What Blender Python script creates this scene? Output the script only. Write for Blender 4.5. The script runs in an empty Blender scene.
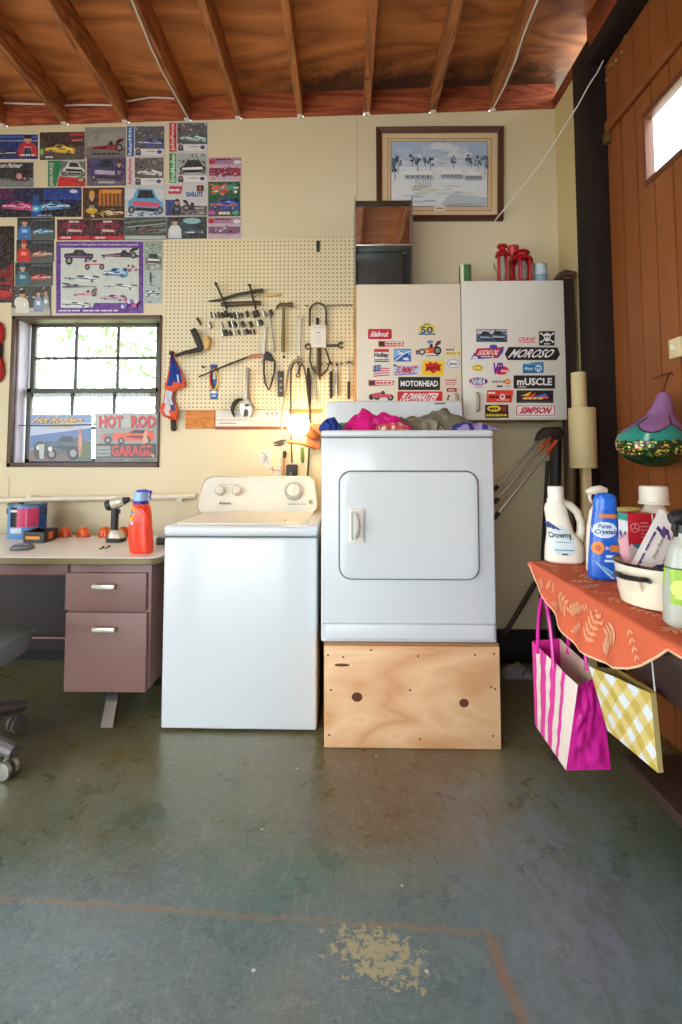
import bpy, bmesh, math, random
from mathutils import Vector, Matrix, noise
random.seed(7)
R = math.radians
C = bpy.context.scene.collection
sin, cos, pi = math.sin, math.cos, math.pi

# ------------------------------------------------------------------ camera
F = 520.0; PPX, PPY = 335.0, 423.0; TILT = R(3.5); YAW = R(1.2); H = 1.235
FW = Vector((-sin(YAW)*cos(TILT), cos(YAW)*cos(TILT), sin(TILT)))
RT = Vector((cos(YAW), sin(YAW), 0)); UP = RT.cross(FW)
EYE = Vector((0, 0, H))
def ray(x, y): return FW + RT*((x-PPX)/F) - UP*((y-PPY)/F)
def aY(x, y, Y): d = ray(x, y); return EYE + d*(Y/d.y)
def aX(x, y, X): d = ray(x, y); return EYE + d*(X/d.x)
def aZ(x, y, Z): d = ray(x, y); return EYE + d*((Z-H)/d.z)
WY = 3.22                      # face of the back wall
DX = 1.395                     # face of the garage door
cam = bpy.data.cameras.new('camera'); co = bpy.data.objects.new('camera', cam); C.objects.link(co)
co.location = EYE; co.rotation_euler = (pi/2+TILT, 0, YAW)
cam.sensor_width = 36; cam.lens = F/1024*36
cam.shift_x = (341-PPX)/1024; cam.shift_y = -(512-PPY)/1024
cam.clip_start = .05
bpy.context.scene.camera = co

# ------------------------------------------------------------------ materials
def lin(c):
    o = []
    for k in c[:3]:
        k = k/255.0
        o.append(k/12.92 if k <= .04045 else ((k+.055)/1.055)**2.4)
    return tuple(o)
def nodes(name):
    m = bpy.data.materials.new(name); m.use_nodes = True
    nt = m.node_tree; b = nt.nodes['Principled BSDF']
    return m, nt, b
class NT:
    def __init__(s, nt): s.nt = nt
    def n(s, typ, **kw):
        nd = s.nt.nodes.new(typ)
        for k, v in kw.items():
            if k.startswith('i_'):
                key = k[2:]
                key = int(key) if key.isdigit() else key.replace('_', ' ')
                if hasattr(v, 'is_output') : s.nt.links.new(v, nd.inputs[key])
                else: nd.inputs[key].default_value = v
            else: setattr(nd, k, v)
        return nd
    def l(s, a, b): s.nt.links.new(a, b)
    def mix(s, f, a, b, typ='MIX'):
        nd = s.nt.nodes.new('ShaderNodeMix'); nd.data_type = 'RGBA'; nd.blend_type = typ
        for v, i in ((f, 0), (a, 6), (b, 7)):
            if hasattr(v, 'is_output'): s.nt.links.new(v, nd.inputs[i])
            elif i and len(v) == 3: nd.inputs[i].default_value = (*v, 1)
            else: nd.inputs[i].default_value = v
        return nd.outputs[2]
    def math(s, op, a, b=None, c=None):
        nd = s.nt.nodes.new('ShaderNodeMath'); nd.operation = op
        for v, i in ((a, 0), (b, 1), (c, 2)):
            if v is None: continue
            if hasattr(v, 'is_output'): s.nt.links.new(v, nd.inputs[i])
            else: nd.inputs[i].default_value = v
        return nd.outputs[0]
    def ramp(s, f, stops):
        nd = s.nt.nodes.new('ShaderNodeValToRGB'); e = nd.color_ramp.elements
        while len(e) < len(stops): e.new(.5)
        for k, (p, c) in enumerate(stops):
            e[k].position = p; e[k].color = (*c, 1) if len(c) == 3 else c
        s.nt.links.new(f, nd.inputs[0]); return nd.outputs[0]
    def noise(s, vec, scale, detail=4, rough=.55, dist=0):
        nd = s.nt.nodes.new('ShaderNodeTexNoise'); s.nt.links.new(vec, nd.inputs['Vector'])
        nd.inputs['Scale'].default_value = scale; nd.inputs['Detail'].default_value = detail
        nd.inputs['Roughness'].default_value = rough; nd.inputs['Distortion'].default_value = dist
        return nd.outputs['Fac']
    def obj(s): return s.nt.nodes.new('ShaderNodeTexCoord').outputs['Object']
    def mapped(s, vec, scale=(1, 1, 1), rot=(0, 0, 0), loc=(0, 0, 0)):
        nd = s.nt.nodes.new('ShaderNodeMapping'); s.nt.links.new(vec, nd.inputs[0])
        nd.inputs['Scale'].default_value = scale; nd.inputs['Rotation'].default_value = rot; nd.inputs['Location'].default_value = loc
        return nd.outputs[0]
    def bump(s, h, strength=.2, dist=.01):
        nd = s.nt.nodes.new('ShaderNodeBump'); s.nt.links.new(h, nd.inputs['Height'])
        nd.inputs['Strength'].default_value = strength; nd.inputs['Distance'].default_value = dist
        return nd.outputs[0]
MC = {}
def paint(name, col, rough=.5, metal=0, var=.08, vs=14, spec=.5, bump=0, coat=0):
    """a plain procedural surface: one colour, faint noise in its tone"""
    if name in MC: return MC[name]
    m, nt, b = nodes(name); t = NT(nt); c = lin(col); o = t.obj()
    f = t.noise(o, vs, 5)
    lo = tuple(max(0, k*(1-var)) for k in c); hi = tuple(min(1, k*(1+var)) for k in c)
    t.l(t.mix(f, lo, hi), b.inputs['Base Color'])
    b.inputs['Roughness'].default_value = rough; b.inputs['Metallic'].default_value = metal
    b.inputs['Specular IOR Level'].default_value = spec; b.inputs['Coat Weight'].default_value = coat
    if bump: t.l(t.bump(t.noise(o, vs*6, 6), bump, .004), b.inputs['Normal'])
    MC[name] = m; return m
def printed(name='printed_paper', rough=.4, spec=.4, metal=0, mottle=0.0, blotch=60):
    if name in MC: return MC[name]
    m, nt, b = nodes(name); t = NT(nt)
    a = nt.nodes.new('ShaderNodeAttribute'); a.attribute_name = 'Col'
    f = t.noise(t.obj(), 30, 3)
    f2 = t.noise(t.obj(), blotch, 6, .75)
    c = t.mix(t.ramp(f2, [(.45, (0, 0, 0)), (.8, (mottle, mottle, mottle))]), a.outputs['Color'], (.55, .55, .52))
    c = t.mix(t.ramp(f2, [(.2, (mottle, mottle, mottle)), (.5, (0, 0, 0))]), c, (.02, .02, .03))
    t.l(t.mix(t.math('MULTIPLY', f, .12), c, (0, 0, 0)), b.inputs['Base Color'])
    b.inputs['Roughness'].default_value = rough; b.inputs['Specular IOR Level'].default_value = spec
    b.inputs['Metallic'].default_value = metal
    MC[name] = m; return m
def wood(name, dark, light, axis='X', scale=1.0, rough=.6, knots=True, stain=None, rings=9, fine=.9, along=.25):
    if name in MC: return MC[name]
    m, nt, b = nodes(name); t = NT(nt); o = t.obj()
    st = {'X': (.25, 2.2, 2.2), 'Y': (2.2, .25, 2.2), 'Z': (2.2, 2.2, .25)}[axis]
    s2 = {'X': (along, 2.2, 2.2), 'Y': (2.2, along, 2.2), 'Z': (2.2, 2.2, along)}[axis]
    v = t.mapped(o, tuple(k*scale for k in s2))
    n1 = t.noise(v, 1.6, 3, .5, .6)
    w = t.math('FRACT', t.math('MULTIPLY', n1, rings))
    w2 = t.math('ABSOLUTE', t.math('SUBTRACT', w, .5))
    g = t.noise(t.mapped(o, tuple(k*scale*9 for k in st)), 5, 4)
    f = t.math('SUBTRACT', t.math('ADD', t.math('MULTIPLY', w2, 1.5), t.math('MULTIPLY', g, fine)), .3*fine/.9)
    c = t.mix(f, lin(dark), lin(light))
    if knots:
        vo = nt.nodes.new('ShaderNodeTexVoronoi'); t.l(t.mapped(o, tuple(k*scale for k in (1.3, 1.9, 1.9))), vo.inputs['Vector']); vo.inputs['Scale'].default_value = 1.5
        k = t.ramp(vo.outputs['Distance'], [(.0, (1, 1, 1)), (.05, (.9, .9, .9)), (.1, (0, 0, 0))])
        c = t.mix(k, c, tuple(q*.35 for q in lin(dark)))
    if stain:
        c = stain(t, o, c)
    t.l(c, b.inputs['Base Color']); b.inputs['Roughness'].default_value = rough
    t.l(t.bump(g, .25, .003), b.inputs['Normal'])
    MC[name] = m; return m
def glassy(name, col=(255, 255, 255), rough=.02, alpha=.12):
    if name in MC: return MC[name]
    m, nt, b = nodes(name); t = NT(nt)
    g = nt.nodes.new('ShaderNodeBsdfGlossy'); g.inputs['Roughness'].default_value = rough
    tr = nt.nodes.new('ShaderNodeBsdfTransparent'); tr.inputs[0].default_value = (*lin(col), 1)
    mx = nt.nodes.new('ShaderNodeMixShader'); out = nt.nodes['Material Output']
    mx.inputs[0].default_value = .05; t.l(tr.outputs[0], mx.inputs[1]); t.l(g.outputs[0], mx.inputs[2])
    t.l(mx.outputs[0], out.inputs[0]); nt.nodes.remove(b)
    MC[name] = m; return m
def emit(name, col, strength):
    m, nt, b = nodes(name)
    b.inputs['Base Color'].default_value = (*lin(col), 1)
    b.inputs['Emission Color'].default_value = (*lin(col), 1); b.inputs['Emission Strength'].default_value = strength
    return m

# ------------------------------------------------------------------ mesh builder
TXT = {}
def text_mesh(s, bold=.0):
    k = (s, bold)
    if k not in TXT:
        cu = bpy.data.curves.new('lettering', 'FONT'); cu.body = s; cu.resolution_u = 2; cu.offset = bold
        ob = bpy.data.objects.new('lettering', cu); C.objects.link(ob)
        bpy.context.view_layer.update()
        me = bpy.data.meshes.new_from_object(ob.evaluated_get(bpy.context.evaluated_depsgraph_get()))
        vs = [(v.co.x, v.co.y) for v in me.vertices]; fs = [tuple(p.vertices) for p in me.polygons]
        x0 = min(v[0] for v in vs); x1 = max(v[0] for v in vs); y0 = min(v[1] for v in vs); y1 = max(v[1] for v in vs)
        TXT[k] = ([((x-x0)/(x1-x0), (y-y0)/(y1-y0)) for x, y in vs], fs)
        bpy.data.objects.remove(ob); bpy.data.curves.remove(cu); bpy.data.meshes.remove(me)
    return TXT[k]

class B:
    def __init__(s, col=(200, 200, 200)):
        s.v = []; s.f = []; s.c = []; s.m = []; s.col = col; s.mi = 0
    def _f(s, idx, col=None): s.f.append(tuple(idx)); s.c.append(lin(col or s.col)); s.m.append(s.mi)
    def poly(s, pts, col=None):
        n = len(s.v); s.v += [Vector(p) for p in pts]; s._f(range(n, n+len(pts)), col); return s
    def bm(s, bm, M=None, col=None):
        n = len(s.v); bm.verts.ensure_lookup_table()
        for i, v in enumerate(bm.verts): v.index = i; s.v.append((M @ v.co) if M else v.co.copy())
        for f in bm.faces: s._f([n+v.index for v in f.verts], col)
        bm.free(); return s
    def box(s, c, d, r=0, seg=2, rot=None, col=None, taper=None):
        """centre c, size d, edge radius r"""
        bm = bmesh.new(); bmesh.ops.create_cube(bm, size=1)
        for v in bm.verts:
            v.co = Vector((v.co.x*d[0], v.co.y*d[1], v.co.z*d[2]))
            if taper and v.co.z > 0: v.co.x *= taper[0]; v.co.y *= taper[1]
        if r: bmesh.ops.bevel(bm, geom=bm.edges[:], offset=min(r, min(d)*.49), segments=seg, affect='EDGES', profile=.5)
        M = Matrix.Translation(Vector(c)) @ (rot.to_4x4() if rot else Matrix())
        return s.bm(bm, M, col)
    def bx(s, x0, x1, y0, y1, z0, z1, r=0, seg=2, col=None):
        return s.box(((x0+x1)/2, (y0+y1)/2, (z0+z1)/2), (abs(x1-x0), abs(y1-y0), abs(z1-z0)), r, seg, None, col)
    def loft(s, rings, caps=True, closed=True, col=None, colf=None):
        n0 = len(s.v); k = len(rings[0])
        for rg in rings: s.v += [Vector(p) for p in rg]
        for i in range(len(rings)-1):
            for j in range(k if closed else k-1):
                a = n0+i*k+j; b2 = n0+i*k+(j+1) % k
                q = (a, b2, b2+k, a+k)
                s._f(q, colf(sum((s.v[w] for w in q), Vector())/4) if colf else col)
        if caps and closed:
            for rg, rev in ((0, True), (len(rings)-1, False)):
                ids = [n0+rg*k+j for j in range(k)]
                s._f(ids[::-1] if rev else ids, colf(s.v[ids[0]]) if colf else col)
        return s
    def tube(s, path, r, n=8, caps=True, closed=False, col=None):
        P = [Vector(p) for p in path]; L = len(P)
        rs = r if isinstance(r, (list, tuple)) else [r]*L
        rings = []; prev = None
        for i in range(L):
            if closed: t = P[(i+1) % L]-P[i-1]
            else: t = P[min(i+1, L-1)]-P[max(i-1, 0)]
            t.normalize()
            if prev is None:
                a = Vector((0, 0, 1)) if abs(t.z) < .9 else Vector((1, 0, 0))
                nx = t.cross(a).normalized()
            else:
                nx = (prev - t*prev.dot(t)).normalized()
            prev = nx; ny = t.cross(nx)
            rings.append([P[i]+nx*(rs[i]*cos(2*pi*j/n))+ny*(rs[i]*sin(2*pi*j/n)) for j in range(n)])
        if closed: rings.append(rings[0])
        return s.loft(rings, caps and not closed, True, col)
    def lathe(s, prof, c=(0, 0, 0), n=24, M=None, col=None, caps=True, colf=None, sx=1, sy=1):
        c = Vector(c); M = M or Matrix()
        rings = [[c + M.to_3x3() @ Vector((r*sx*cos(2*pi*j/n), r*sy*sin(2*pi*j/n), z)) for j in range(n)] for r, z in prof]
        return s.loft(rings, caps, True, col, colf)
    def prism(s, pts, vec, col=None, r=0):
        """polygon (3D points) extruded along vec"""
        bm = bmesh.new(); vec = Vector(vec)
        a = [bm.verts.new(Vector(p)) for p in pts]; f = bm.faces.new(a)
        ret = bmesh.ops.extrude_face_region(bm, geom=[f])
        for e in ret['geom']:
            if isinstance(e, bmesh.types.BMVert): e.co += vec
        bmesh.ops.recalc_face_normals(bm, faces=bm.faces[:])
        if r: bmesh.ops.bevel(bm, geom=bm.edges[:], offset=r, segments=2, affect='EDGES', profile=.5)
        return s.bm(bm, None, col)
    def ball(s, c, r, n=16, m=10, sc=(1, 1, 1), col=None):
        rings = []
        for i in range(m+1):
            a = -pi/2+pi*i/m; rr = max(cos(a), .02)
            rings.append([Vector(c)+Vector((r*sc[0]*rr*cos(2*pi*j/n), r*sc[1]*rr*sin(2*pi*j/n), r*sc[2]*sin(a))) for j in range(n)])
        return s.loft(rings, True, True, col)
    def merge(s, o):
        n = len(s.v); s.v += o.v; s.f += [tuple(i+n for i in f) for f in o.f]; s.c += o.c; s.m += o.m; return s
    def rot(s, M):
        s.v = [M @ p for p in s.v]; return s
    def mesh(s, name, mats, org, ang=35):
        me = bpy.data.meshes.new(name)
        me.from_pydata([tuple(p-org) for p in s.v], [], s.f)
        for m in (mats if isinstance(mats, (list, tuple)) else [mats]): me.materials.append(m)
        me.polygons.foreach_set('material_index', s.m)
        at = me.color_attributes.new('Col', 'FLOAT_COLOR', 'CORNER')
        buf = []
        for f, c in zip(s.f, s.c): buf += [c[0], c[1], c[2], 1.0]*len(f)
        at.data.foreach_set('color', buf)
        me.polygons.foreach_set('use_smooth', [True]*len(s.f))
        me.update(); me.set_sharp_from_angle(angle=R(ang))
        return me
def tag(o, label=None, cat=None, group=None, kind=None):
    if label: o['label'] = label
    if cat: o['category'] = cat
    if group: o['group'] = group
    if kind: o['kind'] = kind
    return o
def thing(name, label, cat, loc, group=None):
    o = bpy.data.objects.new(name, None); C.objects.link(o); o.location = loc; o.empty_display_size = .05
    return tag(o, label, cat, group)
def org_of(o):
    p = Vector((0, 0, 0))
    while o is not None: p += Vector(o.location); o = o.parent
    return p
def part(b, name, mats, parent, label=None, ang=35):
    o = bpy.data.objects.new(name, b.mesh(name, mats, org_of(parent), ang)); C.objects.link(o); o.parent = parent
    if label: o['label'] = label
    return o
def solo(b, name, mats, label, cat, group=None, loc=None, ang=35, kind=None):
    if loc is None:
        xs = [p.x for p in b.v]; ys = [p.y for p in b.v]; zs = [p.z for p in b.v]
        loc = Vector(((min(xs)+max(xs))/2, (min(ys)+max(ys))/2, min(zs)))
    loc = Vector(loc)
    o = bpy.data.objects.new(name, b.mesh(name, mats, loc, ang)); C.objects.link(o); o.location = loc
    return tag(o, label, cat, group, kind)
def struct(b, name, mats, label=None, parent=None, ang=35):
    if parent: return part(b, name, mats, parent)
    o = bpy.data.objects.new(name, b.mesh(name, mats, Vector((0, 0, 0)), ang)); C.objects.link(o)
    o['kind'] = 'structure'
    if label: o['label'] = label
    return o

# ------------------------------------------------------------------ flat prints (posters, stickers, labels)
class Print:
    """flat art in layers on a plane; P(x, y, d) gives the point for picture coordinates at d metres above the plane"""
    STEP = .00012
    def __init__(s, P, thick=.002, d0=0): s.P = P; s.b = B(); s.d = d0; s.thick = thick
    def base(s, pts, col):
        top = [s.P(x, y, s.d+s.thick) for x, y in pts]; bot = [s.P(x, y, s.d) for x, y in pts]
        s.b.prism(bot, top[0]-bot[0], col); s.d += s.thick+s.STEP
        xs = [p[0] for p in pts]; ys = [p[1] for p in pts]; s.rect_ = (min(xs), min(ys), max(xs), max(ys)); return s
    def poly(s, pts, col):
        s.b.poly([s.P(x, y, s.d) for x, y in pts], col); s.d += s.STEP; return s
    sh = 0.0
    def rect(s, x0, y0, x1, y1, col): return s.poly([(x0, y1), (x1, y1), (x1, y0), (x0, y0)], col)
    def ell(s, cx, cy, rx, ry, col, n=14, rot=0):
        return s.poly([(cx+rx*cos(a)*cos(rot)-ry*sin(a)*sin(rot), cy+rx*cos(a)*sin(rot)+ry*sin(a)*cos(rot)) for a in [-2*pi*k/n for k in range(n)]], col)
    def line(s, pts, w, col):
        for (xa, ya), (xb, yb) in zip(pts, pts[1:]):
            dx, dy = xb-xa, yb-ya; L = math.hypot(dx, dy) or 1; nx, ny = -dy/L*w/2, dx/L*w/2
            s.poly([(xa+nx, ya+ny), (xb+nx, yb+ny), (xb-nx, yb-ny), (xa-nx, ya-ny)], col)
        return s
    def text(s, t, x0, y0, x1, y1, col, shear=0, vert=False, bold=.02):
        vs, fs = text_mesh(t, bold); n = len(s.b.v)
        for u, v in vs:
            if vert: x = x0+(x1-x0)*(1-v); y = y1-(y1-y0)*u
            else: x = x0+(x1-x0)*(u*(1-abs(shear))+shear*v) if shear else x0+(x1-x0)*u; y = y1-(y1-y0)*v
            s.b.v.append(s.P(x if not vert else x0+(x1-x0)*(1-v), y, s.d))
        for f in fs: s.b._f([i+n for i in f], col)
        s.d += s.STEP; return s
    def blobs(s, rect, cols, n, smin, smax, rnd):
        x0, y0, x1, y1 = rect
        for _ in range(n):
            rx = rnd.uniform(smin, smax); ry = rx*rnd.uniform(.3, .9)
            rx = min(rx, (x1-x0)*.45); ry = min(ry, (y1-y0)*.45)
            cx = rnd.uniform(x0+rx, x1-rx); cy = rnd.uniform(y0+ry, y1-ry)
            s.ell(cx, cy, rx, ry, rnd.choice(cols), 9, 0)
        return s
    def shape(s, rect, pts, col, flip=False):
        x0, y0, x1, y1 = rect
        pp = [((x1-u*(x1-x0)) if flip else (x0+u*(x1-x0)), y1-v*(y1-y0)) for u, v in pts]
        if s.sh: pp = [(x, y+s.sh*(x-(x0+x1)/2)) for x, y in pp]
        if flip: pp = pp[::-1]
        return s.poly(pp, col)
    def marks(s, x0, y0, x1, y1, col, n=3):
        w = (x1-x0)/n; h = y1-y0
        for k in range(n):
            e = w*(.12+.16*((k*7) % 3)/2)
            s.rect(x0+k*w, y0+h*.2, x0+(k+1)*w-e, y1-h*.15, col)
        return s
    def car(s, rect, col, kind='funny', trim=(235, 235, 235), flip=False, glass=(30, 36, 48)):
        x0, y0, x1, y1 = rect; sh = 0
        if kind == 'funny':
            d_ = (y1-y0)*.2; y0 += d_*1.3; y1 -= d_*.5; sh = .1 if flip else -.1
        rect = (x0, y0, x1, y1); w, h = x1-x0, y1-y0; s.sh = sh
        X = lambda u: (x1-u*w) if flip else x0+u*w
        Y = lambda v: y1-v*h
        def wheel(u, v, r, rim=(150, 150, 155)):
            yy = Y(v)+sh*(X(u)-(x0+x1)/2); s.ell(X(u), yy, r*h*.9, r*h, (18, 18, 20)); s.ell(X(u), yy, r*h*.5, r*h*.55, rim, 10)
        dark = tuple(int(k*.45) for k in col)
        if kind == 'funny':
            s.shape(rect, [(.02, .05), (.97, .02), (1, .22), (.93, .36), (.72, .46), (.6, .72), (.38, .78), (.24, .6), (.02, .58), (0, .3)], col, flip)
            s.shape(rect, [(.0, .56), (.2, .58), (.16, .86), (.02, .82)], dark, flip)
            s.shape(rect, [(.4, .5), (.66, .46), (.57, .68), (.4, .73)], glass, flip)
            s.shape(rect, [(.08, .3), (.6, .24), (.95, .16), (.97, .27), (.62, .36), (.08, .42)], trim, flip)
            s.shape(rect, [(.3, .33), (.55, .3), (.55, .42), (.3, .46)], dark, flip)
            s.shape(rect, [(.1, .54), (.36, .6), (.5, .47), (.12, .46)], tuple(min(255, k+60) for k in col), flip)
            s.shape(rect, [(.62, .12), (.96, .05), (.97, .12), (.66, .2)], dark, flip)
            wheel(.2, .14, .2); wheel(.8, .12, .15)
        elif kind == 'front':
            s.shape(rect, [(.04, .12), (.96, .06), (1, .4), (.84, .58), (.7, .98), (.26, 1), (.14, .62), (0, .48)], col, flip)
            s.shape(rect, [(.26, .62), (.76, .6), (.66, .92), (.32, .94)], glass, flip)
            s.shape(rect, [(.12, .3), (.9, .26), (.9, .42), (.14, .5)], trim, flip)
            s.shape(rect, [(.2, .12), (.82, .08), (.8, .2), (.22, .24)], (25, 25, 30), flip)
            wheel(.1, .14, .15); wheel(.9, .12, .15)
        elif kind == 'dragster':
            s.shape(rect, [(0, .22), (.55, .12), (1, .1), (1, .3), (.8, .5), (.6, .62), (.5, .5), (.1, .36), (0, .34)], col, flip)
            s.shape(rect, [(.74, .5), (.98, .78), (1, 1), (.84, .95), (.76, .7)], dark, flip)
            s.shape(rect, [(.52, .48), (.68, .48), (.66, .78), (.56, .75)], glass, flip)
            s.shape(rect, [(.1, .24), (.5, .2), (.5, .34), (.1, .32)], trim, flip)
            wheel(.86, .3, .3); wheel(.06, .16, .14)
        elif kind == 'rod':
            s.shape(rect, [(.04, .3), (.3, .26), (.96, .22), (1, .5), (.96, .86), (.62, .95), (.5, .7), (.3, .74), (.06, .64)], col, flip)
            s.shape(rect, [(.54, .7), (.64, .9), (.84, .9), (.86, .68)], glass, flip)
            s.shape(rect, [(.1, .3), (.24, .28), (.26, .72), (.08, .62)], (120, 120, 125), flip)
            s.shape(rect, [(.4, .5), (.75, .36), (.9, .5), (.62, .56)], dark, flip)
            wheel(.16, .26, .25); wheel(.4, .22, .22); wheel(.86, .26, .27)
        elif kind == 'truck':
            s.shape(rect, [(.05, .45), (.95, .42), (.96, .72), (.72, .78), (.64, 1), (.38, 1), (.32, .8), (.05, .74)], col, flip)
            s.shape(rect, [(.4, .78), (.62, .78), (.58, .95), (.42, .95)], glass, flip)
            s.shape(rect, [(.1, .5), (.9, .48), (.9, .58), (.1, .6)], trim, flip)
            wheel(.2, .28, .28); wheel(.8, .26, .28)
        s.sh = 0
        return s
    def person(s, rect, col, skin=(206, 160, 130), hair=(70, 50, 40), cap=None):
        x0, y0, x1, y1 = rect; w, h = x1-x0, y1-y0
        s.shape(rect, [(.02, 0), (.98, 0), (.95, .45), (.78, .62), (.6, .66), (.4, .66), (.2, .62), (.05, .45)], col)
        s.shape(rect, [(.42, .6), (.58, .6), (.56, .72), (.44, .72)], skin)
        s.ell(x0+w*.5, y0+h*.2, w*.2, h*.17, skin)
        s.shape(rect, [(.29, .82), (.71, .82), (.66, 1), (.36, 1)], cap or hair)
        s.shape(rect, [(.3, .3), (.7, .28), (.68, .45), (.32, .47)], tuple(min(255, k+90) for k in col))
        return s

def wallP(off=0.0):
    return lambda x, y, d: aY(x, y, WY-off-d) if d == 0 else (aY(x, y, WY-off)+Vector((0, -d, 0)))
# ================================================================== THE SETTING
# ---- concrete floor
def floor_mat():
    m, nt, b = nodes('stained_concrete'); t = NT(nt); o = t.obj()
    sp = nt.nodes.new('ShaderNodeSeparateXYZ'); t.l(o, sp.inputs[0]); X, Y = sp.outputs[0], sp.outputs[1]
    big = t.noise(o, 1.3, 5, .6, .5); mid = t.noise(o, 5, 8, .7, .3); fine = t.noise(o, 60, 6, .7)
    c = t.ramp(big, [(.3, lin((86, 76, 34))), (.46, lin((88, 92, 56))), (.6, lin((60, 98, 88))), (.75, lin((116, 102, 58)))])
    # older olive tone toward the back of the garage, bluish reflected light painted in further out
    f = t.math('SMOOTHSTEP', 1, 1) if False else None
    mr = t.n('ShaderNodeMapRange', i_1=1.55, i_2=2.15); t.l(t.math('ADD', Y, t.math('MULTIPLY', t.math('SUBTRACT', mid, .5), .9)), mr.inputs[0])
    c = t.mix(t.math('MULTIPLY', mr.outputs[0], .9), c, lin((108, 96, 40)))
    mb = t.n('ShaderNodeMapRange', i_1=1.75, i_2=1.35); t.l(t.math('ADD', Y, t.math('MULTIPLY', t.math('SUBTRACT', big, .5), 1.6)), mb.inputs[0])
    c = t.mix(t.math('MULTIPLY', mb.outputs[0], .7), c, lin((92, 116, 130)))
    # brown reflection of the plywood platform, painted in before the dryer
    def band(v, a, b2, s):
        p = t.n('ShaderNodeMapRange', i_1=a-s, i_2=a+s); t.l(v, p.inputs[0])
        q = t.n('ShaderNodeMapRange', i_1=b2+s, i_2=b2-s); t.l(v, q.inputs[0])
        return t.math('MULTIPLY', p.outputs[0], q.outputs[0])
    rough_e = t.math('MULTIPLY', t.math('SUBTRACT', mid, .5), .25)
    br = t.math('MULTIPLY', band(t.math('ADD', X, rough_e), -.1, .5, .06), band(t.math('ADD', Y, rough_e), 1.72, 2.4, .07))
    c = t.mix(t.math('MULTIPLY', br, .75), c, lin((96, 62, 36)))
    # mottling and pale scuffs
    c = t.mix(t.ramp(mid, [(.35, (0, 0, 0)), (.75, (.5, .5, .5))]), c, lin((128, 138, 134)))
    c = t.mix(t.ramp(t.noise(o, 11, 9, .75, .8), [(.42, (0, 0, 0)), (.85, (.5, .5, .5))]), c, lin((56, 56, 40)))
    c = t.mix(t.ramp(t.noise(o, 95, 6, .8), [(.25, (.55, .55, .55)), (.5, (0, 0, 0))]), c, lin((44, 44, 34)))
    c = t.mix(t.ramp(t.noise(t.mapped(o, (1, 1, 1), (0, 0, 1)), 48, 8, .8, .6), [(.52, (0, 0, 0)), (.72, (.6, .6, .6))]), c, lin((150, 150, 132)))
    c = t.mix(t.ramp(t.noise(t.mapped(o, (3, 1.1, 1), (0, 0, .5)), 9, 9, .8, 1.5), [(.54, (0, 0, 0)), (.7, (.4, .4, .4))]), c, lin((156, 162, 160)))
    c = t.mix(t.ramp(t.noise(t.mapped(o, (1, 2.5, 1), (0, 0, -.4)), 22, 9, .8, .8), [(.5, (0, 0, 0)), (.72, (.45, .45, .45))]), c, lin((52, 52, 40)))
    sheen_ = t.math('MULTIPLY', band(X, .34, .92, .12), band(Y, 1.1, 2.1, .15))  # bluish reflected brightness painted into the right side of the floor
    c = t.mix(t.math('MULTIPLY', sheen_, t.ramp(t.noise(t.mapped(o, (2, 1, 1), (0, 0, .7)), 6, 9, .75, .7), [(.35, (0, 0, 0)), (.65, (.75, .75, .75))])), c, lin((124, 140, 150)))
    # bare yellowish patch where the sealer flaked off
    px, py = t.math('SUBTRACT', X, .078), t.math('SUBTRACT', Y, 1.366)
    d = t.math('ADD', t.math('POWER', t.math('DIVIDE', px, .155), 2), t.math('POWER', t.math('DIVIDE', t.math('ADD', py, t.math('MULTIPLY', px, .25)), .1), 2))
    e = t.math('ADD', t.math('MULTIPLY', t.noise(o, 38, 6, .75), 2.2), t.math('MULTIPLY', d, -.35))
    c = t.mix(t.ramp(e, [(.98, (0, 0, 0)), (1.06, (.75, .75, .75))]), c, lin((176, 164, 116)))
    # the old joint and its rusty edge
    wob = t.math('MULTIPLY', t.math('SUBTRACT', t.noise(o, 14, 5), .5), .035)
    jl = t.math('ABSOLUTE', t.math('ADD', t.math('SUBTRACT', Y, t.math('MULTIPLY_ADD', X, -.0587, 1.4535)), wob))
    jm = t.math('MULTIPLY', t.ramp(jl, [(0, (1, 1, 1)), (.014, (0, 0, 0))]), band(X, -2.5, .36, .02))
    c = t.mix(t.math('MULTIPLY', t.math('MULTIPLY', jm, t.noise(o, 4, 4)), .85), c, lin((150, 112, 70)))
    j2 = t.math('ABSOLUTE', t.math('ADD', t.math('SUBTRACT', X, t.math('MULTIPLY_ADD', Y, -.0823, .484)), wob))
    jm2 = t.math('MULTIPLY', t.ramp(j2, [(0, (1, 1, 1)), (.022, (0, 0, 0))]), band(Y, 1.2, 1.43, .03))
    c = t.mix(t.math('MULTIPLY', t.math('MULTIPLY', jm2, t.noise(o, 6, 4)), 1.1), c, lin((158, 104, 56)))
    # white paint specks
    vo = nt.nodes.new('ShaderNodeTexVoronoi'); t.l(o, vo.inputs['Vector']); vo.inputs['Scale'].default_value = 7
    c = t.mix(t.ramp(vo.outputs['Distance'], [(.025, (1, 1, 1)), (.04, (0, 0, 0))]), c, lin((200, 200, 192)))
    t.l(c, b.inputs['Base Color'])
    t.l(t.n('ShaderNodeMapRange', i_0=mid, i_1=.3, i_2=.7, i_3=.2, i_4=.46).outputs[0], b.inputs['Roughness'])
    b.inputs['Specular IOR Level'].default_value = .35; b.inputs['Coat Weight'].default_value = .62; b.inputs['Coat Roughness'].default_value = .19
    nb_ = t.bump(t.math('ADD', mid, t.math('MULTIPLY', fine, .5)), .22, .008); t.l(nb_, b.inputs['Normal']); t.l(nb_, b.inputs['Coat Normal'])
    return m
struct(B().bx(-3.2, 2.2, -3.2, 3.6, -.1, 0), 'floor', floor_mat(), 'stained glossy concrete garage floor')

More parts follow.
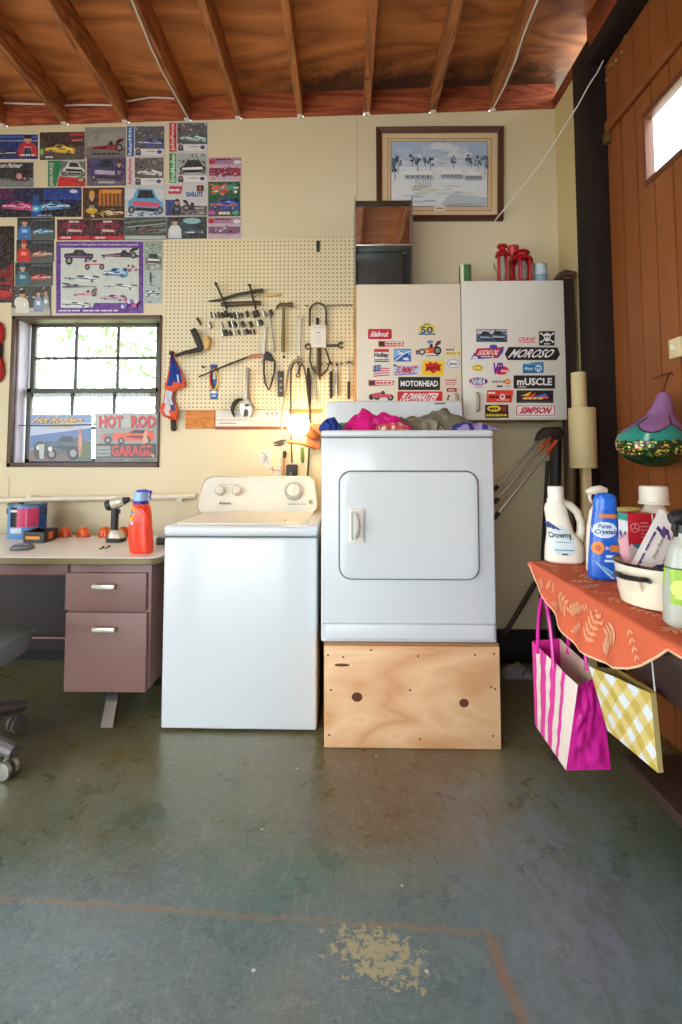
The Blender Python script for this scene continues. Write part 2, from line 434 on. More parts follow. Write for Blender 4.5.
# ---- back wall with the window opening
def wall_mat(name, col, low):
    m, nt, b = nodes(name); t = NT(nt); o = t.obj()
    c = t.mix(t.noise(o, 1.2, 4), lin(col), lin(low))
    c = t.mix(t.ramp(t.noise(o, 30, 6, .7), [(.66, (0, 0, 0)), (.8, (.35, .35, .35))]), c, lin((150, 135, 98)))
    vo = nt.nodes.new('ShaderNodeTexVoronoi'); t.l(o, vo.inputs['Vector']); vo.inputs['Scale'].default_value = 6
    c = t.mix(t.ramp(vo.outputs['Distance'], [(.018, (.8, .8, .8)), (.034, (0, 0, 0))]), c, lin((84, 72, 52)))
    t.l(c, b.inputs['Base Color']); b.inputs['Roughness'].default_value = .55
    t.l(t.bump(t.noise(o, 40, 5), .12, .004), b.inputs['Normal'])
    return m
WALL = wall_mat('painted_plaster', (216, 205, 176), (216, 202, 162))
wl, wt = aY(13, 317, WY).x, aY(60, 316, WY).z
wr, wb = aY(160.5, 400, WY).x, aY(60, 467, WY).z
def JZ(x): return 3.408 + .019*(x-(-.3))          # underside of the joists / top of the wall
zt = lambda x: JZ(x)+.16
b = B(); T = .2
def slab(b, x0, x1, y0, y1, z0, z1a, z1b):
    b.prism([(x0, y0, z0), (x1, y0, z0), (x1, y0, z1b), (x0, y0, z1a)], (0, y1-y0, 0))
slab(b, -3.2, wl, WY, WY+T, 0, JZ(-3.2), JZ(wl)); slab(b, wr, 1.5, WY, WY+T, 0, JZ(wr), JZ(1.5))
slab(b, wl, wr, WY, WY+T, 0, wb, wb); slab(b, wl, wr, WY, WY+T, wt, JZ(wl), JZ(wr))
struct(b, 'wall_back', WALL, 'cream painted back wall of the garage')
struct(B().bx(-3.2, 1.335, WY-.035, WY, 0, .19, .004), 'baseboard_back', paint('black_curb', (26, 25, 24), .7), 'black concrete curb at the foot of the back wall')
seam = B(); 
for px in (9, 357):
    p = aY(px, 490 if px == 9 else 118, WY); seam.bx(p.x-.002, p.x+.002, WY-.0015, WY, .8 if px == 9 else 2.66, 1.1 if px == 9 else JZ(p.x))
struct(seam, 'trim_1', paint('seam_grey', (176, 160, 116), .7), 'board seams in the plaster')

# ---- right wall: plaster strip, dark post and beam, garage door of boards
SX = 1.335
b = B(); slab(b, SX, SX+.12, WY, 2.80, 0, JZ(SX), JZ(SX)); struct(b, 'wall_right', wall_mat('painted_plaster_side', (208, 188, 140), (200, 176, 124)), 'narrow yellowish plaster wall beside the dark post')
red = wood('reddish_timber', (96, 40, 18), (150, 72, 38), 'Y', 1.5)
struct(B().bx(SX-.02, SX+.1, 2.5, WY-.002, JZ(SX), JZ(SX)+.05), 'trim_2', red, 'reddish wall plate on top of the side wall')
dark = paint('dark_painted_timber', (40, 31, 28), .75, var=.25, bump=.1, spec=.15)
struct(B().bx(1.30, 1.44, 2.70, 2.885, 0, 3.46, .006), 'post', dark, 'dark brown structural post at the garage door')
ba, bb = aX(595, 57, 1.31), aX(594, 38, 1.31)
struct(B().bx(1.30, 1.42, -2.4, 2.70, ba.z, ba.z+.085, .004), 'beam', dark, 'dark beam running over the garage door')
struct(B().bx(1.31, 1.42, -2.4, 2.72, ba.z+.085, ba.z+.3, .004), 'beam', red, 'reddish timber on top of the dark beam')
# garage door
DW0, DW1 = 2.378, 1.62; DZ0, DZ1 = 2.505, 2.80
door = thing('door_1', 'brown garage door of upright boards with a bright window', None, (DX, .5, 0)); door['kind'] = 'structure'; 
bm_ = wood('brown_painted_boards', (132, 72, 32), (150, 86, 42), 'Z', 1.2, .5, False, rings=3)
bp = B(); y = 2.70; w = .1325; k = 0
while y > -2.4:
    y0 = y-w+.009
    segs = [(0, 4.0)]
    if y0 < DW0 and y > DW1: segs = [(0, DZ0-.03), (DZ1+.03, 4.0)]
    for z0, z1 in segs:
        ya, yb = y0, y
        bp.bx(DX, DX+.03, ya, yb, z0, z1)
    if y0 < DW0 < y: bp.bx(DX, DX+.03, DW0, y, DZ0-.03, DZ1+.03, .003, 1)
    if y0 < DW1 < y: bp.bx(DX, DX+.03, y0, DW1, DZ0-.03, DZ1+.03, .003, 1)
    y -= w; k += 1
bp.bx(DX+.03, DX+.035, -2.4, DW1, 0, 4.0); bp.bx(DX+.03, DX+.035, DW0, 2.70, 0, 4.0)
bp.bx(DX+.03, DX+.035, DW1, DW0, 0, DZ0-.03); bp.bx(DX+.03, DX+.035, DW1, DW0, DZ1+.03, 4.0)
part(bp, 'boards', bm_, door)
rz = aX(606, 127, DX-.02).z
part(B().bx(DX-.022, DX-.001, -2.4, 2.69, rz-.035, rz+.03, .004), 'rail', bm_, door)
part(B().bx(DX-.03, DX-.001, 2.655, 2.695, rz-.09, rz-.03, .004), 'hinge_plate', paint('old_brass', (120, 92, 50), .5, .4), door)
b = B()
for z in (DZ0-.03, DZ1): b.bx(DX-.004, DX+.04, DW1, DW0, z, z+.03, .003)
for yy in (DW0-.015, DW1): b.bx(DX-.004, DX+.04, yy, yy+.015, DZ0, DZ1, .003)
wf = part(b, 'window_frame', paint('door_window_frame', (104, 60, 36), .5), door)
g_ = part(B().bx(DX+.02, DX+.024, DW1, DW0, DZ0, DZ1), 'pane', glassy('clear_glass'), wf)
b = B()
for px, py in ((609, 66), (612, 64), (616, 60), (622, 52), (625, 36), (606, 80), (623, 38)):
    p = aX(px, py, DX-.001); b.ball(p, .006, 8, 5)
part(b, 'bolt', paint('bolt_grey', (170, 150, 130), .4, .6), door)

# ---- ceiling: plywood, joists, rim blocking
def mould(t, o, c):
    sp = t.nt.nodes.new('ShaderNodeSeparateXYZ'); t.l(o, sp.inputs[0])
    n = t.noise(o, 7, 7, .75)
    f = t.n('ShaderNodeMapRange', i_1=2.93, i_2=3.14); t.l(t.math('ADD', sp.outputs[1], t.math('MULTIPLY', t.math('SUBTRACT', n, .5), .7)), f.inputs[0])
    g = t.n('ShaderNodeMapRange', i_1=-.75, i_2=-.2); t.l(t.math('ADD', sp.outputs[0], t.math('MULTIPLY', t.math('SUBTRACT', n, .5), 1.2)), g.inputs[0])
    return t.mix(t.math('MULTIPLY', t.math('MULTIPLY', f.outputs[0], g.outputs[0]), .85), c, lin((44, 30, 22)))
ply = wood('roof_plywood', (150, 82, 36), (216, 140, 78), 'X', .6, .55, True, mould, rings=7, fine=.5, along=.6)
b = B(); b.prism([(-3.2, -2.6, zt(-3.2)), (1.5, -2.6, zt(1.5)), (1.5, WY+.2, zt(1.5)), (-3.2, WY+.2, zt(-3.2))], (0, 0, .03))
struct(b, 'ceiling', ply, 'plywood roof deck over the joists')
jm = wood('joist_timber', (104, 56, 28), (186, 118, 66), 'Y', 1.6, .6, True)
ORD = ('first', 'second', 'third', 'fourth', 'fifth', 'sixth', 'seventh', 'eighth', 'ninth', 'tenth', 'eleventh', 'twelfth', 'thirteenth', 'fourteenth')
jx = []
for px, py in ((3, 112), (64, 112), (125, 112), (187, 111), (238, 110), (300, 109), (367, 108), (433, 106), (493, 105)):
    jx.append(aY(px, py, WY-.02).x)
white = paint('white_bracket', (226, 222, 212), .5)
for k, x in enumerate(jx):
    o = struct(B().bx(x-.021, x+.021, -2.6, WY-.001, JZ(x), zt(x), .003, 1), 'ceiling_joist', jm, '%s brown ceiling joist from the left' % ORD[k])
    part(B().bx(x-.016, x+.016, WY-.03, WY-.003, JZ(x)-.012, JZ(x)+.001, .002), 'end_bracket', white, o)
rim = wood('rim_timber', (120, 50, 28), (190, 100, 60), 'X', 2.2, .6, True)
xs = [-3.2]+jx+[1.36]
for a, c in zip(xs, xs[1:]):
    b = B(); b.prism([(a+.022, WY-.02, JZ(a)), (c-.022, WY-.02, JZ(c)), (c-.022, WY-.02, JZ(c)+.155), (a+.022, WY-.02, JZ(a)+.155)], (0, .06, 0))
    struct(b, 'trim_3', rim, 'reddish blocking between joists on top of the back wall')

# ---- window in the back wall
win = thing('window_1', 'dark framed sash window over the desk', None, ((wl+wr)/2, WY, wb)); win['kind'] = 'structure'
brown = paint('window_brown', (84, 64, 50), .5, var=.15); sash = paint('sash_bronze', (74, 74, 66), .45)
f = .024; b = B()
b.bx(wl, wl+f, WY-.012, WY+T, wb, wt, .002); b.bx(wr-f*.5, wr, WY-.012, WY+T, wb, wt, .002)
b.bx(wl, wr, WY-.012, WY+T, wb, wb+f*1.1, .002); b.bx(wl, wr, WY-.012, WY+T, wt-f, wt, .002)
part(b, 'frame', brown, win)
part(B().bx(wl+f, wl+f+.012, WY+.02, WY+T-.02, wb+f, wt-f), 'jamb_liner', paint('jamb_lilac', (188, 182, 196), .5), win)
def sash_at(y, pts, name):
    (xa, za), (xb, zb), vx, hz, w = pts
    b = B(); t_ = .028
    b.bx(xa, xa+w, y, y+t_, za, zb, .003); b.bx(xb-w, xb, y, y+t_, za, zb, .003)
    b.bx(xa, xb, y, y+t_, za, za+w*1.15, .003); b.bx(xa, xb, y, y+t_, zb-w, zb, .003)
    s = part(b, name, sash, win)
    m_ = B()
    for x in vx: m_.bx(x-.009, x+.009, y+.004, y+t_-.006, za+w, zb-w, .002)
    for z in hz: m_.bx(xa+w, xb-w, y+.004, y+t_-.006, z-.009, z+.009, .002)
    part(m_, 'glazing_bars', sash, s)
    part(B().bx(xa+w, xb-w, y+.012, y+.015, za+w, zb-w), 'glass', glassy('clear_glass'), s)
yu, yl = WY+.12, WY+.085
pu = lambda x, y: (aY(x, y, yu).x, aY(x, y, yu).z)
sash_at(yu, (pu(29, 397), pu(161, 322), [pu(75.5, 350)[0], pu(117.5, 350)[0]], [pu(80, 358)[1]], .03), 'upper_sash')
pl = lambda x, y: (aY(x, y, yl).x, aY(x, y, yl).z)
sash_at(yl, (pl(24, 464), pl(160, 388), [pl(71.5, 400)[0], pl(113.5, 400)[0]], [pl(80, 428)[1]], .03), 'lower_sash')

# ---- white conduit along the wall
p0, p1 = aY(-60, 501.5, WY-.04), aY(196, 496, WY-.04)
b = B().tube([p0, p1], .017, 12)
cd = solo(b, 'conduit_pipe', paint('conduit_white', (226, 218, 196), .4), 'cream painted pipe running along the wall above the desk', 'pipe', loc=(p1.x, WY, p1.z))
b = B()
for px in (30, 128, 180):
    b = B(); p = aY(px, 498.5, WY-.04); b.tube([p+Vector((0, .04, 0)), p+Vector((0, -.012, 0))], .02, 8)
    part(b, 'pipe_clip', paint('conduit_white', (226, 218, 196), .4), cd)

# ---- beyond the window: sunny trees
leafm = paint('sunlit_leaves', (112, 142, 90), .6, var=.2)
bark = paint('pale_bark', (150, 140, 120), .8)
rnd = random.Random(5)
for k, (tx, ty, th, lab) in enumerate(((-6.4, 9.0, 4.6, 'sunlit tree seen through the left panes of the window'), (-4.3, 10.0, 3.9, 'sunlit tree seen through the middle panes of the window'), (-2.9, 11.5, 4.4, 'hazy sunlit tree at the right edge of the window panes'))):
    t_ = thing('tree', lab, 'tree', (tx, ty, -.3), 'trees outside the window')
    part(B().tube([(tx, ty, -.3), (tx+.05, ty, th*.4), (tx-.05, ty, th*.8)], [.12, .09, .04], 8), 'trunk', bark, t_)
    b = B()
    for _ in range(800):
        a = rnd.uniform(0, 2*pi); rr = rnd.random()**.6*1.25; zz = th*(.42+.55*rnd.random())
        c = Vector((tx+rr*cos(a), ty+rr*sin(a)*.7, zz)); u = Vector((rnd.uniform(-1, 1), rnd.uniform(-1, 1), rnd.uniform(-1, 1))).normalized(); v = u.orthogonal().normalized(); L = rnd.uniform(.05, .11)
        b.poly([c-u*L, c+v*L*.4, c+u*L, c-v*L*.4])
    part(b, 'foliage', leafm, t_)
struct(B().bx(-14, 6, 3.5, 40, -.5, -.3), 'ground', paint('dry_lawn', (170, 180, 130), .9), 'sunny yard outside the window')

# ================================================================== LIGHT
w = bpy.data.worlds.new('sky'); bpy.context.scene.world = w; w.use_nodes = True
bg = w.node_tree.nodes['Background']; bg.inputs[0].default_value = (.86, .94, 1, 1); bg.inputs[1].default_value = 5
def area(name, loc, rot, sx, sy, power, col):
    l = bpy.data.lights.new(name, 'AREA'); l.shape = 'RECTANGLE'; l.size = sx; l.size_y = sy; l.energy = power; l.color = col
    o = bpy.data.objects.new(name, l); C.objects.link(o); o.location = loc; o.rotation_euler = rot; return o
# added fill light under the joists, unseen behind the camera; daylight through the open doorway behind
area('fill_light', (-1.3, -.2, 3.3), (R(18), 0, 0), 2.2, .5, 22, (1, .93, .82))
fx = B(); fx.bx(-2.42, -.18, -.48, .08, 3.325, 3.36, .006); fx.bx(-2.3, -2.26, -.22, -.18, 3.36, 3.40); fx.bx(-.34, -.3, -.22, -.18, 3.36, 3.40)  # housing added to go with the fill light, out of view
struct(fx, 'fill_light_housing', paint('fixture_white', (226, 226, 222), .4), 'added housing of the unseen fill light under the joists')
su = bpy.data.lights.new('sun', 'SUN'); su.energy = 6; su.angle = R(1); so = bpy.data.objects.new('sun', su); C.objects.link(so); so.rotation_euler = (R(38), R(-14), 0)
# rear of the garage (behind the camera): end wall with the open doorway, left wall
rb = B(); rb.bx(-.15, 1.5, -2.7, -2.6, 0, 3.6); rb.bx(-3.2, -.15, -2.7, -2.6, 2.5, 3.6); rb.bx(-3.2, -2.9, -2.7, -2.6, 0, 2.5)
struct(rb, 'wall_front', WALL, 'garage wall with the open doorway behind the viewer')
lb = B(); lb.bx(-3.3, -3.2, 1.5, 3.42, 0, 3.5); lb.bx(-3.3, -3.2, -2.7, -2.0, 0, 3.5); lb.bx(-3.3, -3.2, -2.0, 1.5, 2.5, 3.5)
struct(lb, 'wall_left', WALL, 'left garage wall')
struct(B().bx(-16, 10, -16, 3.5, -.14, -.02), 'driveway', paint('driveway_concrete', (176, 174, 166), .8), 'driveway outside the open doorway')

sc = bpy.context.scene
sc.view_settings.view_transform = 'Standard'; sc.view_settings.look = 'None'; sc.view_settings.gamma = 1
sc.view_settings.use_curve_mapping = False; sc.view_settings.exposure = .62
sc.cycles.use_denoising = True
sc.cycles.max_bounces = 10; sc.cycles.diffuse_bounces = 6; sc.cycles.caustics_reflective = False; sc.cycles.caustics_refractive = False
# ================================================================== APPLIANCES AND FURNITURE
ENAMEL = paint('white_enamel', (212, 218, 222), .22, var=.01, coat=.3)
IVORY = paint('console_ivory', (222, 219, 206), .35, var=.02)
GREY = paint('seam_dark', (96, 98, 102), .6)
CHROME = paint('chrome', (200, 200, 200), .18, 1, var=.03)
BLACK = paint('black_plastic', (24, 24, 26), .45)
PRINT = printed()
def rrect(x0, x1, z0, z1, r, n=6):
    pts = []
    for cx, cz, a0 in ((x1-r, z1-r, 0), (x0+r, z1-r, 90), (x0+r, z0+r, 180), (x1-r, z0+r, 270)):
        for k in range(n+1):
            a = R(a0+90*k/n); pts.append((cx+r*cos(a), cz+r*sin(a)))
    return pts

# ---- washing machine (slightly turned)
A, Bq = aZ(161, 730, 0), aZ(316.5, 734, 0)
A = Vector((A.x, (A.y+Bq.y)/2, 0)); wyaw = R(-.3); WM = Matrix.Translation(A) @ Matrix.Rotation(wyaw, 4, 'Z')
WW = (Bq-A).length; WD = .66; WH = .912
wm = thing('washing_machine', 'white top loading washing machine with ivory control panel', 'washing machine', A+Vector((WW/2, WD/2, 0)))
def wpart(b, name, mats, label=None, parent=None): return part(b.rot(WM), name, mats, parent or wm, label)
b = B(); b.bx(0, WW, 0, WD, .009, WH-.055, .012, 3)
wpart(b, 'body', ENAMEL)
b = B(); b.bx(.004, WW-.004, .006, WD-.02, WH-.055, WH-.05)
wpart(b, 'seam', GREY)
b = B(); b.bx(-.003, WW+.003, -.004, WD, WH-.05, WH, .016, 4); wpart(b, 'top_panel', ENAMEL)
b = B(); b.bx(.05, WW-.05, .03, WD-.15, WH-.001, WH+.008, .006, 3)
lid = wpart(b, 'lid', IVORY)
b = B(); b.bx(WW-.16, WW-.155, .09, .16, WH+.006, WH+.011, .001); wpart(b, 'lid_mark', GREY, parent=lid)
for x in (.06, WW-.06):
    for yy in (.06, WD-.06):
        b = B(); b.lathe([(.02, 0), (.02, .0085)], (x, yy, 0), 10); wpart(b, 'foot', BLACK)
# console: profile with rounded upper corners, face leaning back
cw0, cw1 = -.022, WW-.022; ch = .2; cy = WD-.14
def cons_ring(y, inset, lean):
    out = []
    for x, z in rrect(cw0+inset, cw1-inset, 0, ch-inset*.6, .05, 6):
        zz = max(z, 0); tp = 1-.22*0
        xx = x + (.03*(zz/ch) if x < WW/2 else -.03*(zz/ch))
        out.append(Vector((xx, y+lean*zz/ch, WH+zz)))
    return out
b = B(); b.loft([cons_ring(cy+.012, .012, .07), cons_ring(cy, .0, .07), cons_ring(cy+.012, 0, .07)][:1]+[cons_ring(cy+.002, .006, .07), cons_ring(cy+.012, 0, .07), cons_ring(WD-.02, 0, .0)])
con = wpart(b, 'control_panel', IVORY)
lv = Vector((0, .07/ch, 1)).normalized(); nrm = Vector((0, -1, .07/ch)).normalized()
def cp(x, z, d=0): return Vector((x, cy+.001, WH))+lv*z+nrm*d
ZM = Matrix((Vector((1, 0, 0)), lv, -nrm)).transposed()
KM = Matrix((Vector((1, 0, 0)), lv, nrm)).transposed()
for x, z, r, blk in ((.115, .125, .028, 0), (.213, .125, .028, 0), (.535, .125, .05, 1)):
    b = B(); b.lathe([(r, 0), (r, .012), (r*.96, .016), (r*.6, .017)], cp(x, z), 24, KM, (210, 208, 200))
    b.lathe([(r*.74, .0165), (r*.74, .02), (r*.7, .03), (r*.1, .031)], cp(x, z), 20, KM, (232, 228, 216))
    bb = B(); bb.box((0, 0, .033), (r*.22, r*1.25, .014), .003, 2, None, (236, 232, 222)); bb.v = [cp(x, z)+KM @ p for p in bb.v]; b.merge(bb)
    if blk: b.lathe([(r*1.02, .002), (r*1.02, .0135), (r*.8, .0172)], cp(x, z), 24, KM, (70, 62, 66), caps=False)
    else:
        for k in range(12):
            a = 2*pi*k/12; q = cp(x+r*.9*cos(a), z+r*.9*sin(a), .0165); b.ball(q, .0028, 6, 4, col=(150, 146, 142))
    kn = wpart(b, 'dial', PRINT, parent=con)
pr_ = Print(lambda x, y, d: cp(x, y, d+.0015), 0)
pr_.b.v = []
def ctext(s, x0, z0, x1, z1, col): 
    vs, fs = text_mesh(s, .01); n = len(pr_.b.v)
    pr_.b.v += [cp(x0+(x1-x0)*u, z0+(z1-z0)*v, .0012) for u, v in vs]
    for f in fs: pr_.b._f([i+n for i in f], col)
ctext('Amana', .115, .048, .185, .064, (60, 60, 66))
for k in range(6): pr_.b.poly([cp(.515+.017*k+u, .05+v, .0012) for u, v in ((-.005, -.003), (.005, -.003), (.005, .003), (-.005, .003))], (120, 118, 112))
for k in range(4): pr_.b.poly([cp(.12+.03*k+u, .163+v, .0012) for u, v in ((-.01, -.0015), (.01, -.0015), (.01, .0015), (-.01, .0015))], (170, 168, 160))
wpart(pr_.b, 'lettering', PRINT, parent=con)
b = B(); b.lathe([(.011, 0), (.011, .006), (.006, .008)], cp(.632, .062), 14, KM); wpart(b, 'start_button', paint('button_olive', (150, 150, 110), .4), parent=con)

# ---- plywood platform and dryer on it
P0, P1 = aZ(324, 747.5, 0), aZ(500.5, 748.5, 0); DYF = P0.y-.004
px0, px1 = P0.x, P1.x; dz = aY(410, 643.5, DYF).z
plx = wood('platform_plywood', (204, 150, 102), (234, 198, 154), 'X', .9, .5, False, rings=5, fine=.3, along=.8)
pf = thing('platform', 'low plywood platform box standing under the white dryer', 'platform', ((px0+px1)/2, DYF+.36, 0))
b = B(); b.bx(px0, px1, DYF, DYF+.018, .002, dz-.012, .002); fp = part(b, 'front_board', plx, pf)
for x0, x1 in ((px0+.004, px0+.02), (px1-.02, px1-.004)): part(B().bx(x0, x1, DYF+.019, DYF+.70, 0, dz-.014, .002), 'side_board', plx, pf)
part(B().bx(px0, px1, DYF+.01, DYF+.70, dz-.012, dz-.001, .002), 'top_board', wood('platform_edge', (120, 84, 52), (170, 128, 84), 'X', 1, .6, False), pf)
kd = paint('knot_brown', (92, 46, 26), .5, var=.3); scrw = paint('screw_dark', (58, 44, 34), .5)
fpx = lambda x, y: aY(x, y, DYF)
for kx, ky, kr in ((357, 697, .02), (464, 703, .018)):
    b = B(); c = fpx(kx, ky); b.lathe([(kr, 0), (kr*.6, .0008), (.001, .001)], c, 14, Matrix.Rotation(pi/2, 4, 'X'), sx=1.15); part(b, 'knot', kd, fp)
b = B(); c = fpx(342, 665); b.lathe([(.022, 0), (.001, .0008)], c, 12, Matrix.Rotation(pi/2, 4, 'X'), sx=1.5, sy=.3); part(b, 'knot', kd, fp)
for sx_, sy_ in ((328, 655), (343, 657), (371, 650), (418, 656), (475, 655), (494, 654), (331, 690), (410, 690), (491, 687), (495, 689), (329, 735), (420, 739), (493, 736)):
    b = B(); b.ball(fpx(sx_, sy_)+Vector((0, -.0005, 0)), .0045, 8, 5, (1, .3, 1)); part(b, 'screw', scrw, fp)
dx0, dx1 = aY(320.5, 540, DYF+.0).x, aY(497, 643, DYF).x
dx0, dx1 = fpx(321, 643).x, fpx(497.5, 643).x; DZ = dz; DH = fpx(405, 430).z-DZ; DD = .68
dry = thing('clothes_dryer', 'white front loading clothes dryer raised on the plywood platform', 'dryer', ((dx0+dx1)/2, DYF+DD/2, DZ))
part(B().bx(dx0, dx1, DYF+.006, DYF+DD, DZ+.002, DZ+DH-.034, .008, 3), 'body', ENAMEL, dry)
part(B().bx(dx0-.002, dx1+.002, DYF, DYF+DD, DZ+DH-.03, DZ+DH, .012, 4), 'top_panel', ENAMEL, dry)
part(B().bx(dx0+.003, dx1-.003, DYF+.01, DYF+DD-.01, DZ+DH-.036, DZ+DH-.028), 'seam', GREY, dry)
t0 = fpx(325, 624).z; pt = part(B().bx(dx0+.018, dx1-.008, DYF-.001, DYF+.02, DZ+.012, t0, .008, 3), 'toe_panel', ENAMEL, dry)
part(B().bx(dx0+.006, dx1-.006, DYF+.003, DYF+.02, t0-.002, t0+.004, .001), 'toe_seam', paint('seam_pale', (170, 174, 180), .5), dry)
# door: rounded panel in a dark gap
d0, d1 = fpx(338.5, 580), fpx(478.5, 470.5)
b = B(); b.prism([(x, DYF+.0045, z) for x, z in rrect(d0.x, d1.x, d0.z, d1.z, .055, 8)], (0, .004, 0)); part(b, 'door_gap', GREY, dry)
g = .0065
rg = lambda ins, y: [Vector((x, y, z)) for x, z in rrect(d0.x+g+ins, d1.x-g-ins, d0.z+g+ins, d1.z-g-ins, .05-ins*.6, 8)]
b = B(); b.loft([rg(0, DYF+.01), rg(0, DYF-.006), rg(.004, DYF-.011), rg(.014, DYF-.013), rg(.03, DYF-.0135)])
dd = part(b, 'door', ENAMEL, dry)
h0, h1 = fpx(349, 542), fpx(364, 508)
b = B(); rr = lambda ins, y: [Vector((x, y, z)) for x, z in rrect(h0.x+ins, h1.x-ins, h0.z+ins, h1.z-ins, .008, 4)]
b.loft([rr(0, DYF-.012), rr(0, DYF-.022), rr(.004, DYF-.024), rr(.011, DYF-.024), rr(.015, DYF-.017)])
hd = part(b, 'handle_plate', paint('handle_white', (224, 222, 214), .4), dd)
hz0, hz1, hx = h0.z+.02, h1.z-.02, (h0.x+h1.x)/2
hp = [(hx-.004+.012*sin(pi*k/10), DYF-.026-.018*sin(pi*k/10), hz0+(hz1-hz0)*k/10) for k in range(11)]
part(B().tube(hp, [.006+.003*sin(pi*k/10) for k in range(11)], 8), 'handle_grip', paint('handle_grey', (176, 174, 166), .4), dd)
for px, py in ((476, 492), (477, 560)):
    q = fpx(px, py); part(B().bx(q.x-.004, q.x+.004, DYF-.005, DYF+.004, q.z-.03, q.z+.03, .002), 'hinge', GREY, dry)
c0 = aY(321, 401, DYF+DD-.10); cR = dx1-.0; cz = c0.z
b = B(); cyy = DYF+DD-.10
rc = lambda ins, y, zt_: [Vector((x, y, z)) for x, z in rrect(dx0+.002+ins, dx1-.002-ins, DZ+DH-.002, zt_-ins, .02, 5)]
b.loft([rc(.006, cyy, cz), rc(0, cyy+.006, cz), rc(0, DYF+DD-.01, cz-.03)])
cn = part(b, 'control_panel', ENAMEL, dry)
q = aY(440, 403.5, cyy); part(B().bx(q.x-.03, q.x+.03, cyy-.002, cyy+.002, q.z-.004, q.z+.004), 'badge', GREY, cn)
b = B(); b.bx(dx0+.06, dx1-.08, cyy-.002, cyy+.003, DZ+DH+.035, DZ+DH+.07, .002); part(b, 'control_strip', paint('strip_grey', (204, 208, 212), .3), cn)

# ---- clothes lying on the dryer
def heap(name, x0, x1, y0, y1, z0, hf, col, mat_, label, cat, seed, nx=40, ny=22, colf=None, group=None):
    b = B(col); rings = []
    for i in range(nx+1):
        u = i/nx; x = x0+(x1-x0)*u; row = []; bot = []
        for j in range(ny+1):
            v = j/ny; e = max(0, sin(pi*u))**.45*max(0, sin(pi*v))**.5
            n = noise.noise(Vector((x*17+seed, v*2.4, seed*1.7)))*.45+noise.noise(Vector((x*42+seed, v*5, 3.1)))*.16
            xx = x+.02*noise.noise(Vector((v*4+seed, u*2, 9))); yy = y0+(y1-y0)*v+.025*noise.noise(Vector((u*4+seed, v*2, 5)))
            row.append(Vector((xx, yy, z0+.004+e*hf(u, v)*(1+n*.9))))
        bot = [Vector((p.x, p.y, z0+.0006)) for p in row[::-1]]
        rings.append(row+bot)
    b.loft(rings, True, True, col, colf)
    return solo(b, name, mat_, label, cat, group, ang=60)
TZ = DZ+DH
cloth = printed('woven_cloth', .85, .2)
hx0 = lambda px: aY(px, 425, DYF+.2).x
rnd = random.Random(11)
def cam_col(base, alts, sc_):
    def f(p):
        n = noise.noise(p*sc_); m_ = noise.noise(p*sc_*2.3+Vector((5, 1, 2)))
        if n > .22: return alts[0]
        if m_ > .3: return alts[1 % len(alts)]
        return base
    return f
heap('shirt', hx0(326), hx0(489), DYF+.245, DYF+.46, TZ, lambda u, v: (.075+.055*math.exp(-((u-.80)/.16)**2)), (134, 130, 112), cloth, 'heap of grey-green clothing lying along the top of the dryer', 'clothing', 2.3, 80, 30,
     cam_col((132, 128, 110), [(116, 114, 98), (150, 146, 128)], 14))
heap('bandana', hx0(345), hx0(409), DYF+.095, DYF+.2, TZ, lambda u, v: .105-.04*u, (214, 30, 130), cloth, 'bright pink patterned bandana crumpled on the dryer', 'bandana', 4.1, 60, 34,
     cam_col((214, 28, 128), [(226, 74, 156), (196, 20, 112)], 30))
heap('garment', hx0(446), hx0(488), DYF+.03, DYF+.19, TZ, lambda u, v: .038, (150, 140, 190), cloth, 'blue and lilac patterned garment at the right end of the dryer top', 'clothing', 7.7, 44, 24,
     cam_col((150, 142, 182), [(60, 60, 140), (186, 130, 170)], 26))
heap('garment', hx0(322), hx0(342), DYF+.03, DYF+.13, TZ, lambda u, v: .05, (44, 70, 150), cloth, 'small royal blue garment at the left end of the dryer top', 'clothing', 1.2, 18, 12)
heap('garment', hx0(374), hx0(404), DYF+.012, DYF+.05, TZ, lambda u, v: .03, (206, 92, 96), cloth, 'coral red scrap of clothing in front of the pink bandana', 'clothing', 9.2, 24, 14,
     cam_col((206, 90, 94), [(220, 200, 196), (206, 90, 94)], 40))
heap('garment', hx0(417), hx0(438), DYF+.03, DYF+.18, TZ, lambda u, v: .05, (128, 124, 106), cloth, 'olive grey sleeve lying between the pink bandana and the lilac garment', 'clothing', 3.2, 30, 20,
     cam_col((130, 126, 108), [(114, 110, 94), (148, 144, 126)], 18))

# ---- steel desk
DKZ = .765; dyf = aZ(100, 557.5, DKZ).y; dxr = aZ(161, 556, DKZ).x; dyb = 3.06
desk = thing('desk', 'brown steel desk with cream top and two drawers left of the washer', 'desk', (-1.6, (dyf+dyb)/2, 0))
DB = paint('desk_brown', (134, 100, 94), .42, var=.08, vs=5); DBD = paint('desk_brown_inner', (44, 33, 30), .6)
top = paint('desk_laminate', (240, 237, 230), .3, var=.03, vs=6)
def rr_xy(x0, x1, y0, y1, r): return [(x, y) for x, y in rrect(x0, x1, y0, y1, r, 6)]
b = B(); ring = lambda ins, z: [Vector((x, y, z)) for x, y in rr_xy(-2.75+ins, dxr-ins, dyf+ins, dyb-ins, .05)]
b.loft([ring(.0, DKZ-.004), ring(.003, DKZ)], True); tp_ = part(b, 'desk_top', top, desk)
b = B(); b.loft([ring(.004, DKZ-.034), ring(0, DKZ-.03), ring(0, DKZ-.0045)], True); part(b, 'edge_band', paint('edge_olive', (132, 116, 78), .4), desk)
fy = dyf+.03; dp = lambda x, y: aY(x, y, fy)
a1, a2 = dp(67.5, 572.5), dp(146.5, 610.5); b1, b2 = dp(64.5, 611.5), dp(145, 692)
pzb = b2.z; pzt = DKZ-.035; pxl, pxr = (a1.x+b1.x)/2, dp(149.5, 640).x
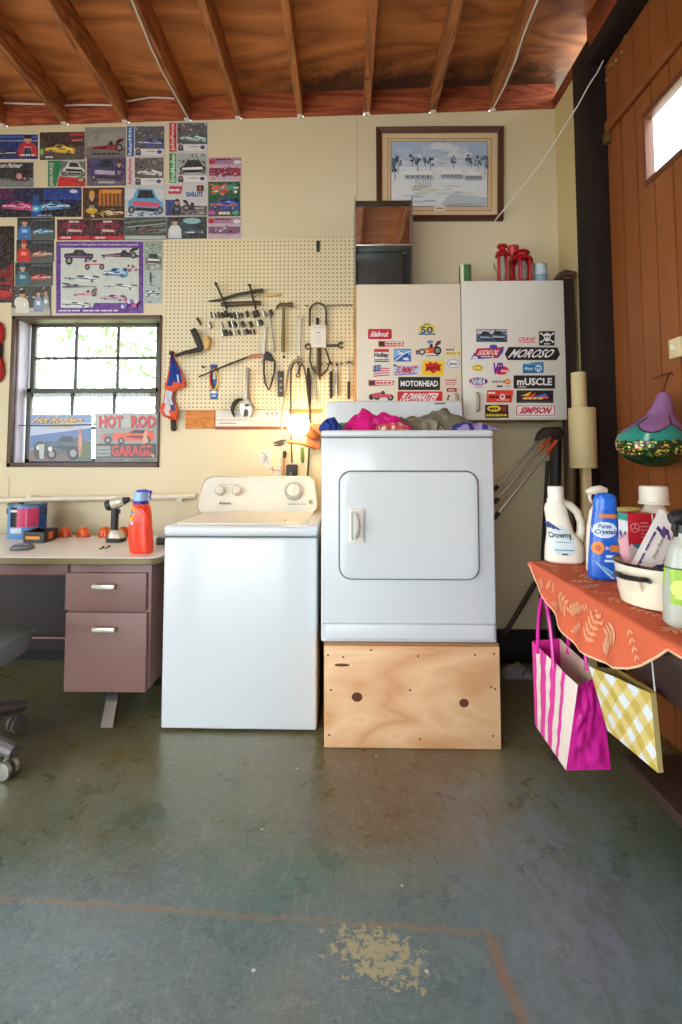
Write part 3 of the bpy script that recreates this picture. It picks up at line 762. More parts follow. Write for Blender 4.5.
part(B().bx(pxl+.006, pxr, fy+.012, dyb-.06, pzb+.01, pzt, .004), 'pedestal', DB, desk)
for (q0, q1) in ((dp(66.5, 572.5), dp(146.5, 610)), (dp(66.5, 612), dp(146, 692))):
    dr = part(B().bx(q0.x, q1.x, fy-.008, fy+.014, q1.z, q0.z, .004, 3), 'drawer', DB, desk)
    hx = (q0.x+q1.x)/2-.002; hz = q0.z-(.058 if q0.z > .6 else .07)
    b = B(); b.bx(hx-.052, hx+.052, fy-.036, fy-.028, hz-.011, hz+.011, .003); 
    for s in (-.048, .048): b.bx(hx+s-.005, hx+s+.005, fy-.030, fy-.0085, hz-.009, hz+.009, .002)
    part(b, 'handle', paint('brushed_aluminium', (206, 200, 184), .35, .7), dr)
part(B().bx(-2.7, pxl+.004, fy+.004, fy+.02, pzt-.055, pzt, .003), 'front_rail', DB, desk)
part(B().bx(-2.7, pxl+.004, dyb-.07, dyb-.055, .13, pzt, .003), 'modesty_panel', DBD, desk)
part(B().bx(-2.7, pxl+.1, dyb-.10, dyb-.075, .2, .21, .003), 'back_stretcher', DB, desk)
la, lb2 = aY(110, 694, dyf+.11), aZ(107, 727, 0)
b = B(); bt = Vector((lb2.x, lb2.y+.01, 0)); tpv = Vector((la.x+.012, bt.y+.12, pzb+.02))
def bar(b, p, q, w, d, col=None):
    p, q = Vector(p), Vector(q)
    rg = lambda c: [c+Vector((sx*w/2, sy*d/2, 0)) for sx, sy in ((-1, -1), (1, -1), (1, 1), (-1, 1))]
    return b.loft([rg(p), rg(q)], True, True, col)
bar(b, bt, tpv, .055, .03); part(b, 'leg', paint('leg_chrome', (150, 150, 150), .22, .95), desk)
b = B(); bar(b, (bt.x, dyb-.12, 0), (tpv.x, dyb-.2, pzb+.02), .055, .03); part(b, 'leg', paint('leg_chrome', (150, 150, 150), .22, .95), desk)

# ---- office chair at the left edge
ch = thing('office_chair', 'dark grey vinyl office chair on castors, only its right edge in view', 'office chair', (-1.62, 2.10, 0))
VIN = paint('grey_vinyl', (112, 130, 134), .3, var=.1); 
def cushion(cx, cy, z0, z1, rx, ry, p=4, n=40):
    rings = []
    for s, z in ((.86, z0), (.97, z0+.015), (1, z0+.04), (1, z1-.035), (.965, z1-.012), (.86, z1+.004), (.5, z1+.014), (.05, z1+.016)):
        rings.append([Vector((cx+rx*s*abs(cos(a))**(2/p)*(1 if cos(a) > 0 else -1), cy+ry*s*abs(sin(a))**(2/p)*(1 if sin(a) > 0 else -1), z)) for a in [2*pi*k/n for k in range(n)]])
    return rings
cxr = aY(27, 645, 2.1).x-.075
b = B(); b.loft(cushion(cxr-.26, 2.12, aY(10, 668, 2.0).z-.04, aY(10, 630, 2.15).z-.04, .26, .24)); st = part(b, 'seat', VIN, ch)
sz = aY(10, 640, 2.1).z-.035
b = B(); b.tube([(cxr-.0, 2.12-.16, sz+.02), (cxr+.002, 2.12, sz+.022), (cxr-.0, 2.12+.16, sz+.02)], .004, 6); part(b, 'piping', VIN, st)
b = B(); b.loft([[Vector((p.x, 0, 0)) for p in r] for r in []] or cushion(0, 0, 0, .44, .22, .055)); b.v = [Vector((cxr-.26, 1.90, .56))+Vector((p.x, p.y, p.z)) for p in b.v]
bk = part(b, 'backrest', VIN, ch)
part(B().tube([(cxr-.26, 1.9, .5), (cxr-.26, 1.86, .54), (cxr-.26, 1.88, .62)], .022, 10), 'back_bracket', BLACK, ch)
part(B().tube([(-1.62, 2.1, .14), (-1.62, 2.1, sz-.03)], [.03, .025], 12), 'gas_column', BLACK, ch)
armc = paint('base_plastic', (96, 90, 92), .4)
for k in range(5):
    a = R(-10+72*k); d = Vector((cos(a), sin(a), 0)); c = Vector((-1.62, 2.10, 0)); rad = .325 if k == 0 else .31
    b = B(); b.tube([c+Vector((0, 0, .15)), c+d*.1+Vector((0, 0, .15)), c+d*rad*.8+Vector((0, 0, .125)), c+d*(rad+.03)+Vector((0, 0, .10))], [.04, .04, .032, .026], 10)
    am = part(b, 'base_arm', armc, ch)
    w = c+d*rad; side = Vector((-d.y, d.x, 0))
    b = B()
    for s in (-1, 1):
        Mx = Matrix((d, Vector((0, 0, 1)), side)).transposed()
        b.lathe([(.018, -.012), (.033, -.01), (.036, 0), (.033, .01), (.018, .012)], w+side*.018*s+Vector((0, 0, .036)), 18, Mx)
    b.tube([w+Vector((0, 0, .04)), w+Vector((0, 0, .1))], .008, 8)
    part(b, 'castor', paint('castor_shell', (150, 150, 140), .25, .5) if k == 0 else armc, am)

# ---- wall cabinets
CYF = 2.915; cpx = lambda x, y: aY(x, y, CYF)
CREAM = paint('cabinet_cream', (224, 212, 190), .45, var=.03, vs=4); CREAM2 = paint('cabinet_white', (216, 212, 200), .42, var=.04, vs=4)
edgew = wood('raw_wood_edge', (150, 106, 56), (204, 160, 98), 'Z', 2, .6, False)
cabs = []
def cabinet(xl, xr, ztp, zbt, yf, mat_, label, hx_, hinge):
    c = thing('wall_cabinet', label, 'cabinet', ((xl+xr)/2, WY, zbt), 'wall cabinets over the dryer')
    part(B().bx(xl, xr-.002, yf+.02, WY-.001, zbt, ztp, .003), 'carcass', edgew, c)
    d = part(B().bx(xl+.012 if hinge else xl, xr-.002, yf, yf+.0195, zbt-.003, ztp+.002, .003), 'door', mat_, c)
    return c, d
cl = cpx(357, 350); cm = cpx(461.5, 350); cr = cpx(565, 350)
zt1, zb = cpx(410, 284.5).z, cpx(500, 419.5).z; zt2 = aY(510, 281, CYF-.01).z
cabL, doorL = cabinet(cpx(354.5, 350).x, cm.x, zt1, zb, CYF, CREAM, 'left cream wall cabinet covered with racing stickers', 0, True)
cabR, doorR = cabinet(cm.x+.002, cr.x, zt2, zb, CYF-.01, CREAM2, 'right white wall cabinet covered with racing stickers', 0, False)
for dr, y, (xa, ya, xb, yb) in ((doorL, CYF, (454, 394, 458.5, 413)), (doorR, CYF-.01, (475, 393, 479.5, 411))):
    p, q = aY(xa, yb, y), aY(xb, ya, y)
    b = B(); mx = (p.x+q.x)/2
    b.tube([(mx, y+.001, p.z), (mx, y-.018, p.z+.008), (mx, y-.022, (p.z+q.z)/2), (mx, y-.018, q.z-.008), (mx, y+.001, q.z)], [.008, .009, .009, .009, .008], 8)
    part(b, 'handle', paint('handle_bronze', (150, 140, 120), .4, .4), dr)
# ================================================================== PRINTS ON THE WALL
rp = random.Random(21)
WH_ = (232, 232, 230)
PW = wallP(0.0005)
def poster(quad, bg, label, group='racing posters on the back wall', name='poster', border=None, cat='poster'):
    """quad: x0, y0, x1, y1 in the picture; returns the art surface"""
    x0, y0, x1, y1 = quad; a = Print(PW)
    sl = -.012*(x1-x0)
    a.base([(x0, y1), (x1, y1+sl), (x1, y0+sl), (x0, y0)], border or bg)
    if border: a.rect(x0+.8, y0+.9+sl*.5, x1-.8, y1-.9+sl*.5, bg)
    a.meta = (name, label, cat, group); return a
PHOTO = printed('photo_print', .38, .45, 0, .3, 42)
def done(a):
    n, l, c, g = a.meta; return solo(a.b, n, PHOTO, l, c, g)
def crowd(a, rect, n=26, cols=((40, 40, 46), (150, 140, 136), (200, 196, 190), (96, 60, 60), (60, 70, 96), (120, 112, 104))): return a.blobs(rect, cols, n, .5, 1.6, rp)
# row 1
a = poster((-9, 134, 39, 160.5), (22, 44, 112), 'blue racing poster of a driver in red, left end of the top row', border=WH_)
a.rect(-8, 136, 38, 138, (60, 100, 180)); a.rect(-8, 140.5, 38, 141.5, (150, 170, 220)); a.car((-6, 145, 17, 157), (14, 22, 50), 'funny'); a.person((18, 135, 38, 157), (196, 40, 60), hair=(50, 36, 30)); a.shape((18, 135, 38, 157), [(.3, 0), (.7, 0), (.66, .4), (.34, .4)], (40, 60, 90)); a.marks(21, 154.2, 37, 156.6, (230, 230, 235)); done(a)
a = poster((40, 132.5, 84.6, 160), (62, 42, 40), 'dark poster of a yellow race car with raised body, top row')
a.rect(40.5, 147, 84.2, 159.2, (88, 80, 80)); a.ell(42, 152, 2, 3, (140, 190, 40)); a.ell(42.6, 144, 1.5, 5, (60, 90, 40)); a.rect(69, 133.5, 84, 136, (196, 40, 44)); a.rect(70, 137, 83, 142, (110, 40, 40)); a.car((72, 137, 83, 142), (196, 60, 50)); a.car((45, 138, 75, 155), (236, 188, 30), 'funny', (250, 230, 120), True); a.marks(46, 156.5, 54, 158.6, WH_, 2); done(a)
a = poster((85, 127.5, 126, 158.5), (150, 144, 140), 'grey poster of a long red dragster, top row')
a.blobs((86, 129, 125, 150), ((160, 154, 150), (142, 136, 132)), 14, 4, 9, rp); a.rect(85.6, 148, 125.4, 158, (122, 118, 112)); a.car((91, 138.5, 124, 152), (160, 30, 44), 'dragster', (60, 40, 44)); a.marks(93, 152.8, 121, 155.6, (50, 46, 46), 6); done(a)
def sidecard(quad, strip, title, tcol, body, label, foot=(228, 228, 230), ground=(96, 96, 104), kind='funny', flip=True):
    a = poster(quad, (206, 206, 208), label); x0, y0, x1, y1 = quad; w = x1-x0
    a.rect(x0+.5, y0+.6, x0+7.5, y1-.6, strip); a.text(title, x0+1.6, y0+1.6, x0+6.4, y1-1.6, tcol, vert=True, bold=.03)
    a.rect(x0+8.5, y0+.6, x1-.6, y1-8, ground); crowd(a, (x0+8.5, y0+.6, x1-.6, y0+(y1-y0)*.4), 30)
    a.car((x0+11, y0+(y1-y0)*.24, x1-1.5, y1-9.5), body, kind, flip=flip); 
    a.rect(x0+8.5, y1-7.5, x1-.6, y1-.8, foot); a.person((x0+9, y1-10.5, x0+15, y1-1), (70, 70, 90)); a.line([(x0+20, y1-5), (x1-9, y1-5)], .8, (150, 150, 160)); a.ell(x1-5, y1-4.4, 2.6, 1.9, (70, 80, 140)); return done(a)
sidecard((126.6, 126, 165, 157), (38, 88, 170), 'RobertHight', (220, 232, 246), (60, 90, 170), 'race card with a blue title strip on its left, top row')
sidecard((169, 122.6, 208, 152.4), (206, 30, 50), 'JohnForce', WH_, (150, 196, 190), 'race card with a bright red title strip, top right of the wall')
# row 2
a = poster((-9, 162, 34.4, 188.5), (40, 42, 44), 'black and white poster of a dark dragster, left end of the second row', border=(200, 200, 200))
a.rect(-8, 178, 33.5, 187.4, (130, 134, 134)); a.car((-7, 172, 30, 182), (30, 32, 34), 'dragster', (120, 122, 122)); a.ell(19.5, 176.5, 3, 3, (216, 150, 150)); a.text('Scott Palmer', -6, 163.6, 24, 168, (240, 240, 240), .1); done(a)
a = poster((48, 160.4, 86, 187), (188, 190, 188), 'poster with a slanting green title panel and white race car, second row')
a.poly([(48.2, 186.6), (56, 186.6), (63, 160.8), (48.2, 160.8)], (20, 130, 76)); a.text('JOHN FORCE', 49.6, 163, 54.4, 186, WH_, vert=True); a.rect(61, 161.5, 85.6, 176, (110, 118, 116)); a.car((63, 161.6, 85, 176), (222, 224, 222), 'front', (40, 40, 44)); a.poly([(57, 186.6), (85.6, 186.6), (85.6, 179), (59.5, 176.5)], (206, 44, 40)); a.ell(81, 180, 4.2, 3.4, (60, 50, 46)); a.ell(81, 180, 3, 2.2, (190, 150, 120)); done(a)
a = poster((87, 157.8, 126, 186), (86, 74, 116), 'purple poster of a lifted race truck, second row')
crowd(a, (88, 158.6, 125, 170), 30, ((60, 50, 90), (130, 120, 150), (40, 40, 60), (96, 96, 130))); a.rect(87.6, 176, 125.4, 185.2, (112, 100, 120)); a.car((91, 159.5, 123, 181), (70, 66, 120), 'front', (190, 180, 200)); a.person((115, 160, 124, 181), (60, 46, 90)); a.rect(99, 182, 115, 183.8, (196, 190, 200)); done(a)
sidecard((126.4, 157.4, 164.2, 186.4), (222, 206, 208), 'AshleyForce', (206, 60, 90), (216, 214, 210), 'race card with a pale pink title strip, second row', ground=(104, 100, 104))
sidecard((169, 153, 207.6, 183.6), (40, 138, 74), 'EricMedlen', (210, 236, 214), (36, 42, 46), 'race card with a green title strip and black car, below the red striped card', ground=(176, 184, 184), kind='front')
def crowdcard(quad, label, band=(150, 40, 70)):
    a = poster(quad, (206, 180, 196), label); x0, y0, x1, y1 = quad; h = y1-y0
    a.rect(x0+.5, y0+.6, x1-.5, y0+h*.3, (176, 130, 160)); a.ell(x1-4, y0+h*.2, 4, 2, (230, 226, 230)); a.ell(x0+4, y0+h*.18, 3, 2.4, (196, 30, 50)); a.rect(x0+1, y0+h*.45, x1-1, y0+h*.78, band); crowd(a, (x0+1, y0+h*.36, x1-1, y1-1), 46, ((190, 60, 90), (222, 214, 220), (120, 50, 80), (60, 50, 60), (206, 170, 180))); a.marks(x0+8, y0+1.2, x1-9, y0+3.6, (90, 30, 60)); return done(a)
crowdcard((208.4, 157.6, 241.6, 181), 'pink group photo card at the right end of the second row')
# row 3
a = poster((-12, 188.6, 81.6, 217.6), (16, 26, 70), 'wide dark blue poster of a pink and a blue race car side by side')
a.rect(-12, 204, 81, 217, (10, 14, 34)); a.rect(-12, 189.4, 14, 199, (84, 26, 76)); a.rect(44, 189.4, 81, 200, (20, 60, 150)); a.poly([(31, 217), (42, 217), (38, 195), (34, 195)], (22, 80, 160)); a.ell(36, 209, 5, 3.4, (40, 170, 210)); a.ell(36, 209, 2.4, 1.6, (170, 236, 250)); a.car((2, 194, 33, 212), (216, 60, 140), 'funny', (246, 214, 232), True); a.car((40, 194, 71, 212), (70, 150, 216), 'funny', (226, 240, 250)); a.ell(74, 191.8, 4, 1.8, (210, 220, 240)); a.marks(38, 214.6, 54, 216.8, (150, 170, 220)); done(a)
a = poster((83, 188, 124.6, 219), (74, 38, 20), 'orange lit poster of a crew member beside a race car, third row')
for k in range(6): a.rect(99+k*4, 189.5, 101.6+k*4, 206, (206-k*8, 112, 36))
a.rect(102, 190, 122, 193.4, (226, 150, 70)); a.person((85, 191, 99, 217.6), (60, 50, 40), cap=(214, 160, 40)); a.ell(92, 211, 6, 3, (214, 168, 50)); a.car((101, 204, 124, 217), (216, 176, 60), 'funny', (240, 240, 236)); a.blobs((84, 209, 123, 218), ((230, 180, 60), (40, 30, 26), (220, 220, 214)), 20, .7, 2, rp); done(a)
a = poster((125, 187, 164.6, 217.4), (196, 206, 214), 'pale poster of a light blue race car filling the sheet, third row')
a.rect(125.6, 189, 164, 199, (214, 220, 226)); a.car((128, 188.6, 163.6, 213.6), (96, 168, 214), 'front', (222, 80, 110)); crowd(a, (126, 211.5, 164, 217), 30, ((60, 80, 120), (180, 190, 200), (40, 60, 100), (120, 140, 170))); done(a)
a = poster((165, 184.4, 208, 216.4), (206, 206, 208), 'collage poster with blue lettering and a portrait of a driver, third row')
a.rect(165.6, 200, 180, 215.8, (60, 70, 130)); a.poly([(168, 194), (181, 194), (183, 186.6), (170, 186)], (196, 60, 80)); a.marks(169.4, 188.6, 181, 191.8, WH_, 2); a.text('GARLITS', 186, 192, 203, 197, (40, 90, 160), bold=.05); a.rect(197, 185.6, 203.8, 191.6, (26, 28, 40)); a.ell(200.4, 188.6, 1.8, 2, (190, 60, 60)); a.person((172, 199, 182, 215.6), (30, 36, 60)); a.rect(181, 206, 207.4, 215.8, (120, 118, 116)); a.car((183, 200, 207, 211.6), (52, 54, 60), 'dragster', (190, 190, 190), True); a.blobs((182, 211, 207, 215.6), ((60, 60, 60), (190, 186, 180)), 12, .8, 2, rp); done(a)
a = poster((208.4, 182, 240.4, 216.6), (40, 90, 60), 'colourful poster of a bright blue race car at the right end of the third row')
a.blobs((209, 182.6, 239.6, 196), ((226, 90, 40), (240, 230, 220), (210, 40, 60), (40, 130, 70), (60, 160, 140)), 30, 1.5, 4, rp); a.rect(209, 205, 240, 216, (74, 70, 84)); a.car((209.4, 189, 239, 212), (36, 74, 190), 'funny', (230, 120, 60), True); a.ell(212, 213, 3.4, 2, (206, 80, 180)); a.ell(235.6, 213.2, 3.6, 2.2, (40, 180, 130)); a.marks(219, 211.6, 231, 215.6, (236, 230, 210)); done(a)
# row 4
def driver(quad, suit, cap, car, label, hair=(50, 40, 34)):
    a = poster(quad, (40, 52, 58), label); x0, y0, x1, y1 = quad
    a.rect(x0+.4, y0+(y1-y0)*.55, x1-.4, y1-.5, (84, 92, 92)); a.line([(x0+16, y0+3), (x1-2, y0+2.4)], .7, (110, 120, 124)); a.car((x0+16, y0+6, x1-1.5, y1-4.5), car, 'funny'); a.person((x0+.6, y0+.6, x0+14.6, y1-.6), suit, cap=cap, hair=hair); return done(a)
driver((17.4, 217.8, 55, 239.6), (60, 120, 190), None, (90, 170, 220), 'poster of a driver in blue beside a light blue race car')
driver((16.6, 239.9, 54, 262.4), (206, 50, 44), (196, 40, 40), (206, 120, 90), 'poster of a driver in red suit and red cap')
driver((15.4, 262.7, 53, 286), (60, 110, 130), (40, 80, 140), (206, 70, 60), 'poster of a driver in teal suit beside a red race car')
a = poster((11.6, 286.4, 51.4, 317), (70, 74, 72), 'faded photo print of mechanics bending over, above the window corner')
crowd(a, (12.4, 287.4, 50.6, 299), 30, ((30, 34, 34), (150, 156, 150), (206, 206, 196), (50, 60, 80))); a.rect(12.2, 308, 50.8, 316.4, (190, 186, 170)); a.person((16, 290, 30, 313), (226, 222, 206), hair=(30, 30, 30)); a.person((34, 289, 44, 312), (130, 150, 180)); a.person((43, 288, 50, 310), (150, 160, 170)); a.ell(20, 303, 5, 6, (230, 226, 212)); done(a)
a = poster((-9, 226.4, 14.4, 302.8), (26, 14, 16), 'tall black and red poster cut off at the left edge of the photo')
a.poly([(-8, 268), (-8, 300), (13.6, 300), (13.6, 262), (4, 270)], (120, 16, 22)); a.ell(4, 292, 9, 6, (190, 30, 34)); a.car((-8, 276, 13, 292), (150, 20, 26), 'front', (60, 10, 14)); a.ell(2, 244, 8, 11, (44, 26, 28)); done(a)
for x0, x1, lab in ((57.2, 91.2, 'left one of two matching dark red race cards above the purple poster'), (91.5, 124, 'right one of two matching dark red race cards above the purple poster')):
    a = poster((x0, 219.6, x1, 240.4), (66, 18, 34), lab)
    a.ell((x0+x1)/2, 226, 13, 4.6, (120, 30, 60)); a.car((x0+9, 224.6, x1-8, 234.6), (160, 40, 56), 'front', (220, 200, 206)); a.poly([(x0+.6, 240), (x1-.6, 239.6), (x1-.6, 235.6), (x0+.6, 236.6)], (190, 40, 54)); a.marks(x0+12, 220.6, x1-11, 223, (240, 224, 228), 2); a.marks(x0+4, 236.6, x0+15, 239, (236, 210, 214), 2); done(a)
a = poster((124.2, 217.6, 166.6, 240.2), (70, 84, 80), 'dark green poster of a streaking race car, fourth row')
for k in range(7): a.poly([(125+k*2, 222+k*2.4), (166, 219+k*2), (166, 220+k*2), (125, 223.4+k*2.4)], ((120, 134, 126), (50, 62, 60), (170, 180, 172))[k % 3])
a.car((136, 221, 160, 234), (56, 70, 70), 'funny', (190, 80, 84)); a.rect(125, 236, 166, 239.6, (180, 190, 182)); done(a)
a = poster((167, 217, 206.8, 239), (40, 66, 76), 'dark teal poster of a crouching racer in white, fourth row')
a.ell(192, 221, 9, 3, (150, 190, 196)); a.poly([(190, 239), (206, 238), (206, 226), (196, 224)], (24, 40, 46)); a.person((168, 218, 182, 238.4), (206, 216, 220), hair=(40, 32, 30)); a.ell(175, 231, 5.4, 5, (220, 226, 228)); a.car((184, 226, 205, 235), (60, 96, 110), 'dragster'); done(a)
crowdcard((207.6, 217.2, 241, 238.6), 'pink group photo card at the right end of the fourth row', (120, 90, 120))
a = poster((144.6, 240.8, 162.4, 270.6), (150, 166, 156), 'narrow green-white poster right of the purple poster, upper one')
crowd(a, (145, 241.4, 162, 270), 40, ((90, 116, 106), (206, 216, 206), (60, 80, 76), (170, 186, 176))); a.car((146, 254, 161.6, 264), (70, 92, 92), 'front'); done(a)
a = poster((144.4, 271, 162.2, 303.6), (176, 190, 188), 'narrow pale poster right of the purple poster, lower one')
crowd(a, (145, 271.6, 161.8, 303), 34, ((120, 146, 150), (220, 226, 222), (80, 104, 110), (190, 200, 196))); a.car((146, 286, 161.4, 297), (206, 214, 216), 'funny', (70, 90, 110)); a.rect(150, 273, 152, 283, (60, 74, 80)); done(a)
# the large purple one
a = poster((55.6, 241.4, 144.2, 314.6), (96, 46, 146), 'large purple bordered poster showing many race cars, over the window', border=(196, 190, 200))
a.rect(61, 248, 139, 307.6, (206, 214, 208)); a.poly([(61, 308), (86, 308), (90, 303), (61, 299)], (220, 226, 222)); a.poly([(92, 308), (139, 308), (139, 303), (95, 303)], (96, 46, 146))
a.text('A World Leader in Racing Body and High Performance Components', 60, 243.6, 138, 246.2, (230, 224, 240)); a.marks(59, 309.6, 81, 311.8, (224, 216, 236), 5); a.marks(83, 309.6, 120, 311.8, (224, 216, 236), 6)
for r_, c_, k_, t_, fl in (((63, 250, 95, 265), (54, 44, 66), 'truck', (130, 100, 150), False), ((83, 260, 107, 270), (214, 210, 210), 'truck', (190, 60, 70), True), ((102, 247.6, 139, 259), (50, 48, 60), 'dragster', (190, 110, 140), False), ((63, 270, 100, 282.6), (222, 226, 226), 'funny', (110, 160, 200), True), ((103, 261, 128, 278.6), (96, 164, 214), 'funny', (236, 240, 240), True), ((128, 260, 139, 273), (226, 170, 190), 'funny', (240, 230, 230), False), ((63, 283.4, 97, 288.6), (90, 90, 100), 'dragster', (170, 170, 170), True), ((103, 280, 138, 290), (228, 228, 226), 'funny', (170, 180, 186), True), ((75, 289, 98, 297), (226, 180, 182), 'dragster', (206, 80, 90), False), ((101, 290.6, 126, 302), (190, 150, 180), 'funny', (226, 206, 220), True), ((62, 298.6, 90, 308), (230, 234, 232), 'funny', (60, 100, 150), True)):
    a.car(r_, c_, k_, t_, fl)
for k in range(7): a.ell(124+k*2.2+rp.uniform(-.6, .6), 305+rp.uniform(-4, 4), 2.2, 2, ((230, 220, 240), (120, 110, 190), (206, 90, 140))[k % 3])
done(a)
# something red and black hanging at the very edge
b = B((176, 40, 40)); q = lambda x, y, o=.02: aY(x, y, WY-o)
b.loft([[q(-3+ (7 if True else 0)*cos(t)*s, y)+Vector((0, .022*sin(t)*s, 0)) for t in [2*pi*k/14 for k in range(14)]] for y, s in ((382, .35), (379, .8), (373, 1), (364, .95), (358, .7), (350, .72), (343, .72), (338, .95), (330, 1), (324, .8), (321, .3))], True, True, None, lambda p: (176, 40, 40) if p.z > q(0, 343).z or p.z < q(0, 361).z else (40, 34, 34))
solo(b, 'tail_light', printed('glossy_print', .2), 'red and black lamp hanging on the wall at the left edge', 'lamp', loc=q(-3, 382))

# ---- metal signs standing in the window
SY = WY+.055
PS = lambda x, y, d: aY(x, y, SY)+Vector((0, -d, 0))
TIN = printed('printed_tin', .3, .5)
a = Print(PS, .002); a.base([(29.5, 461), (91.6, 461), (91.6, 414.6), (31, 414.6)], (120, 150, 196)); R0 = (30.5, 415, 91, 460.4)
a.poly([(30.4, 448), (91, 440), (91, 424), (31, 430)], (84, 116, 172)); a.poly([(30.4, 436), (91, 428), (91, 422), (31, 425)], (176, 194, 220)); a.rect(30.2, 450, 91, 460.6, (120, 96, 84)); a.poly([(78, 460.4), (91, 460.4), (91, 441), (80, 441)], (84, 104, 66))
a.car((33, 434, 80, 460), (70, 88, 104), 'rod', (150, 168, 176)); a.ell(41, 450, 7, 9, (52, 58, 60)); a.ell(50.5, 449, 2.2, 2.6, (216, 222, 220)); a.ell(38.5, 447.6, 2, 2.4, (216, 222, 220)); a.poly([(40, 459), (44, 459), (45, 444), (39, 444)], (180, 186, 180))
a.shape((77, 428, 84, 457), [(.3, 0), (.44, 0), (.5, .4), (.56, 0), (.7, 0), (.8, .5), (.72, .8), (.3, .8), (.2, .5)], (206, 140, 104)); a.ell(80.5, 431, 1.7, 2.2, (190, 120, 80))
a.text('Hot Rodders', 33, 417, 87, 423.4, (44, 38, 30), .12, bold=.05); a.text('Hot Rodders', 32.6, 416.6, 86.6, 423, (230, 186, 96), .12); a.text('Anonymous', 45, 424.6, 74, 429.6, (226, 186, 110), .12)
solo(a.b, 'tin_sign', TIN, 'tin sign of a blue vintage car, left one standing in the window', 'sign', 'tin signs in the window')
a = Print(PS, .002); a.base([(95.5, 461.6), (157, 461.6), (157.4, 413.4), (95.5, 413.4)], (150, 152, 148))
a.rect(96.4, 414.4, 156.6, 427.4, (176, 178, 176)); a.rect(96.4, 443.6, 156.6, 458, (54, 62, 56)); a.rect(97, 446, 110.6, 456.4, (150, 156, 150)); a.rect(98, 449.4, 109.6, 450.4, (70, 76, 70)); a.rect(98, 453, 109.6, 454, (70, 76, 70))
for t_, x0, x1, y0, y1 in (('HOT', 99, 123, 415.2, 427.6), ('ROD', 131, 156, 415.2, 427.6), ('GARAGE', 111.6, 152, 445, 456.4)):
    a.text(t_, x0+.6, y0+.6, x1+.6, y1+.6, (40, 30, 28), bold=.05); a.text(t_, x0, y0, x1, y1, (206, 50, 44), bold=.04)
a.car((99.4, 428.4, 154.6, 444.4), (232, 84, 36), 'rod', (40, 36, 36)); a.shape((141, 430, 150, 444), [(.2, 0), (.9, .1), (.7, .4), (.8, .8), (.5, 1), (.3, .7)], (214, 160, 130)); a.poly([(146, 447), (155, 456), (153, 458), (149, 449)], (214, 160, 130)); a.text('RESTORATION - CONVERSION', 96.8, 458.6, 155, 460.8, (60, 60, 56))
solo(a.b, 'tin_sign', TIN, 'tin sign with a red hot rod and red block lettering, right one in the window', 'sign', 'tin signs in the window')
b = B(); b.tube([aY(18, 425.5, SY-.01), aY(40, 425.6, SY-.012), aY(95, 424.6, SY-.012)], .004, 6); solo(b, 'rod', paint('dull_steel', (120, 120, 118), .4, .8), 'thin grey rod holding the tin signs against the window', 'rod')

# ---- framed winter picture
FY = WY-.001
PF = lambda x, y, d: aY(x, y, FY)+Vector((0, -d, 0))
fr = thing('framed_picture', 'dark framed winter landscape picture hanging over the wall cabinets', 'picture', aY(439, 221, FY))
b = B(); o_ = [aY(x, y, FY) for x, y in ((376, 128.6), (503, 127.6), (502.6, 221.4), (376.4, 221.8))]; i_ = [aY(x, y, FY) for x, y in ((381.6, 134), (497.4, 133.2), (497, 215.8), (381.8, 216.2))]
def fring(ins, d):
    return [o_[k].lerp(i_[k], ins)+Vector((0, -d, 0)) for k in range(4)]
b.loft([fring(0, 0), fring(0, .02), fring(.3, .028), fring(.75, .02), fring(1, .014), fring(1, .004)], False); part(b, 'frame', paint('mahogany_frame', (84, 50, 38), .3, var=.2), fr, ang=20)
a = Print(PF, .006); a.base([(381, 217), (498, 217), (498, 133), (381, 133)], (212, 182, 142))
a.rect(383, 135, 496, 214.6, (222, 196, 156)); a.rect(387.4, 138.8, 491.4, 211.4, (150, 110, 70)); a.rect(388, 139.4, 490.8, 210.8, (218, 190, 150)); a.rect(390.6, 142, 487.6, 207.4, (110, 96, 90)); part(a.b, 'mat_board', PRINT, fr)
c = Print(PF, .001, .0075); c.base([(391.2, 206.8), (487, 206.8), (487, 142.6), (391.2, 142.6)], (206, 218, 230))
c.rect(391.4, 142.8, 486.8, 160, (170, 192, 220))
for _ in range(26): x = rp.uniform(398, 480); y = rp.uniform(146, 164); c.ell(x, y, rp.uniform(4, 10), rp.uniform(1.5, 4), ((196, 208, 226), (214, 222, 232), (184, 200, 222))[rp.randrange(3)]) if 392 < x-10 and x+10 < 486 else None
c.rect(391.4, 168, 486.8, 206.6, (224, 230, 234))
for _ in range(22): 
    x = rp.uniform(404, 474); c.ell(x, rp.uniform(184, 203), rp.uniform(4, 11), rp.uniform(.6, 1.4), ((206, 212, 206), (190, 206, 220), (218, 214, 196), (170, 190, 210))[rp.randrange(4)])
for x, y, s in ((398, 166, 9), (394.6, 170, 12), (412, 162, 6), (417, 165, 8), (430, 166, 6.5), (424, 164, 4), (452.6, 164, 5.5), (467, 163, 6), (477, 166, 7.5), (470, 165, 5), (484, 168, 9)):
    c.line([(x, y+s), (x, y-s)], .5, (90, 96, 120))
    for k in range(9): 
        xx = max(392.6, min(485.8, x+rp.uniform(-s*.4, s*.4))); c.ell(xx, y-rp.uniform(-s*.2, s), 1.2, s*.16, ((92, 108, 140), (120, 134, 164), (80, 92, 120))[k % 3])
for x0, x1, y in ((404, 432, 177), (440, 462, 176.6), (464, 480, 178)):
    c.poly([(x0, y+4), (x1, y+4), (x1, y), (x0, y)], (168, 176, 186)); c.poly([(x0-1, y), (x1+1, y), (x1-2, y-4), (x0+3, y-4)], (236, 240, 242))
    for k in range(5): c.rect(x0+2+k*(x1-x0)/5.5, y+1, x0+4+k*(x1-x0)/5.5, y+2.6, (100, 104, 116))
for k in range(7): c.line([(415+k*2.4, 190), (415.4+k*2.4, 182+k % 3)], .5, (130, 140, 160))
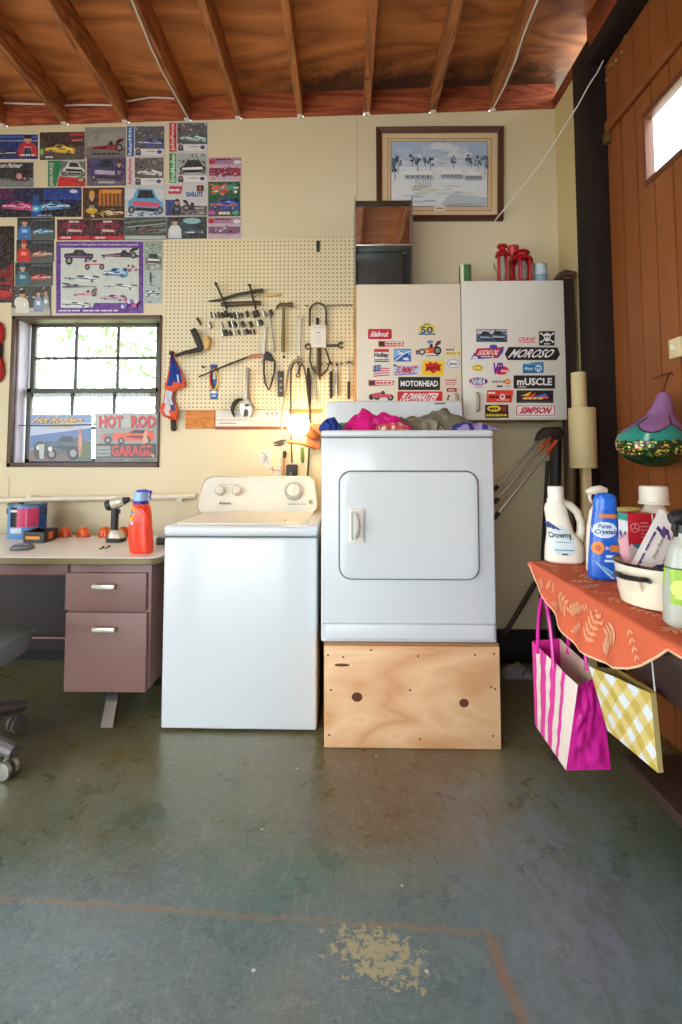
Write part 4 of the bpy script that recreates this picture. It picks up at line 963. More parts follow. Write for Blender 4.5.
c.poly([(440, 206.4), (480, 206.4), (486, 200), (450, 196)], (186, 198, 206))
part(c.b, 'picture', PRINT, fr, 'winter landscape with trees and low snowy buildings')
pq = Print(PF, .002, .0075); pq.base([(433.8, 211.4), (445.4, 211.4), (445.4, 206.4), (433.8, 206.4)], (226, 214, 196)); pq.line([(436, 209), (443, 209)], .8, (120, 100, 90)); part(pq.b, 'plaque', PRINT, fr)

# ---- stickers on the cabinet doors
VINYL = printed('vinyl_sticker', .35, .5)
def on(y): return lambda x, yy, d: aY(x, yy, y)+Vector((0, -d-.0003, 0))
def sticker(door, y, pts, col, label, draw, thick=.0008):
    a = Print(on(y), thick); a.base(pts, col); draw(a); part(a.b, 'sticker', VINYL, door, label)
def rc(x0, y0, x1, y1, r=0):
    if not r: return [(x0, y1), (x1, y1), (x1, y0), (x0, y0)]
    return [(x, y) for x, y in rrect(x0, x1, y0, y1, r, 4)][::-1]
def el(cx, cy, rx, ry, n=18): return [(cx+rx*cos(-2*pi*k/n), cy+ry*sin(-2*pi*k/n)) for k in range(n)]
L = CYF; W_ = (238, 238, 236); K_ = (26, 26, 28); RED = (206, 28, 50)
sticker(doorL, L, rc(368, 329, 391.8, 339.2, 1.6), (196, 24, 54), 'red sticker with white script', lambda a: a.text('Edelbrock', 370, 331.4, 390, 336.8, W_, .12, bold=.03))
def d50(a): a.text('50', 420.6, 326.4, 433, 333.6, (20, 70, 140), bold=.03); a.rect(418.4, 333.6, 435.6, 335, (30, 90, 170)); a.marks(424, 323.4, 430, 325.2, (40, 120, 70), 2)
sticker(doorL, L, el(427, 329.4, 8.6, 6.2), (226, 206, 60), 'yellow and blue anniversary sticker', d50)
def strip(x, y):
    def f(a): a.rect(x+.4, y+.5, x+6, y+5, (60, 40, 40)); a.rect(x+7, y+1, x+24, y+4.4, (236, 226, 220)); a.marks(x+7.6, y+1.4, x+23, y+4, (196, 50, 50), 4)
    return f
sticker(doorL, L, [(378.4, 347.2), (403.4, 346.2), (404, 341.6), (378.2, 341)], (206, 80, 70), 'slim red and black sticker under the red script sticker', strip(378.4, 341))
sticker(doorL, L, [(368.6, 386.2), (393.6, 385.2), (394.2, 380.6), (368.4, 380)], (206, 80, 70), 'slim red and black sticker beside the black block letter sticker', strip(368.6, 380.2))
def dh(a): a.rect(374, 349, 389, 352, (206, 40, 44)); a.text('Holley', 374.2, 352.8, 388.8, 358.4, K_, bold=.05); a.rect(374.4, 359.4, 388.8, 360.3, K_); a.rect(374.4, 361, 388.8, 362, K_)
sticker(doorL, L, rc(373.6, 348.8, 389.2, 362.4), (226, 222, 212), 'red and black lettered sticker with a red top bar', dh)
def dbl(a): a.poly([(394, 358), (405, 353), (410.6, 356), (410.6, 350), (394, 349.6)], (130, 180, 230)); a.blobs((394.4, 350, 410.4, 361), ((230, 236, 240), (20, 70, 160), (70, 130, 210)), 12, 1, 3, rp); a.line([(394.4, 361), (404, 354), (410, 351)], 1, W_)
sticker(doorL, L, rc(393.8, 349, 411, 361.6), (36, 96, 186), 'blue and white picture sticker', dbl)
def dd_(a): a.car((416, 340.5, 441, 355), (222, 84, 60), 'dragster', (240, 200, 60), False); a.ell(422, 352, 3.6, 3.4, (90, 90, 96)); a.ell(422, 352, 1.8, 1.7, (206, 206, 206)); a.ell(430, 342, 3.2, 1.8, (120, 140, 170)); a.line([(426, 356), (439, 355.6)], .8, (90, 90, 90))
sticker(doorL, L, [(416, 356.8), (440, 356.8), (441.6, 341), (430, 339.6), (418, 344), (414.8, 350)], (226, 218, 206), 'sticker of a cartoon orange dragster with smoke', dd_)
def dy(a): a.marks(446, 348.4, 455, 351, (110, 60, 160), 3); a.marks(446, 351, 460.4, 355.6, (210, 180, 40), 4)
sticker(doorL, L, [(445.4, 356), (460.6, 355.4), (460.8, 351), (455, 348.2), (445.6, 348.2)], (236, 226, 190), 'yellow lettered sticker at the right edge of the left door', dy)
def dfl(a):
    for k in range(4): a.poly([(373.4, 368.6+k*2.4), (381, 367.6+k*2.4), (389.6, 368+k*2.2), (389.6, 369+k*2.2), (381, 368.8+k*2.4), (373.4, 369.8+k*2.4)], (206, 60, 70))
    a.poly([(373.2, 371.6), (380.6, 371), (380.8, 364.8), (373.2, 365.4)], (40, 70, 140))
    for k in range(9): a.ell(374.4+(k % 3)*2.4, 366.4+(k//3)*1.7, .5, .5, W_, 6)
sticker(doorL, L, [(373, 377), (381, 376.2), (390, 376.6), (390, 364.6), (381, 364.6), (373, 365.2)], (228, 224, 220), 'waving stars and stripes flag sticker', dfl)
def dsu(a): a.text('SUMMIT', 394.4, 366, 418, 373.6, (206, 30, 66), .15, bold=.03); a.line([(395, 375), (417, 373.4)], .8, (60, 80, 170))
sticker(doorL, L, [(393, 376), (418, 374.4), (419.8, 365), (416, 365.6), (393.4, 366), (394, 364)], (196, 206, 232), 'red slanted letter sticker with pale blue edge', dsu)
def dmg(a): a.poly([(425, 372), (429, 370.4), (433, 373.6), (437, 371), (441, 371.4), (440, 367), (442.4, 364.6), (438, 364), (436, 361.8), (433, 363.6), (429.6, 361.6), (428, 364), (424.6, 363.8), (426, 367)], (206, 30, 30)); a.marks(427, 366, 439.4, 369.6, (110, 14, 18), 4)
sticker(doorL, L, [(421.8, 375.4), (443.4, 375.2), (444.4, 360.6), (422.4, 360.6)], (240, 206, 40), 'yellow sticker with a red burst', dmg)
def dov(a): a.ell(453.4, 363.6, 6.6, 4.6, (150, 160, 190)); a.ell(453.4, 363.6, 5.8, 3.9, (232, 230, 226)); a.marks(449.4, 362.4, 457.6, 365.4, (120, 110, 130), 3)
sticker(doorL, L, el(453.4, 363.6, 7.4, 5.4), (226, 224, 220), 'pale oval sticker with a grey ring', dov)
def dmo(a): a.text('MOTORHEAD', 400.6, 380.6, 438, 386.6, W_, bold=.03)
sticker(doorL, L, rc(398.2, 377, 440, 390), K_, 'black sticker with white block letters', dmo)
def dpk(a): a.rect(445, 379.6, 456.4, 381, (206, 110, 110)); a.rect(445, 382.4, 456.4, 383.4, (206, 120, 120)); a.rect(446, 384.4, 455.4, 385.2, (190, 120, 120))
sticker(doorL, L, rc(444.6, 378.8, 457, 385.8), (230, 214, 204), 'pale sticker with faded red lines', dpk)
sticker(doorL, L, rc(446.6, 388, 456.8, 391.8, 1.2), (170, 30, 40), 'small dark red pill sticker', lambda a: a.marks(448.4, 389, 455, 390.9, (236, 200, 200), 3))
def dcar(a): a.ell(371.4, 397, 2.6, 3, K_); a.ell(377, 396.4, 3.6, 3.6, K_); a.ell(377, 396.4, 1.8, 1.8, (150, 150, 150)); a.ell(390.4, 397.6, 3.2, 3.2, K_); a.ell(390.4, 397.6, 1.6, 1.6, (150, 150, 150)); a.poly([(372, 397.6), (392, 397.4), (391, 394.6), (386, 394.2), (384, 392), (378, 392.6), (372, 394)], (206, 80, 90)); a.ell(383, 392.6, 1.8, 1.8, (40, 40, 40))
sticker(doorL, L, [(368, 401), (394, 401), (393.6, 394), (385, 390.4), (378, 391), (368, 394)], (226, 218, 204), 'sticker of a vintage black and red roadster', dcar)
sticker(doorL, L, rc(397.4, 391.4, 442.4, 403), (206, 24, 46), 'red sticker with large white slanted letters', lambda a: a.text('FLOWMASTER', 399.6, 393, 440.4, 401, W_, .12, bold=.03))
sticker(doorL, L, [(446.4, 400), (448.6, 400), (450, 395), (448, 395)], (50, 60, 60), 'tiny dark sticker by the door handle', lambda a: a.rect(447, 397.4, 448.8, 398.4, (190, 190, 150)))
L = CYF-.01
def dpc(a): a.rect(476.6, 330, 507, 334, (196, 190, 196)); a.blobs((476.6, 330, 507, 334.6), ((150, 60, 90), (230, 226, 226), (60, 80, 110)), 16, .8, 2, rp); a.car((478, 331.6, 493, 341), (46, 60, 84), 'front', (150, 170, 190)); a.car((490, 331, 506, 340.6), (52, 70, 96), 'front', (170, 180, 190)); a.rect(495, 340.6, 506.6, 341.6, (20, 20, 24))
sticker(doorR, L, rc(476.2, 329.2, 507.2, 342), (84, 104, 130), 'blue picture sticker of two race cars', dpc)
def dcr(a): a.text('CRANE', 518, 337.2, 536, 341, (206, 50, 60), .1); a.rect(518.6, 341.8, 536, 342.6, (206, 90, 96))
sticker(doorR, L, rc(517.2, 336.6, 537, 343.4), (232, 214, 206), 'pale sticker with thin red letters', dcr)
def dsk(a):
    for s in (1, -1): a.line([(547-6*s, 333.6), (547+6*s, 342)], 1.2, W_)
    for x, y in ((541, 333.6), (553, 333.6), (541, 342), (553, 342)): a.ell(x, y, 1.1, 1.1, W_, 8)
    a.ell(547, 336.4, 3.6, 3.4, W_); a.rect(545.2, 338.6, 548.8, 341.4, W_)
    for x in (545.6, 548.4): a.ell(x, 336.8, 1, 1.1, K_, 8)
    a.poly([(546.6, 339.4), (547.4, 339.4), (547, 338.2)], K_); a.marks(544, 343, 550.4, 344.8, W_, 2)
sticker(doorR, L, rc(539, 331.2, 554.6, 345.6), K_, 'black square sticker with a white skull and crossed bones', dsk)
def dlu(a): a.poly([(470.6, 359.4), (474, 353), (504, 346.4), (503, 352), (498, 358)], (40, 60, 160)); a.poly([(474, 355.8), (497, 358.2), (502, 347.6), (477, 348.4)], (206, 28, 46)); a.ell(493.4, 346.8, 4.2, 2.2, (60, 80, 170)); a.ell(475, 358, 2.8, 2, (210, 216, 232)); a.text('LUCAS OIL', 477, 350, 500.4, 355, W_, .15, bold=.03); a.marks(481, 355.8, 494, 357.4, W_, 4)
sticker(doorR, L, [(470.4, 360), (499, 359), (504.4, 346.6), (497.4, 346), (494, 344.4), (488.6, 345), (474, 348.6)], (222, 222, 230), 'red and blue oil sticker with white slanted letters', dlu)
sticker(doorR, L, [(507.4, 360), (556.4, 360.2), (560, 354.4), (557.4, 347.4), (508.6, 347), (504.8, 354)], (22, 22, 24), 'large black sticker with white heavy slanted letters', lambda a: a.text('MOROSO', 507.6, 349.2, 556.6, 357.8, W_, .14, bold=.02))
def dye(a): a.ell(477.6, 367.8, 4.6, 2.6, (206, 170, 40)); a.marks(474.6, 366.4, 480.6, 369.2, (240, 226, 150), 2)
sticker(doorR, L, el(477.6, 367.8, 5.6, 3.4), (232, 204, 70), 'small yellow oval sticker', dye)
def dvp(a): a.ell(501.4, 370.4, 7.6, 4.4, (214, 40, 60)); a.text('VP', 492, 362.8, 503.4, 374.6, (40, 40, 150), .1, bold=.03); a.text('Racing', 500.6, 369.4, 508.6, 373, W_, .12)
sticker(doorR, L, [(491.6, 374), (496, 375.4), (507, 374.6), (509.2, 370), (506, 365.6), (503.4, 362), (492, 362.4)], (236, 210, 216), 'red and blue fuel sticker with large overlapping letters', dvp)
def dmp(a): a.text('Mopar', 524, 366.8, 534, 371, (206, 228, 240), .12); a.ell(538.4, 368.4, 3.4, 3.4, (220, 236, 244)); a.text('m', 536.2, 366.8, 540.6, 370.2, (20, 100, 150), bold=.03); a.rect(523.4, 363.6, 543, 365, (80, 160, 200))
sticker(doorR, L, [(522.8, 373.4), (543.6, 372.8), (543.6, 362.2), (536, 362.2), (522.8, 364.6)], (30, 112, 164), 'teal blue parts sticker', dmp)
def dnh(a): a.ell(478.6, 381.4, 9.4, 4, (206, 40, 60)); a.ell(478.6, 381.4, 8.4, 3.4, (50, 70, 160)); a.text('NHRA', 471, 378.4, 486.2, 384.4, W_, .1, bold=.03); a.rect(475, 386.6, 482.6, 387.4, (120, 140, 180))
sticker(doorR, L, [(468.4, 383), (470, 385.4), (474.6, 388), (482.8, 388), (487, 385.4), (488.8, 381.4), (486, 377.4), (478.6, 376.4), (471, 377.4), (468.4, 380)], (222, 222, 228), 'blue oval sticker with red edge and white letters', dnh)
def dak(a): a.marks(492, 380.2, 505, 383, (130, 120, 120), 4); a.ell(507.4, 381.6, 2.8, 2.6, (226, 100, 40)); a.ell(507.4, 381.6, 1.2, 1.1, (250, 220, 120)); a.rect(496.6, 385.4, 502.4, 387.2, (70, 60, 60)); a.rect(505.6, 385.6, 509.6, 386.8, (170, 160, 156))
sticker(doorR, L, rc(491.6, 378.8, 510.4, 387.8), (224, 214, 202), 'faded sticker with a small orange disc', dak)
def dmu(a): a.text('mUSCLE', 517, 378, 552, 385.4, W_, bold=.03); a.rect(518, 386.4, 526, 387.4, (200, 200, 200))
sticker(doorR, L, rc(513.6, 375.4, 555, 388.6), K_, 'black sticker with white rounded block letters', dmu)
def dmsd(a): a.marks(488, 391.6, 496, 394.2, W_, 2); a.marks(489, 395, 499, 398.6, (70, 16, 16), 3); a.ell(502.4, 396.6, 2.8, 2.8, W_); a.ell(502.4, 396.6, 1.5, 1.5, (222, 60, 40)); a.marks(505, 395, 511.6, 398.4, (70, 16, 16), 2); a.rect(496, 399.6, 509, 400.4, (250, 210, 200))
sticker(doorR, L, [(486.2, 402.4), (511.6, 402.6), (513.4, 390.2), (487.2, 390)], (224, 64, 46), 'orange red sticker with dark letters and a white ring', dmsd)
def dhp(a): a.poly([(520, 396), (532, 391.4), (528, 396)], (240, 190, 40)); a.poly([(522, 398.4), (536, 392.6), (534, 397)], (226, 70, 40)); a.poly([(526, 399), (545, 393.4), (549, 397)], (60, 110, 200)); a.poly([(519, 399), (549, 398.6), (546, 396)], (230, 90, 50)); a.marks(523, 397, 543, 399.8, (240, 220, 140), 4); a.rect(519, 401.2, 551, 402, (90, 90, 100))
sticker(doorR, L, rc(516.4, 390.4, 553.2, 402.8), (24, 26, 34), 'black sticker with orange, yellow and blue flames', dhp)
def dby(a): a.ell(494, 408.6, 7, 3.2, (232, 206, 50)); a.marks(489.6, 406.8, 498.4, 410.4, (50, 46, 20), 3); a.marks(486, 413.4, 507, 416.8, (226, 200, 60), 7); a.ell(504, 408.8, 2.6, 3, (150, 40, 36))
sticker(doorR, L, rc(485, 404.8, 508.4, 418), (34, 32, 26), 'black sticker with yellow oval and letters', dby)
def dsi(a): a.poly(rc(516, 405.4, 555.2, 415.6, 1.2), (206, 24, 50)); a.poly(rc(517, 406.2, 554.2, 414.8, .8), W_); a.text('SIMPSON', 519, 407, 552.4, 413.8, (206, 24, 50), .1, bold=.05)
sticker(doorR, L, rc(515.2, 404.6, 556, 416.4, 1.6), W_, 'white sticker with red edge and red letters', dsi)
# ================================================================== PEGBOARD AND TOOLS
PY = WY-.02                                     # face of the pegboard
def peg_mat():
    m, nt, b = nodes('pegboard'); t = NT(nt); o = t.obj()
    sp = nt.nodes.new('ShaderNodeSeparateXYZ'); t.l(o, sp.inputs[0])
    fx = t.math('SUBTRACT', t.math('FRACT', t.math('DIVIDE', sp.outputs[0], .0256)), .5); fz = t.math('SUBTRACT', t.math('FRACT', t.math('DIVIDE', sp.outputs[2], .0256)), .5)
    d = t.math('SQRT', t.math('ADD', t.math('MULTIPLY', fx, fx), t.math('MULTIPLY', fz, fz)))
    k = t.ramp(d, [(.15, (1, 1, 1)), (.2, (0, 0, 0))])
    c = t.mix(t.noise(o, 3, 5), lin((226, 214, 178)), lin((218, 204, 164)))
    t.l(t.mix(k, c, lin((92, 78, 52))), b.inputs['Base Color']); b.inputs['Roughness'].default_value = .5
    return m
q = lambda x, y, o=0.0: aY(x, y, PY-o)
c00, c11 = q(163, 240.5), q(354.5, 409)
pb = B(); pb.prism([q(163.2, 240.2), q(354.6, 236.4), q(354.2, 408), q(176.5, 410.2), q(176.6, 388), q(164.6, 388)], (0, .018, 0))
solo(pb, 'pegboard', peg_mat(), 'cream pegboard with rows of holes screwed to the wall', 'pegboard', loc=((c00.x+c11.x)/2, PY, c11.z))
DKS = paint('dark_steel', (64, 58, 50), .45, .5, var=.3); STEEL = paint('worn_steel', (176, 172, 160), .32, .85, var=.2); BRN = paint('aged_brown_steel', (84, 66, 46), .5, .35, var=.3)
OLIVE = paint('olive_handle', (120, 106, 62), .5, var=.2); TAN = paint('tan_wood', (206, 170, 104), .5, var=.15); BLKR = paint('black_rubber', (34, 32, 30), .6)
def pp(*pts, o=.02): return [q(x, y, o) for x, y in pts]
def plate(b, pts, o, th, col=None, r=0): return b.prism([q(x, y, o) for x, y in pts], (0, -th, 0), col, r)
GT = 'tools on the pegboard'
def peg(t, x, y, o=.03): part(B().tube([q(x, y, 0), q(x, y, o)], .003, 6), 'peg', DKS, t)
def tool(name, label, cat, x, y, group=GT): return thing(name, label, cat, q(x, y, .0), group)
# bar clamp / spreader at the top
t = tool('bar_clamp', 'dark bar clamp with two crossing screws, topmost tool on the pegboard', 'clamp', 240, 304)
part(B().tube(pp((221, 304.6), (224, 304.4), (257, 303), (260.5, 302.6), o=.025), [.012, .015, .015, .012], 10), 'lower_bar', BRN, t)
part(B().tube(pp((208.6, 301.2), (220, 300), o=.02)+pp((236, 294.6), (263, 290), o=.03), [.005, .008, .009, .011], 8), 'upper_bar', DKS, t)
for a in ((216, 283.6, 227, 309), (249.4, 285, 255.6, 308.6)):
    b = B().tube(pp((a[0], a[1]), (a[2], a[3]), o=.045), .0065, 8); b.ball(q(a[0], a[1], .045), .011, 10, 6, (1.2, 1, .6)); part(b, 'screw', DKS, t)
t = tool('screwdriver', 'screwdriver with a pale wooden handle lying behind the bar clamp', 'screwdriver', 270, 296)
part(B().tube(pp((263, 295.4), (266, 295.2), (276, 294.6), (280.4, 294.6), o=.012), [.006, .0095, .0095, .006], 10), 'handle', TAN, t)
part(B().tube(pp((232, 298.6), (263, 295.6), o=.006), .004, 8), 'shaft', STEEL, t)
# sockets in three rows
rows = (('top', 314.5, (211, 213.6, 218, 221.6, 225.4, 229.8, 234.4, 236.8, 241.2, 246.4, 253.6, 256.2, 263.4, 270.2)), ('middle', 324.4, (209, 221.2, 228.8, 232, 234.4, 238, 242, 250, 257.4, 260.4)), ('bottom', 332.6, (222, 225.2, 229.6, 234, 238, 242, 246, 249.6, 253.4)))
rs = random.Random(3)
for nm, yy, xs_ in rows:
    for k, x in enumerate(xs_):
        big = rs.random() > .45; r_ = rs.uniform(.0095, .0125) if big else .006; ln = rs.uniform(4.2, 6.2)
        y = yy+rs.uniform(-1, 1)+(-(x-236)*.03); cdk = rs.random() > .35
        b = B(); b.tube(pp((x, y-ln/2), (x+1.6, y+ln/2), o=r_+.008), [r_, r_], 10); b.tube([q(x+.6, y, 0), q(x+.6, y, r_+.008)], .002, 5)
        solo(b, 'socket', DKS if cdk else STEEL, '%s socket from the left in the %s row under the bar clamp, %s steel' % (ORD[k], nm, 'dark' if cdk else 'bright'), 'socket', 'sockets on the pegboard')
b = B().tube(pp((197, 318), (201, 325), o=.015), [.008, .006], 8); solo(b, 'punch', DKS, 'short dark punch hanging alone left of the sockets', 'punch', GT)
# claw hammer
t = tool('claw_hammer', 'claw hammer with an olive brown handle hanging right of the sockets', 'hammer', 283, 352)
part(B().tube(pp((283.6, 304), (283.4, 318), (283, 340), (283, 352), o=.03), [.009, .0095, .0125, .012], 10), 'handle', OLIVE, t)
b = B(); b.tube(pp((292.8, 304.6), (289, 304.6), (287.6, 304.6), (281, 304.4), (278, 306), (275.6, 310), o=.03), [.015, .015, .010, .0125, .009, .003], 10); part(b, 'head', BRN, t)
b = B(); b.tube(pp((283.6, 356), (283.8, 358), o=.007), .008, 8); solo(b, 'peg_hook', BLKR, 'small black stud just below the hammer handle', 'hook', 'pegboard hooks')
# spanners
def spanner(name, p0, p1, r0, label, mat_=STEEL, rw=.0065, o=.016, both=True):
    t = tool(name, label, 'wrench', p1[0], max(p0[1], p1[1])); A_, B_ = q(*p0, o), q(*p1, o); d = (B_-A_).normalized(); n = Vector((d.z, 0, -d.x))
    b = B(); b.loft([[A_+d*r0*.7+n*sx*rw+Vector((0, sy*.004, 0)) for sx, sy in ((-1, -1), (1, -1), (1, 1), (-1, 1))], [B_-d*r0*.7+n*sx*rw+Vector((0, sy*.004, 0)) for sx, sy in ((-1, -1), (1, -1), (1, 1), (-1, 1))]]); part(b, 'shank', mat_, t)
    peg(t, p0[0], p0[1]+2, o+.006)
    b = B(); pts = [A_+(-d*cos(a)+n*sin(a))*r0 for a in [R(40)+R(280)*k/10 for k in range(11)]]; inn = [A_+(-d*cos(a)+n*sin(a))*r0*.5 for a in [R(40)+R(280)*k/10 for k in range(11)]]
    b.prism(pts+inn[::-1], (0, .009, 0)); b.v = [v-Vector((0, .0045, 0)) for v in b.v]; part(b, 'open_jaw', mat_, t)
    if both:
        b = B(); ring = [B_+(d*cos(2*pi*k/14)+n*sin(2*pi*k/14))*r0*.75 for k in range(14)]; b.tube(ring, r0*.25, 6, closed=True); part(b, 'ring_end', mat_, t)
    return t
spanner('combination_wrench', (265, 326), (263, 362), .014, 'slim bright combination wrench hanging below the sockets')
spanner('combination_wrench', (270.2, 315), (274.4, 350), .012, 'thin grey combination wrench hanging left of the claw hammer', paint('dull_steel', (120, 120, 118), .4, .8), .004)
spanner('combination_wrench', (299.6, 317), (299, 358), .018, 'long bright combination wrench hanging left of the shackle lock', o=.02)
spanner('combination_wrench', (300, 364), (298, 375.4), .015, 'short wrench hanging just under the long bright wrench', DKS, .006)
# locking pliers with open handles
t = tool('slip_pliers', 'pliers with open curved dark handles hanging under the slim wrench', 'pliers', 268, 390)
part(B().tube(pp((264, 358.6), (263.8, 372), (265, 383), (268.6, 390), o=.02), [.006, .006, .006, .004], 8), 'handle', DKS, t)
part(B().tube(pp((274.8, 361), (274, 373), (271.4, 383), (269, 390), o=.02), [.006, .006, .006, .004], 8), 'handle', DKS, t)
b = B(); plate(b, [(263, 360), (275.6, 362), (272, 356), (268.6, 351.6), (265.6, 353)], .012, .02, None, .003); part(b, 'jaw', BLKR, t); peg(t, 268.6, 354)
b = B(); plate(b, rc(278, 371.6, 283.8, 397), .0, .024, None, .002)
lv_ = solo(b, 'torpedo_level', paint('level_grey', (66, 62, 56), .5), 'short dark level with round holes left of the grey cord', 'level', GT)
for y in (378.6, 384.6, 390.4):
    b = B(); b.lathe([(.009, 0), (.007, .002), (.002, .0025)], q(280.9, y, .0242), 12, Matrix.Rotation(pi/2, 4, 'X')); part(b, 'vial', paint('vial_grey', (150, 146, 134), .3), lv_)
# shackle lock with card
t = tool('shackle_lock', 'dark cable lock with a white hang card below its arch', 'lock', 318, 348)
arc = [(318+8.2*cos(a), 312-9*sin(a)) for a in [pi*k/12 for k in range(13)]]
part(B().tube(pp((326.2, 326), *arc, (309.6, 326), o=.03), .0065, 8), 'shackle', paint('lock_green_grey', (66, 70, 58), .4), t)
cd_ = Print(lambda x, y, d: q(x, y, .035+d), .003); cd_.base(rc(311, 325, 326, 347.4), (226, 224, 216)); cd_.rect(312.4, 326.4, 324.6, 328.4, (206, 204, 198)); cd_.line([(316.4, 332.6), (320.2, 332.6)], 1, (120, 120, 118))
for k in range(4): cd_.line([(315, 336+k*2.2), (321.6, 336+k*2.2)], .5, (186, 184, 180))
part(cd_.b, 'hang_card', PRINT, t)
spanner('crescent_wrench', (341, 345.2), (308, 346.6), .022, 'dark wrench lying level behind the white hang card', BRN, .008, .008)
# snips / cutters under the card
t = tool('bolt_cutters', 'dark long handled cutters with curved arms hanging under the white hang card', 'cutters', 319, 380)
part(B().tube(pp((318.6, 346), (318.6, 362), (318.6, 372), (320, 380), o=.022), [.012, .013, .012, .006], 8), 'jaw', BRN, t)
part(B().tube(pp((310.6, 349), (309.8, 360), (312, 368), (316, 374), o=.022), .0055, 8), 'handle', DKS, t)
part(B().tube(pp((325, 348), (330, 362), (327, 370), (321, 376), o=.022), .0055, 8), 'handle', DKS, t)
# coiled cords hanging at the middle
CORD = paint('grey_cord', (128, 124, 112), .5); CORDD = paint('dark_cord', (70, 62, 52), .55)
b = B().tube(pp((303.6, 363), (300, 359.6), (294, 360.4), (290, 366), (287.4, 376), (286, 390), (282.6, 408), (281.2, 424), (282, 432), (287.4, 441.4), o=.06), .0075, 8)
solo(b, 'lamp_cord', CORD, 'thick grey cord looping from a hook down to the clamp lamp', 'cord', 'cords by the lamp', loc=q(287, 441, .06))
b = B().tube(pp((309, 406), (307.4, 392), (306, 376), (303.6, 366), (299, 361.6), (294, 363), (291, 370), (290.6, 390), (291, 430), (292, 463), o=.035), .0055, 8)
solo(b, 'extension_cord', CORDD, 'dark cord looping over a hook and dropping to the black plug box', 'cord', 'cords by the lamp', loc=q(292, 464, .04))
b = B().tube([q(308, 368, .012), q(309, 380, .012), q(309.6, 393, .012)]+pp((309.8, 412), (309.8, 440), (308, 470), (307, 482), o=.008), [.008, .012, .009, .006, .006, .006, .006], 8)
solo(b, 'power_cord', DKS, 'dark cord falling straight behind the lit bulb to the washer', 'cord', 'cords by the lamp', loc=q(307, 482, .05))
b = B()
for k in range(3): b.tube(pp((312+k*1.5, 366), (311.6+k*2, 384), (314+k*2.4, 400+k*2), o=.0032+.004*k), .0035, 6)
solo(b, 'wire_bundle', paint('blue_grey_wire', (140, 146, 148), .45), 'bundle of pale grey wires hanging under the cutters', 'wire', GT)
# screwdrivers at right
for x, y0, y1, lab, hm in ((330.8, 364, 398.6, 'black screwdriver hanging below the level dark wrench', BLKR), (348.6, 363, 399.4, 'screwdriver with a bright shaft hanging at the right edge of the pegboard', BLKR), (336.6, 366, 397, 'thin pale screwdriver between the two black ones', STEEL)):
    t = tool('screwdriver', lab, 'screwdriver', x, y1); m_ = y0+(y1-y0)*(.5 if x > 340 else .2)
    part(B().tube(pp((x, y0), (x, m_), o=.016), .004, 8), 'shaft', STEEL, t); part(B().tube(pp((x, m_), (x, m_+2), (x, y1-2), (x, y1), o=.016), [.005, .0085, .0085, .006], 10), 'handle', hm, t)
    part(B().tube([q(x, y0-1, 0), q(x, y0-1, .03)], .008, 8), 'peg', DKS, t)
def hook(x, y, lab, s=1):
    b = B().tube([q(x, y, 0), q(x, y+.3, .02), q(x+1.6, y+1.6, .03), q(x+1.9, y+.4, .036)], .0028*s, 6); solo(b, 'peg_hook', DKS, lab, 'hook', 'pegboard hooks')
for k in range(9): hook(322.6+k*3.9 if k else 305.6, 305-k*.12, ('%s small black hook from the left in the top right hook row' % ORD[k-1]) if k else 'single black hook left of the arched lock')
for k in range(7): hook(321+k*4.9, 363-k*.15, '%s small black hook from the left in the lower right hook row' % ORD[k])
hook(202, 366, 'lone hook between the dark brace and the blue card', 1.6)
for x0, y0, x1, y1, lab in ((316.4, 241, 319.6, 252, 'black slot clip near the top edge of the pegboard'), (353.4, 317, 357, 328.6, 'black slot clip at the right edge of the pegboard'), (316, 318, 319, 325, 'black slot clip inside the arch of the cable lock')):
    b = B(); plate(b, rc(x0, y0, x1, y1), 0, .008, None, .001); solo(b, 'slot_clip', BLKR, lab, 'clip', 'slot clips')
# dark brace with tan block, top left
t = tool('brace', 'black steel tool with crossed arms and a tan block at the left of the pegboard', 'tool', 190, 350)
b = B(); plate(b, [(191, 331), (196.4, 328.6), (204.6, 349), (200, 352.6)], .03, .03, None, .004); part(b, 'head', BLKR, t)
part(B().tube(pp((175.5, 356), (184, 353), (199, 349.4), o=.05), [.010, .013, .016], 8), 'arm', BLKR, t)
b = B(); plate(b, [(203.6, 338), (208.6, 336.4), (211, 341), (208.4, 350.6), (204.6, 350)], .01, .035, None, .004); part(b, 'block', TAN, t)
# thin pry rod
t = tool('pry_rod', 'long thin dark rod slanting across the middle of the pegboard', 'rod', 228, 366)
part(B().tube(pp((198.4, 377), (228, 364.6), (248, 357), o=.03), [.004, .006, .006], 8), 'rod', DKS, t)
part(B().tube(pp((248, 357), (253, 355.8), (264, 355.2), o=.03), [.008, .010, .009], 8), 'grip', paint('grip_pinkish', (170, 120, 100), .5), t)
# blue carded cable
t = tool('carded_cable', 'blue card carrying a loop of yellow and red cable', 'cable', 213, 399)
a = Print(lambda x, y, d: q(x, y, .0+d), .006); a.base(rc(210.4, 364.4, 217.4, 399.4), (36, 80, 150)); a.rect(211.4, 366, 216.6, 369, (30, 40, 70)); a.rect(212.8, 370, 215.4, 379, (226, 230, 230)); a.rect(211, 391, 216.8, 393.4, (226, 230, 236)); a.rect(212, 395, 215.8, 396.6, (190, 206, 226)); part(a.b, 'card', PRINT, t)
part(B().tube(pp(*[(213.6+4.2*cos(s), 379.6+10.6*sin(s)) for s in [2*pi*k/20 for k in range(20)]], o=.016), .005, 6, closed=True), 'cable', paint('cable_yellow', (232, 196, 50), .4), t)
part(B().tube(pp(*[(213.2+3*cos(s), 378.4+9*sin(s)) for s in [pi*.5+pi*k/10 for k in range(11)]], o=.024), .004, 6), 'cable', paint('cable_red', (196, 50, 60), .4), t)
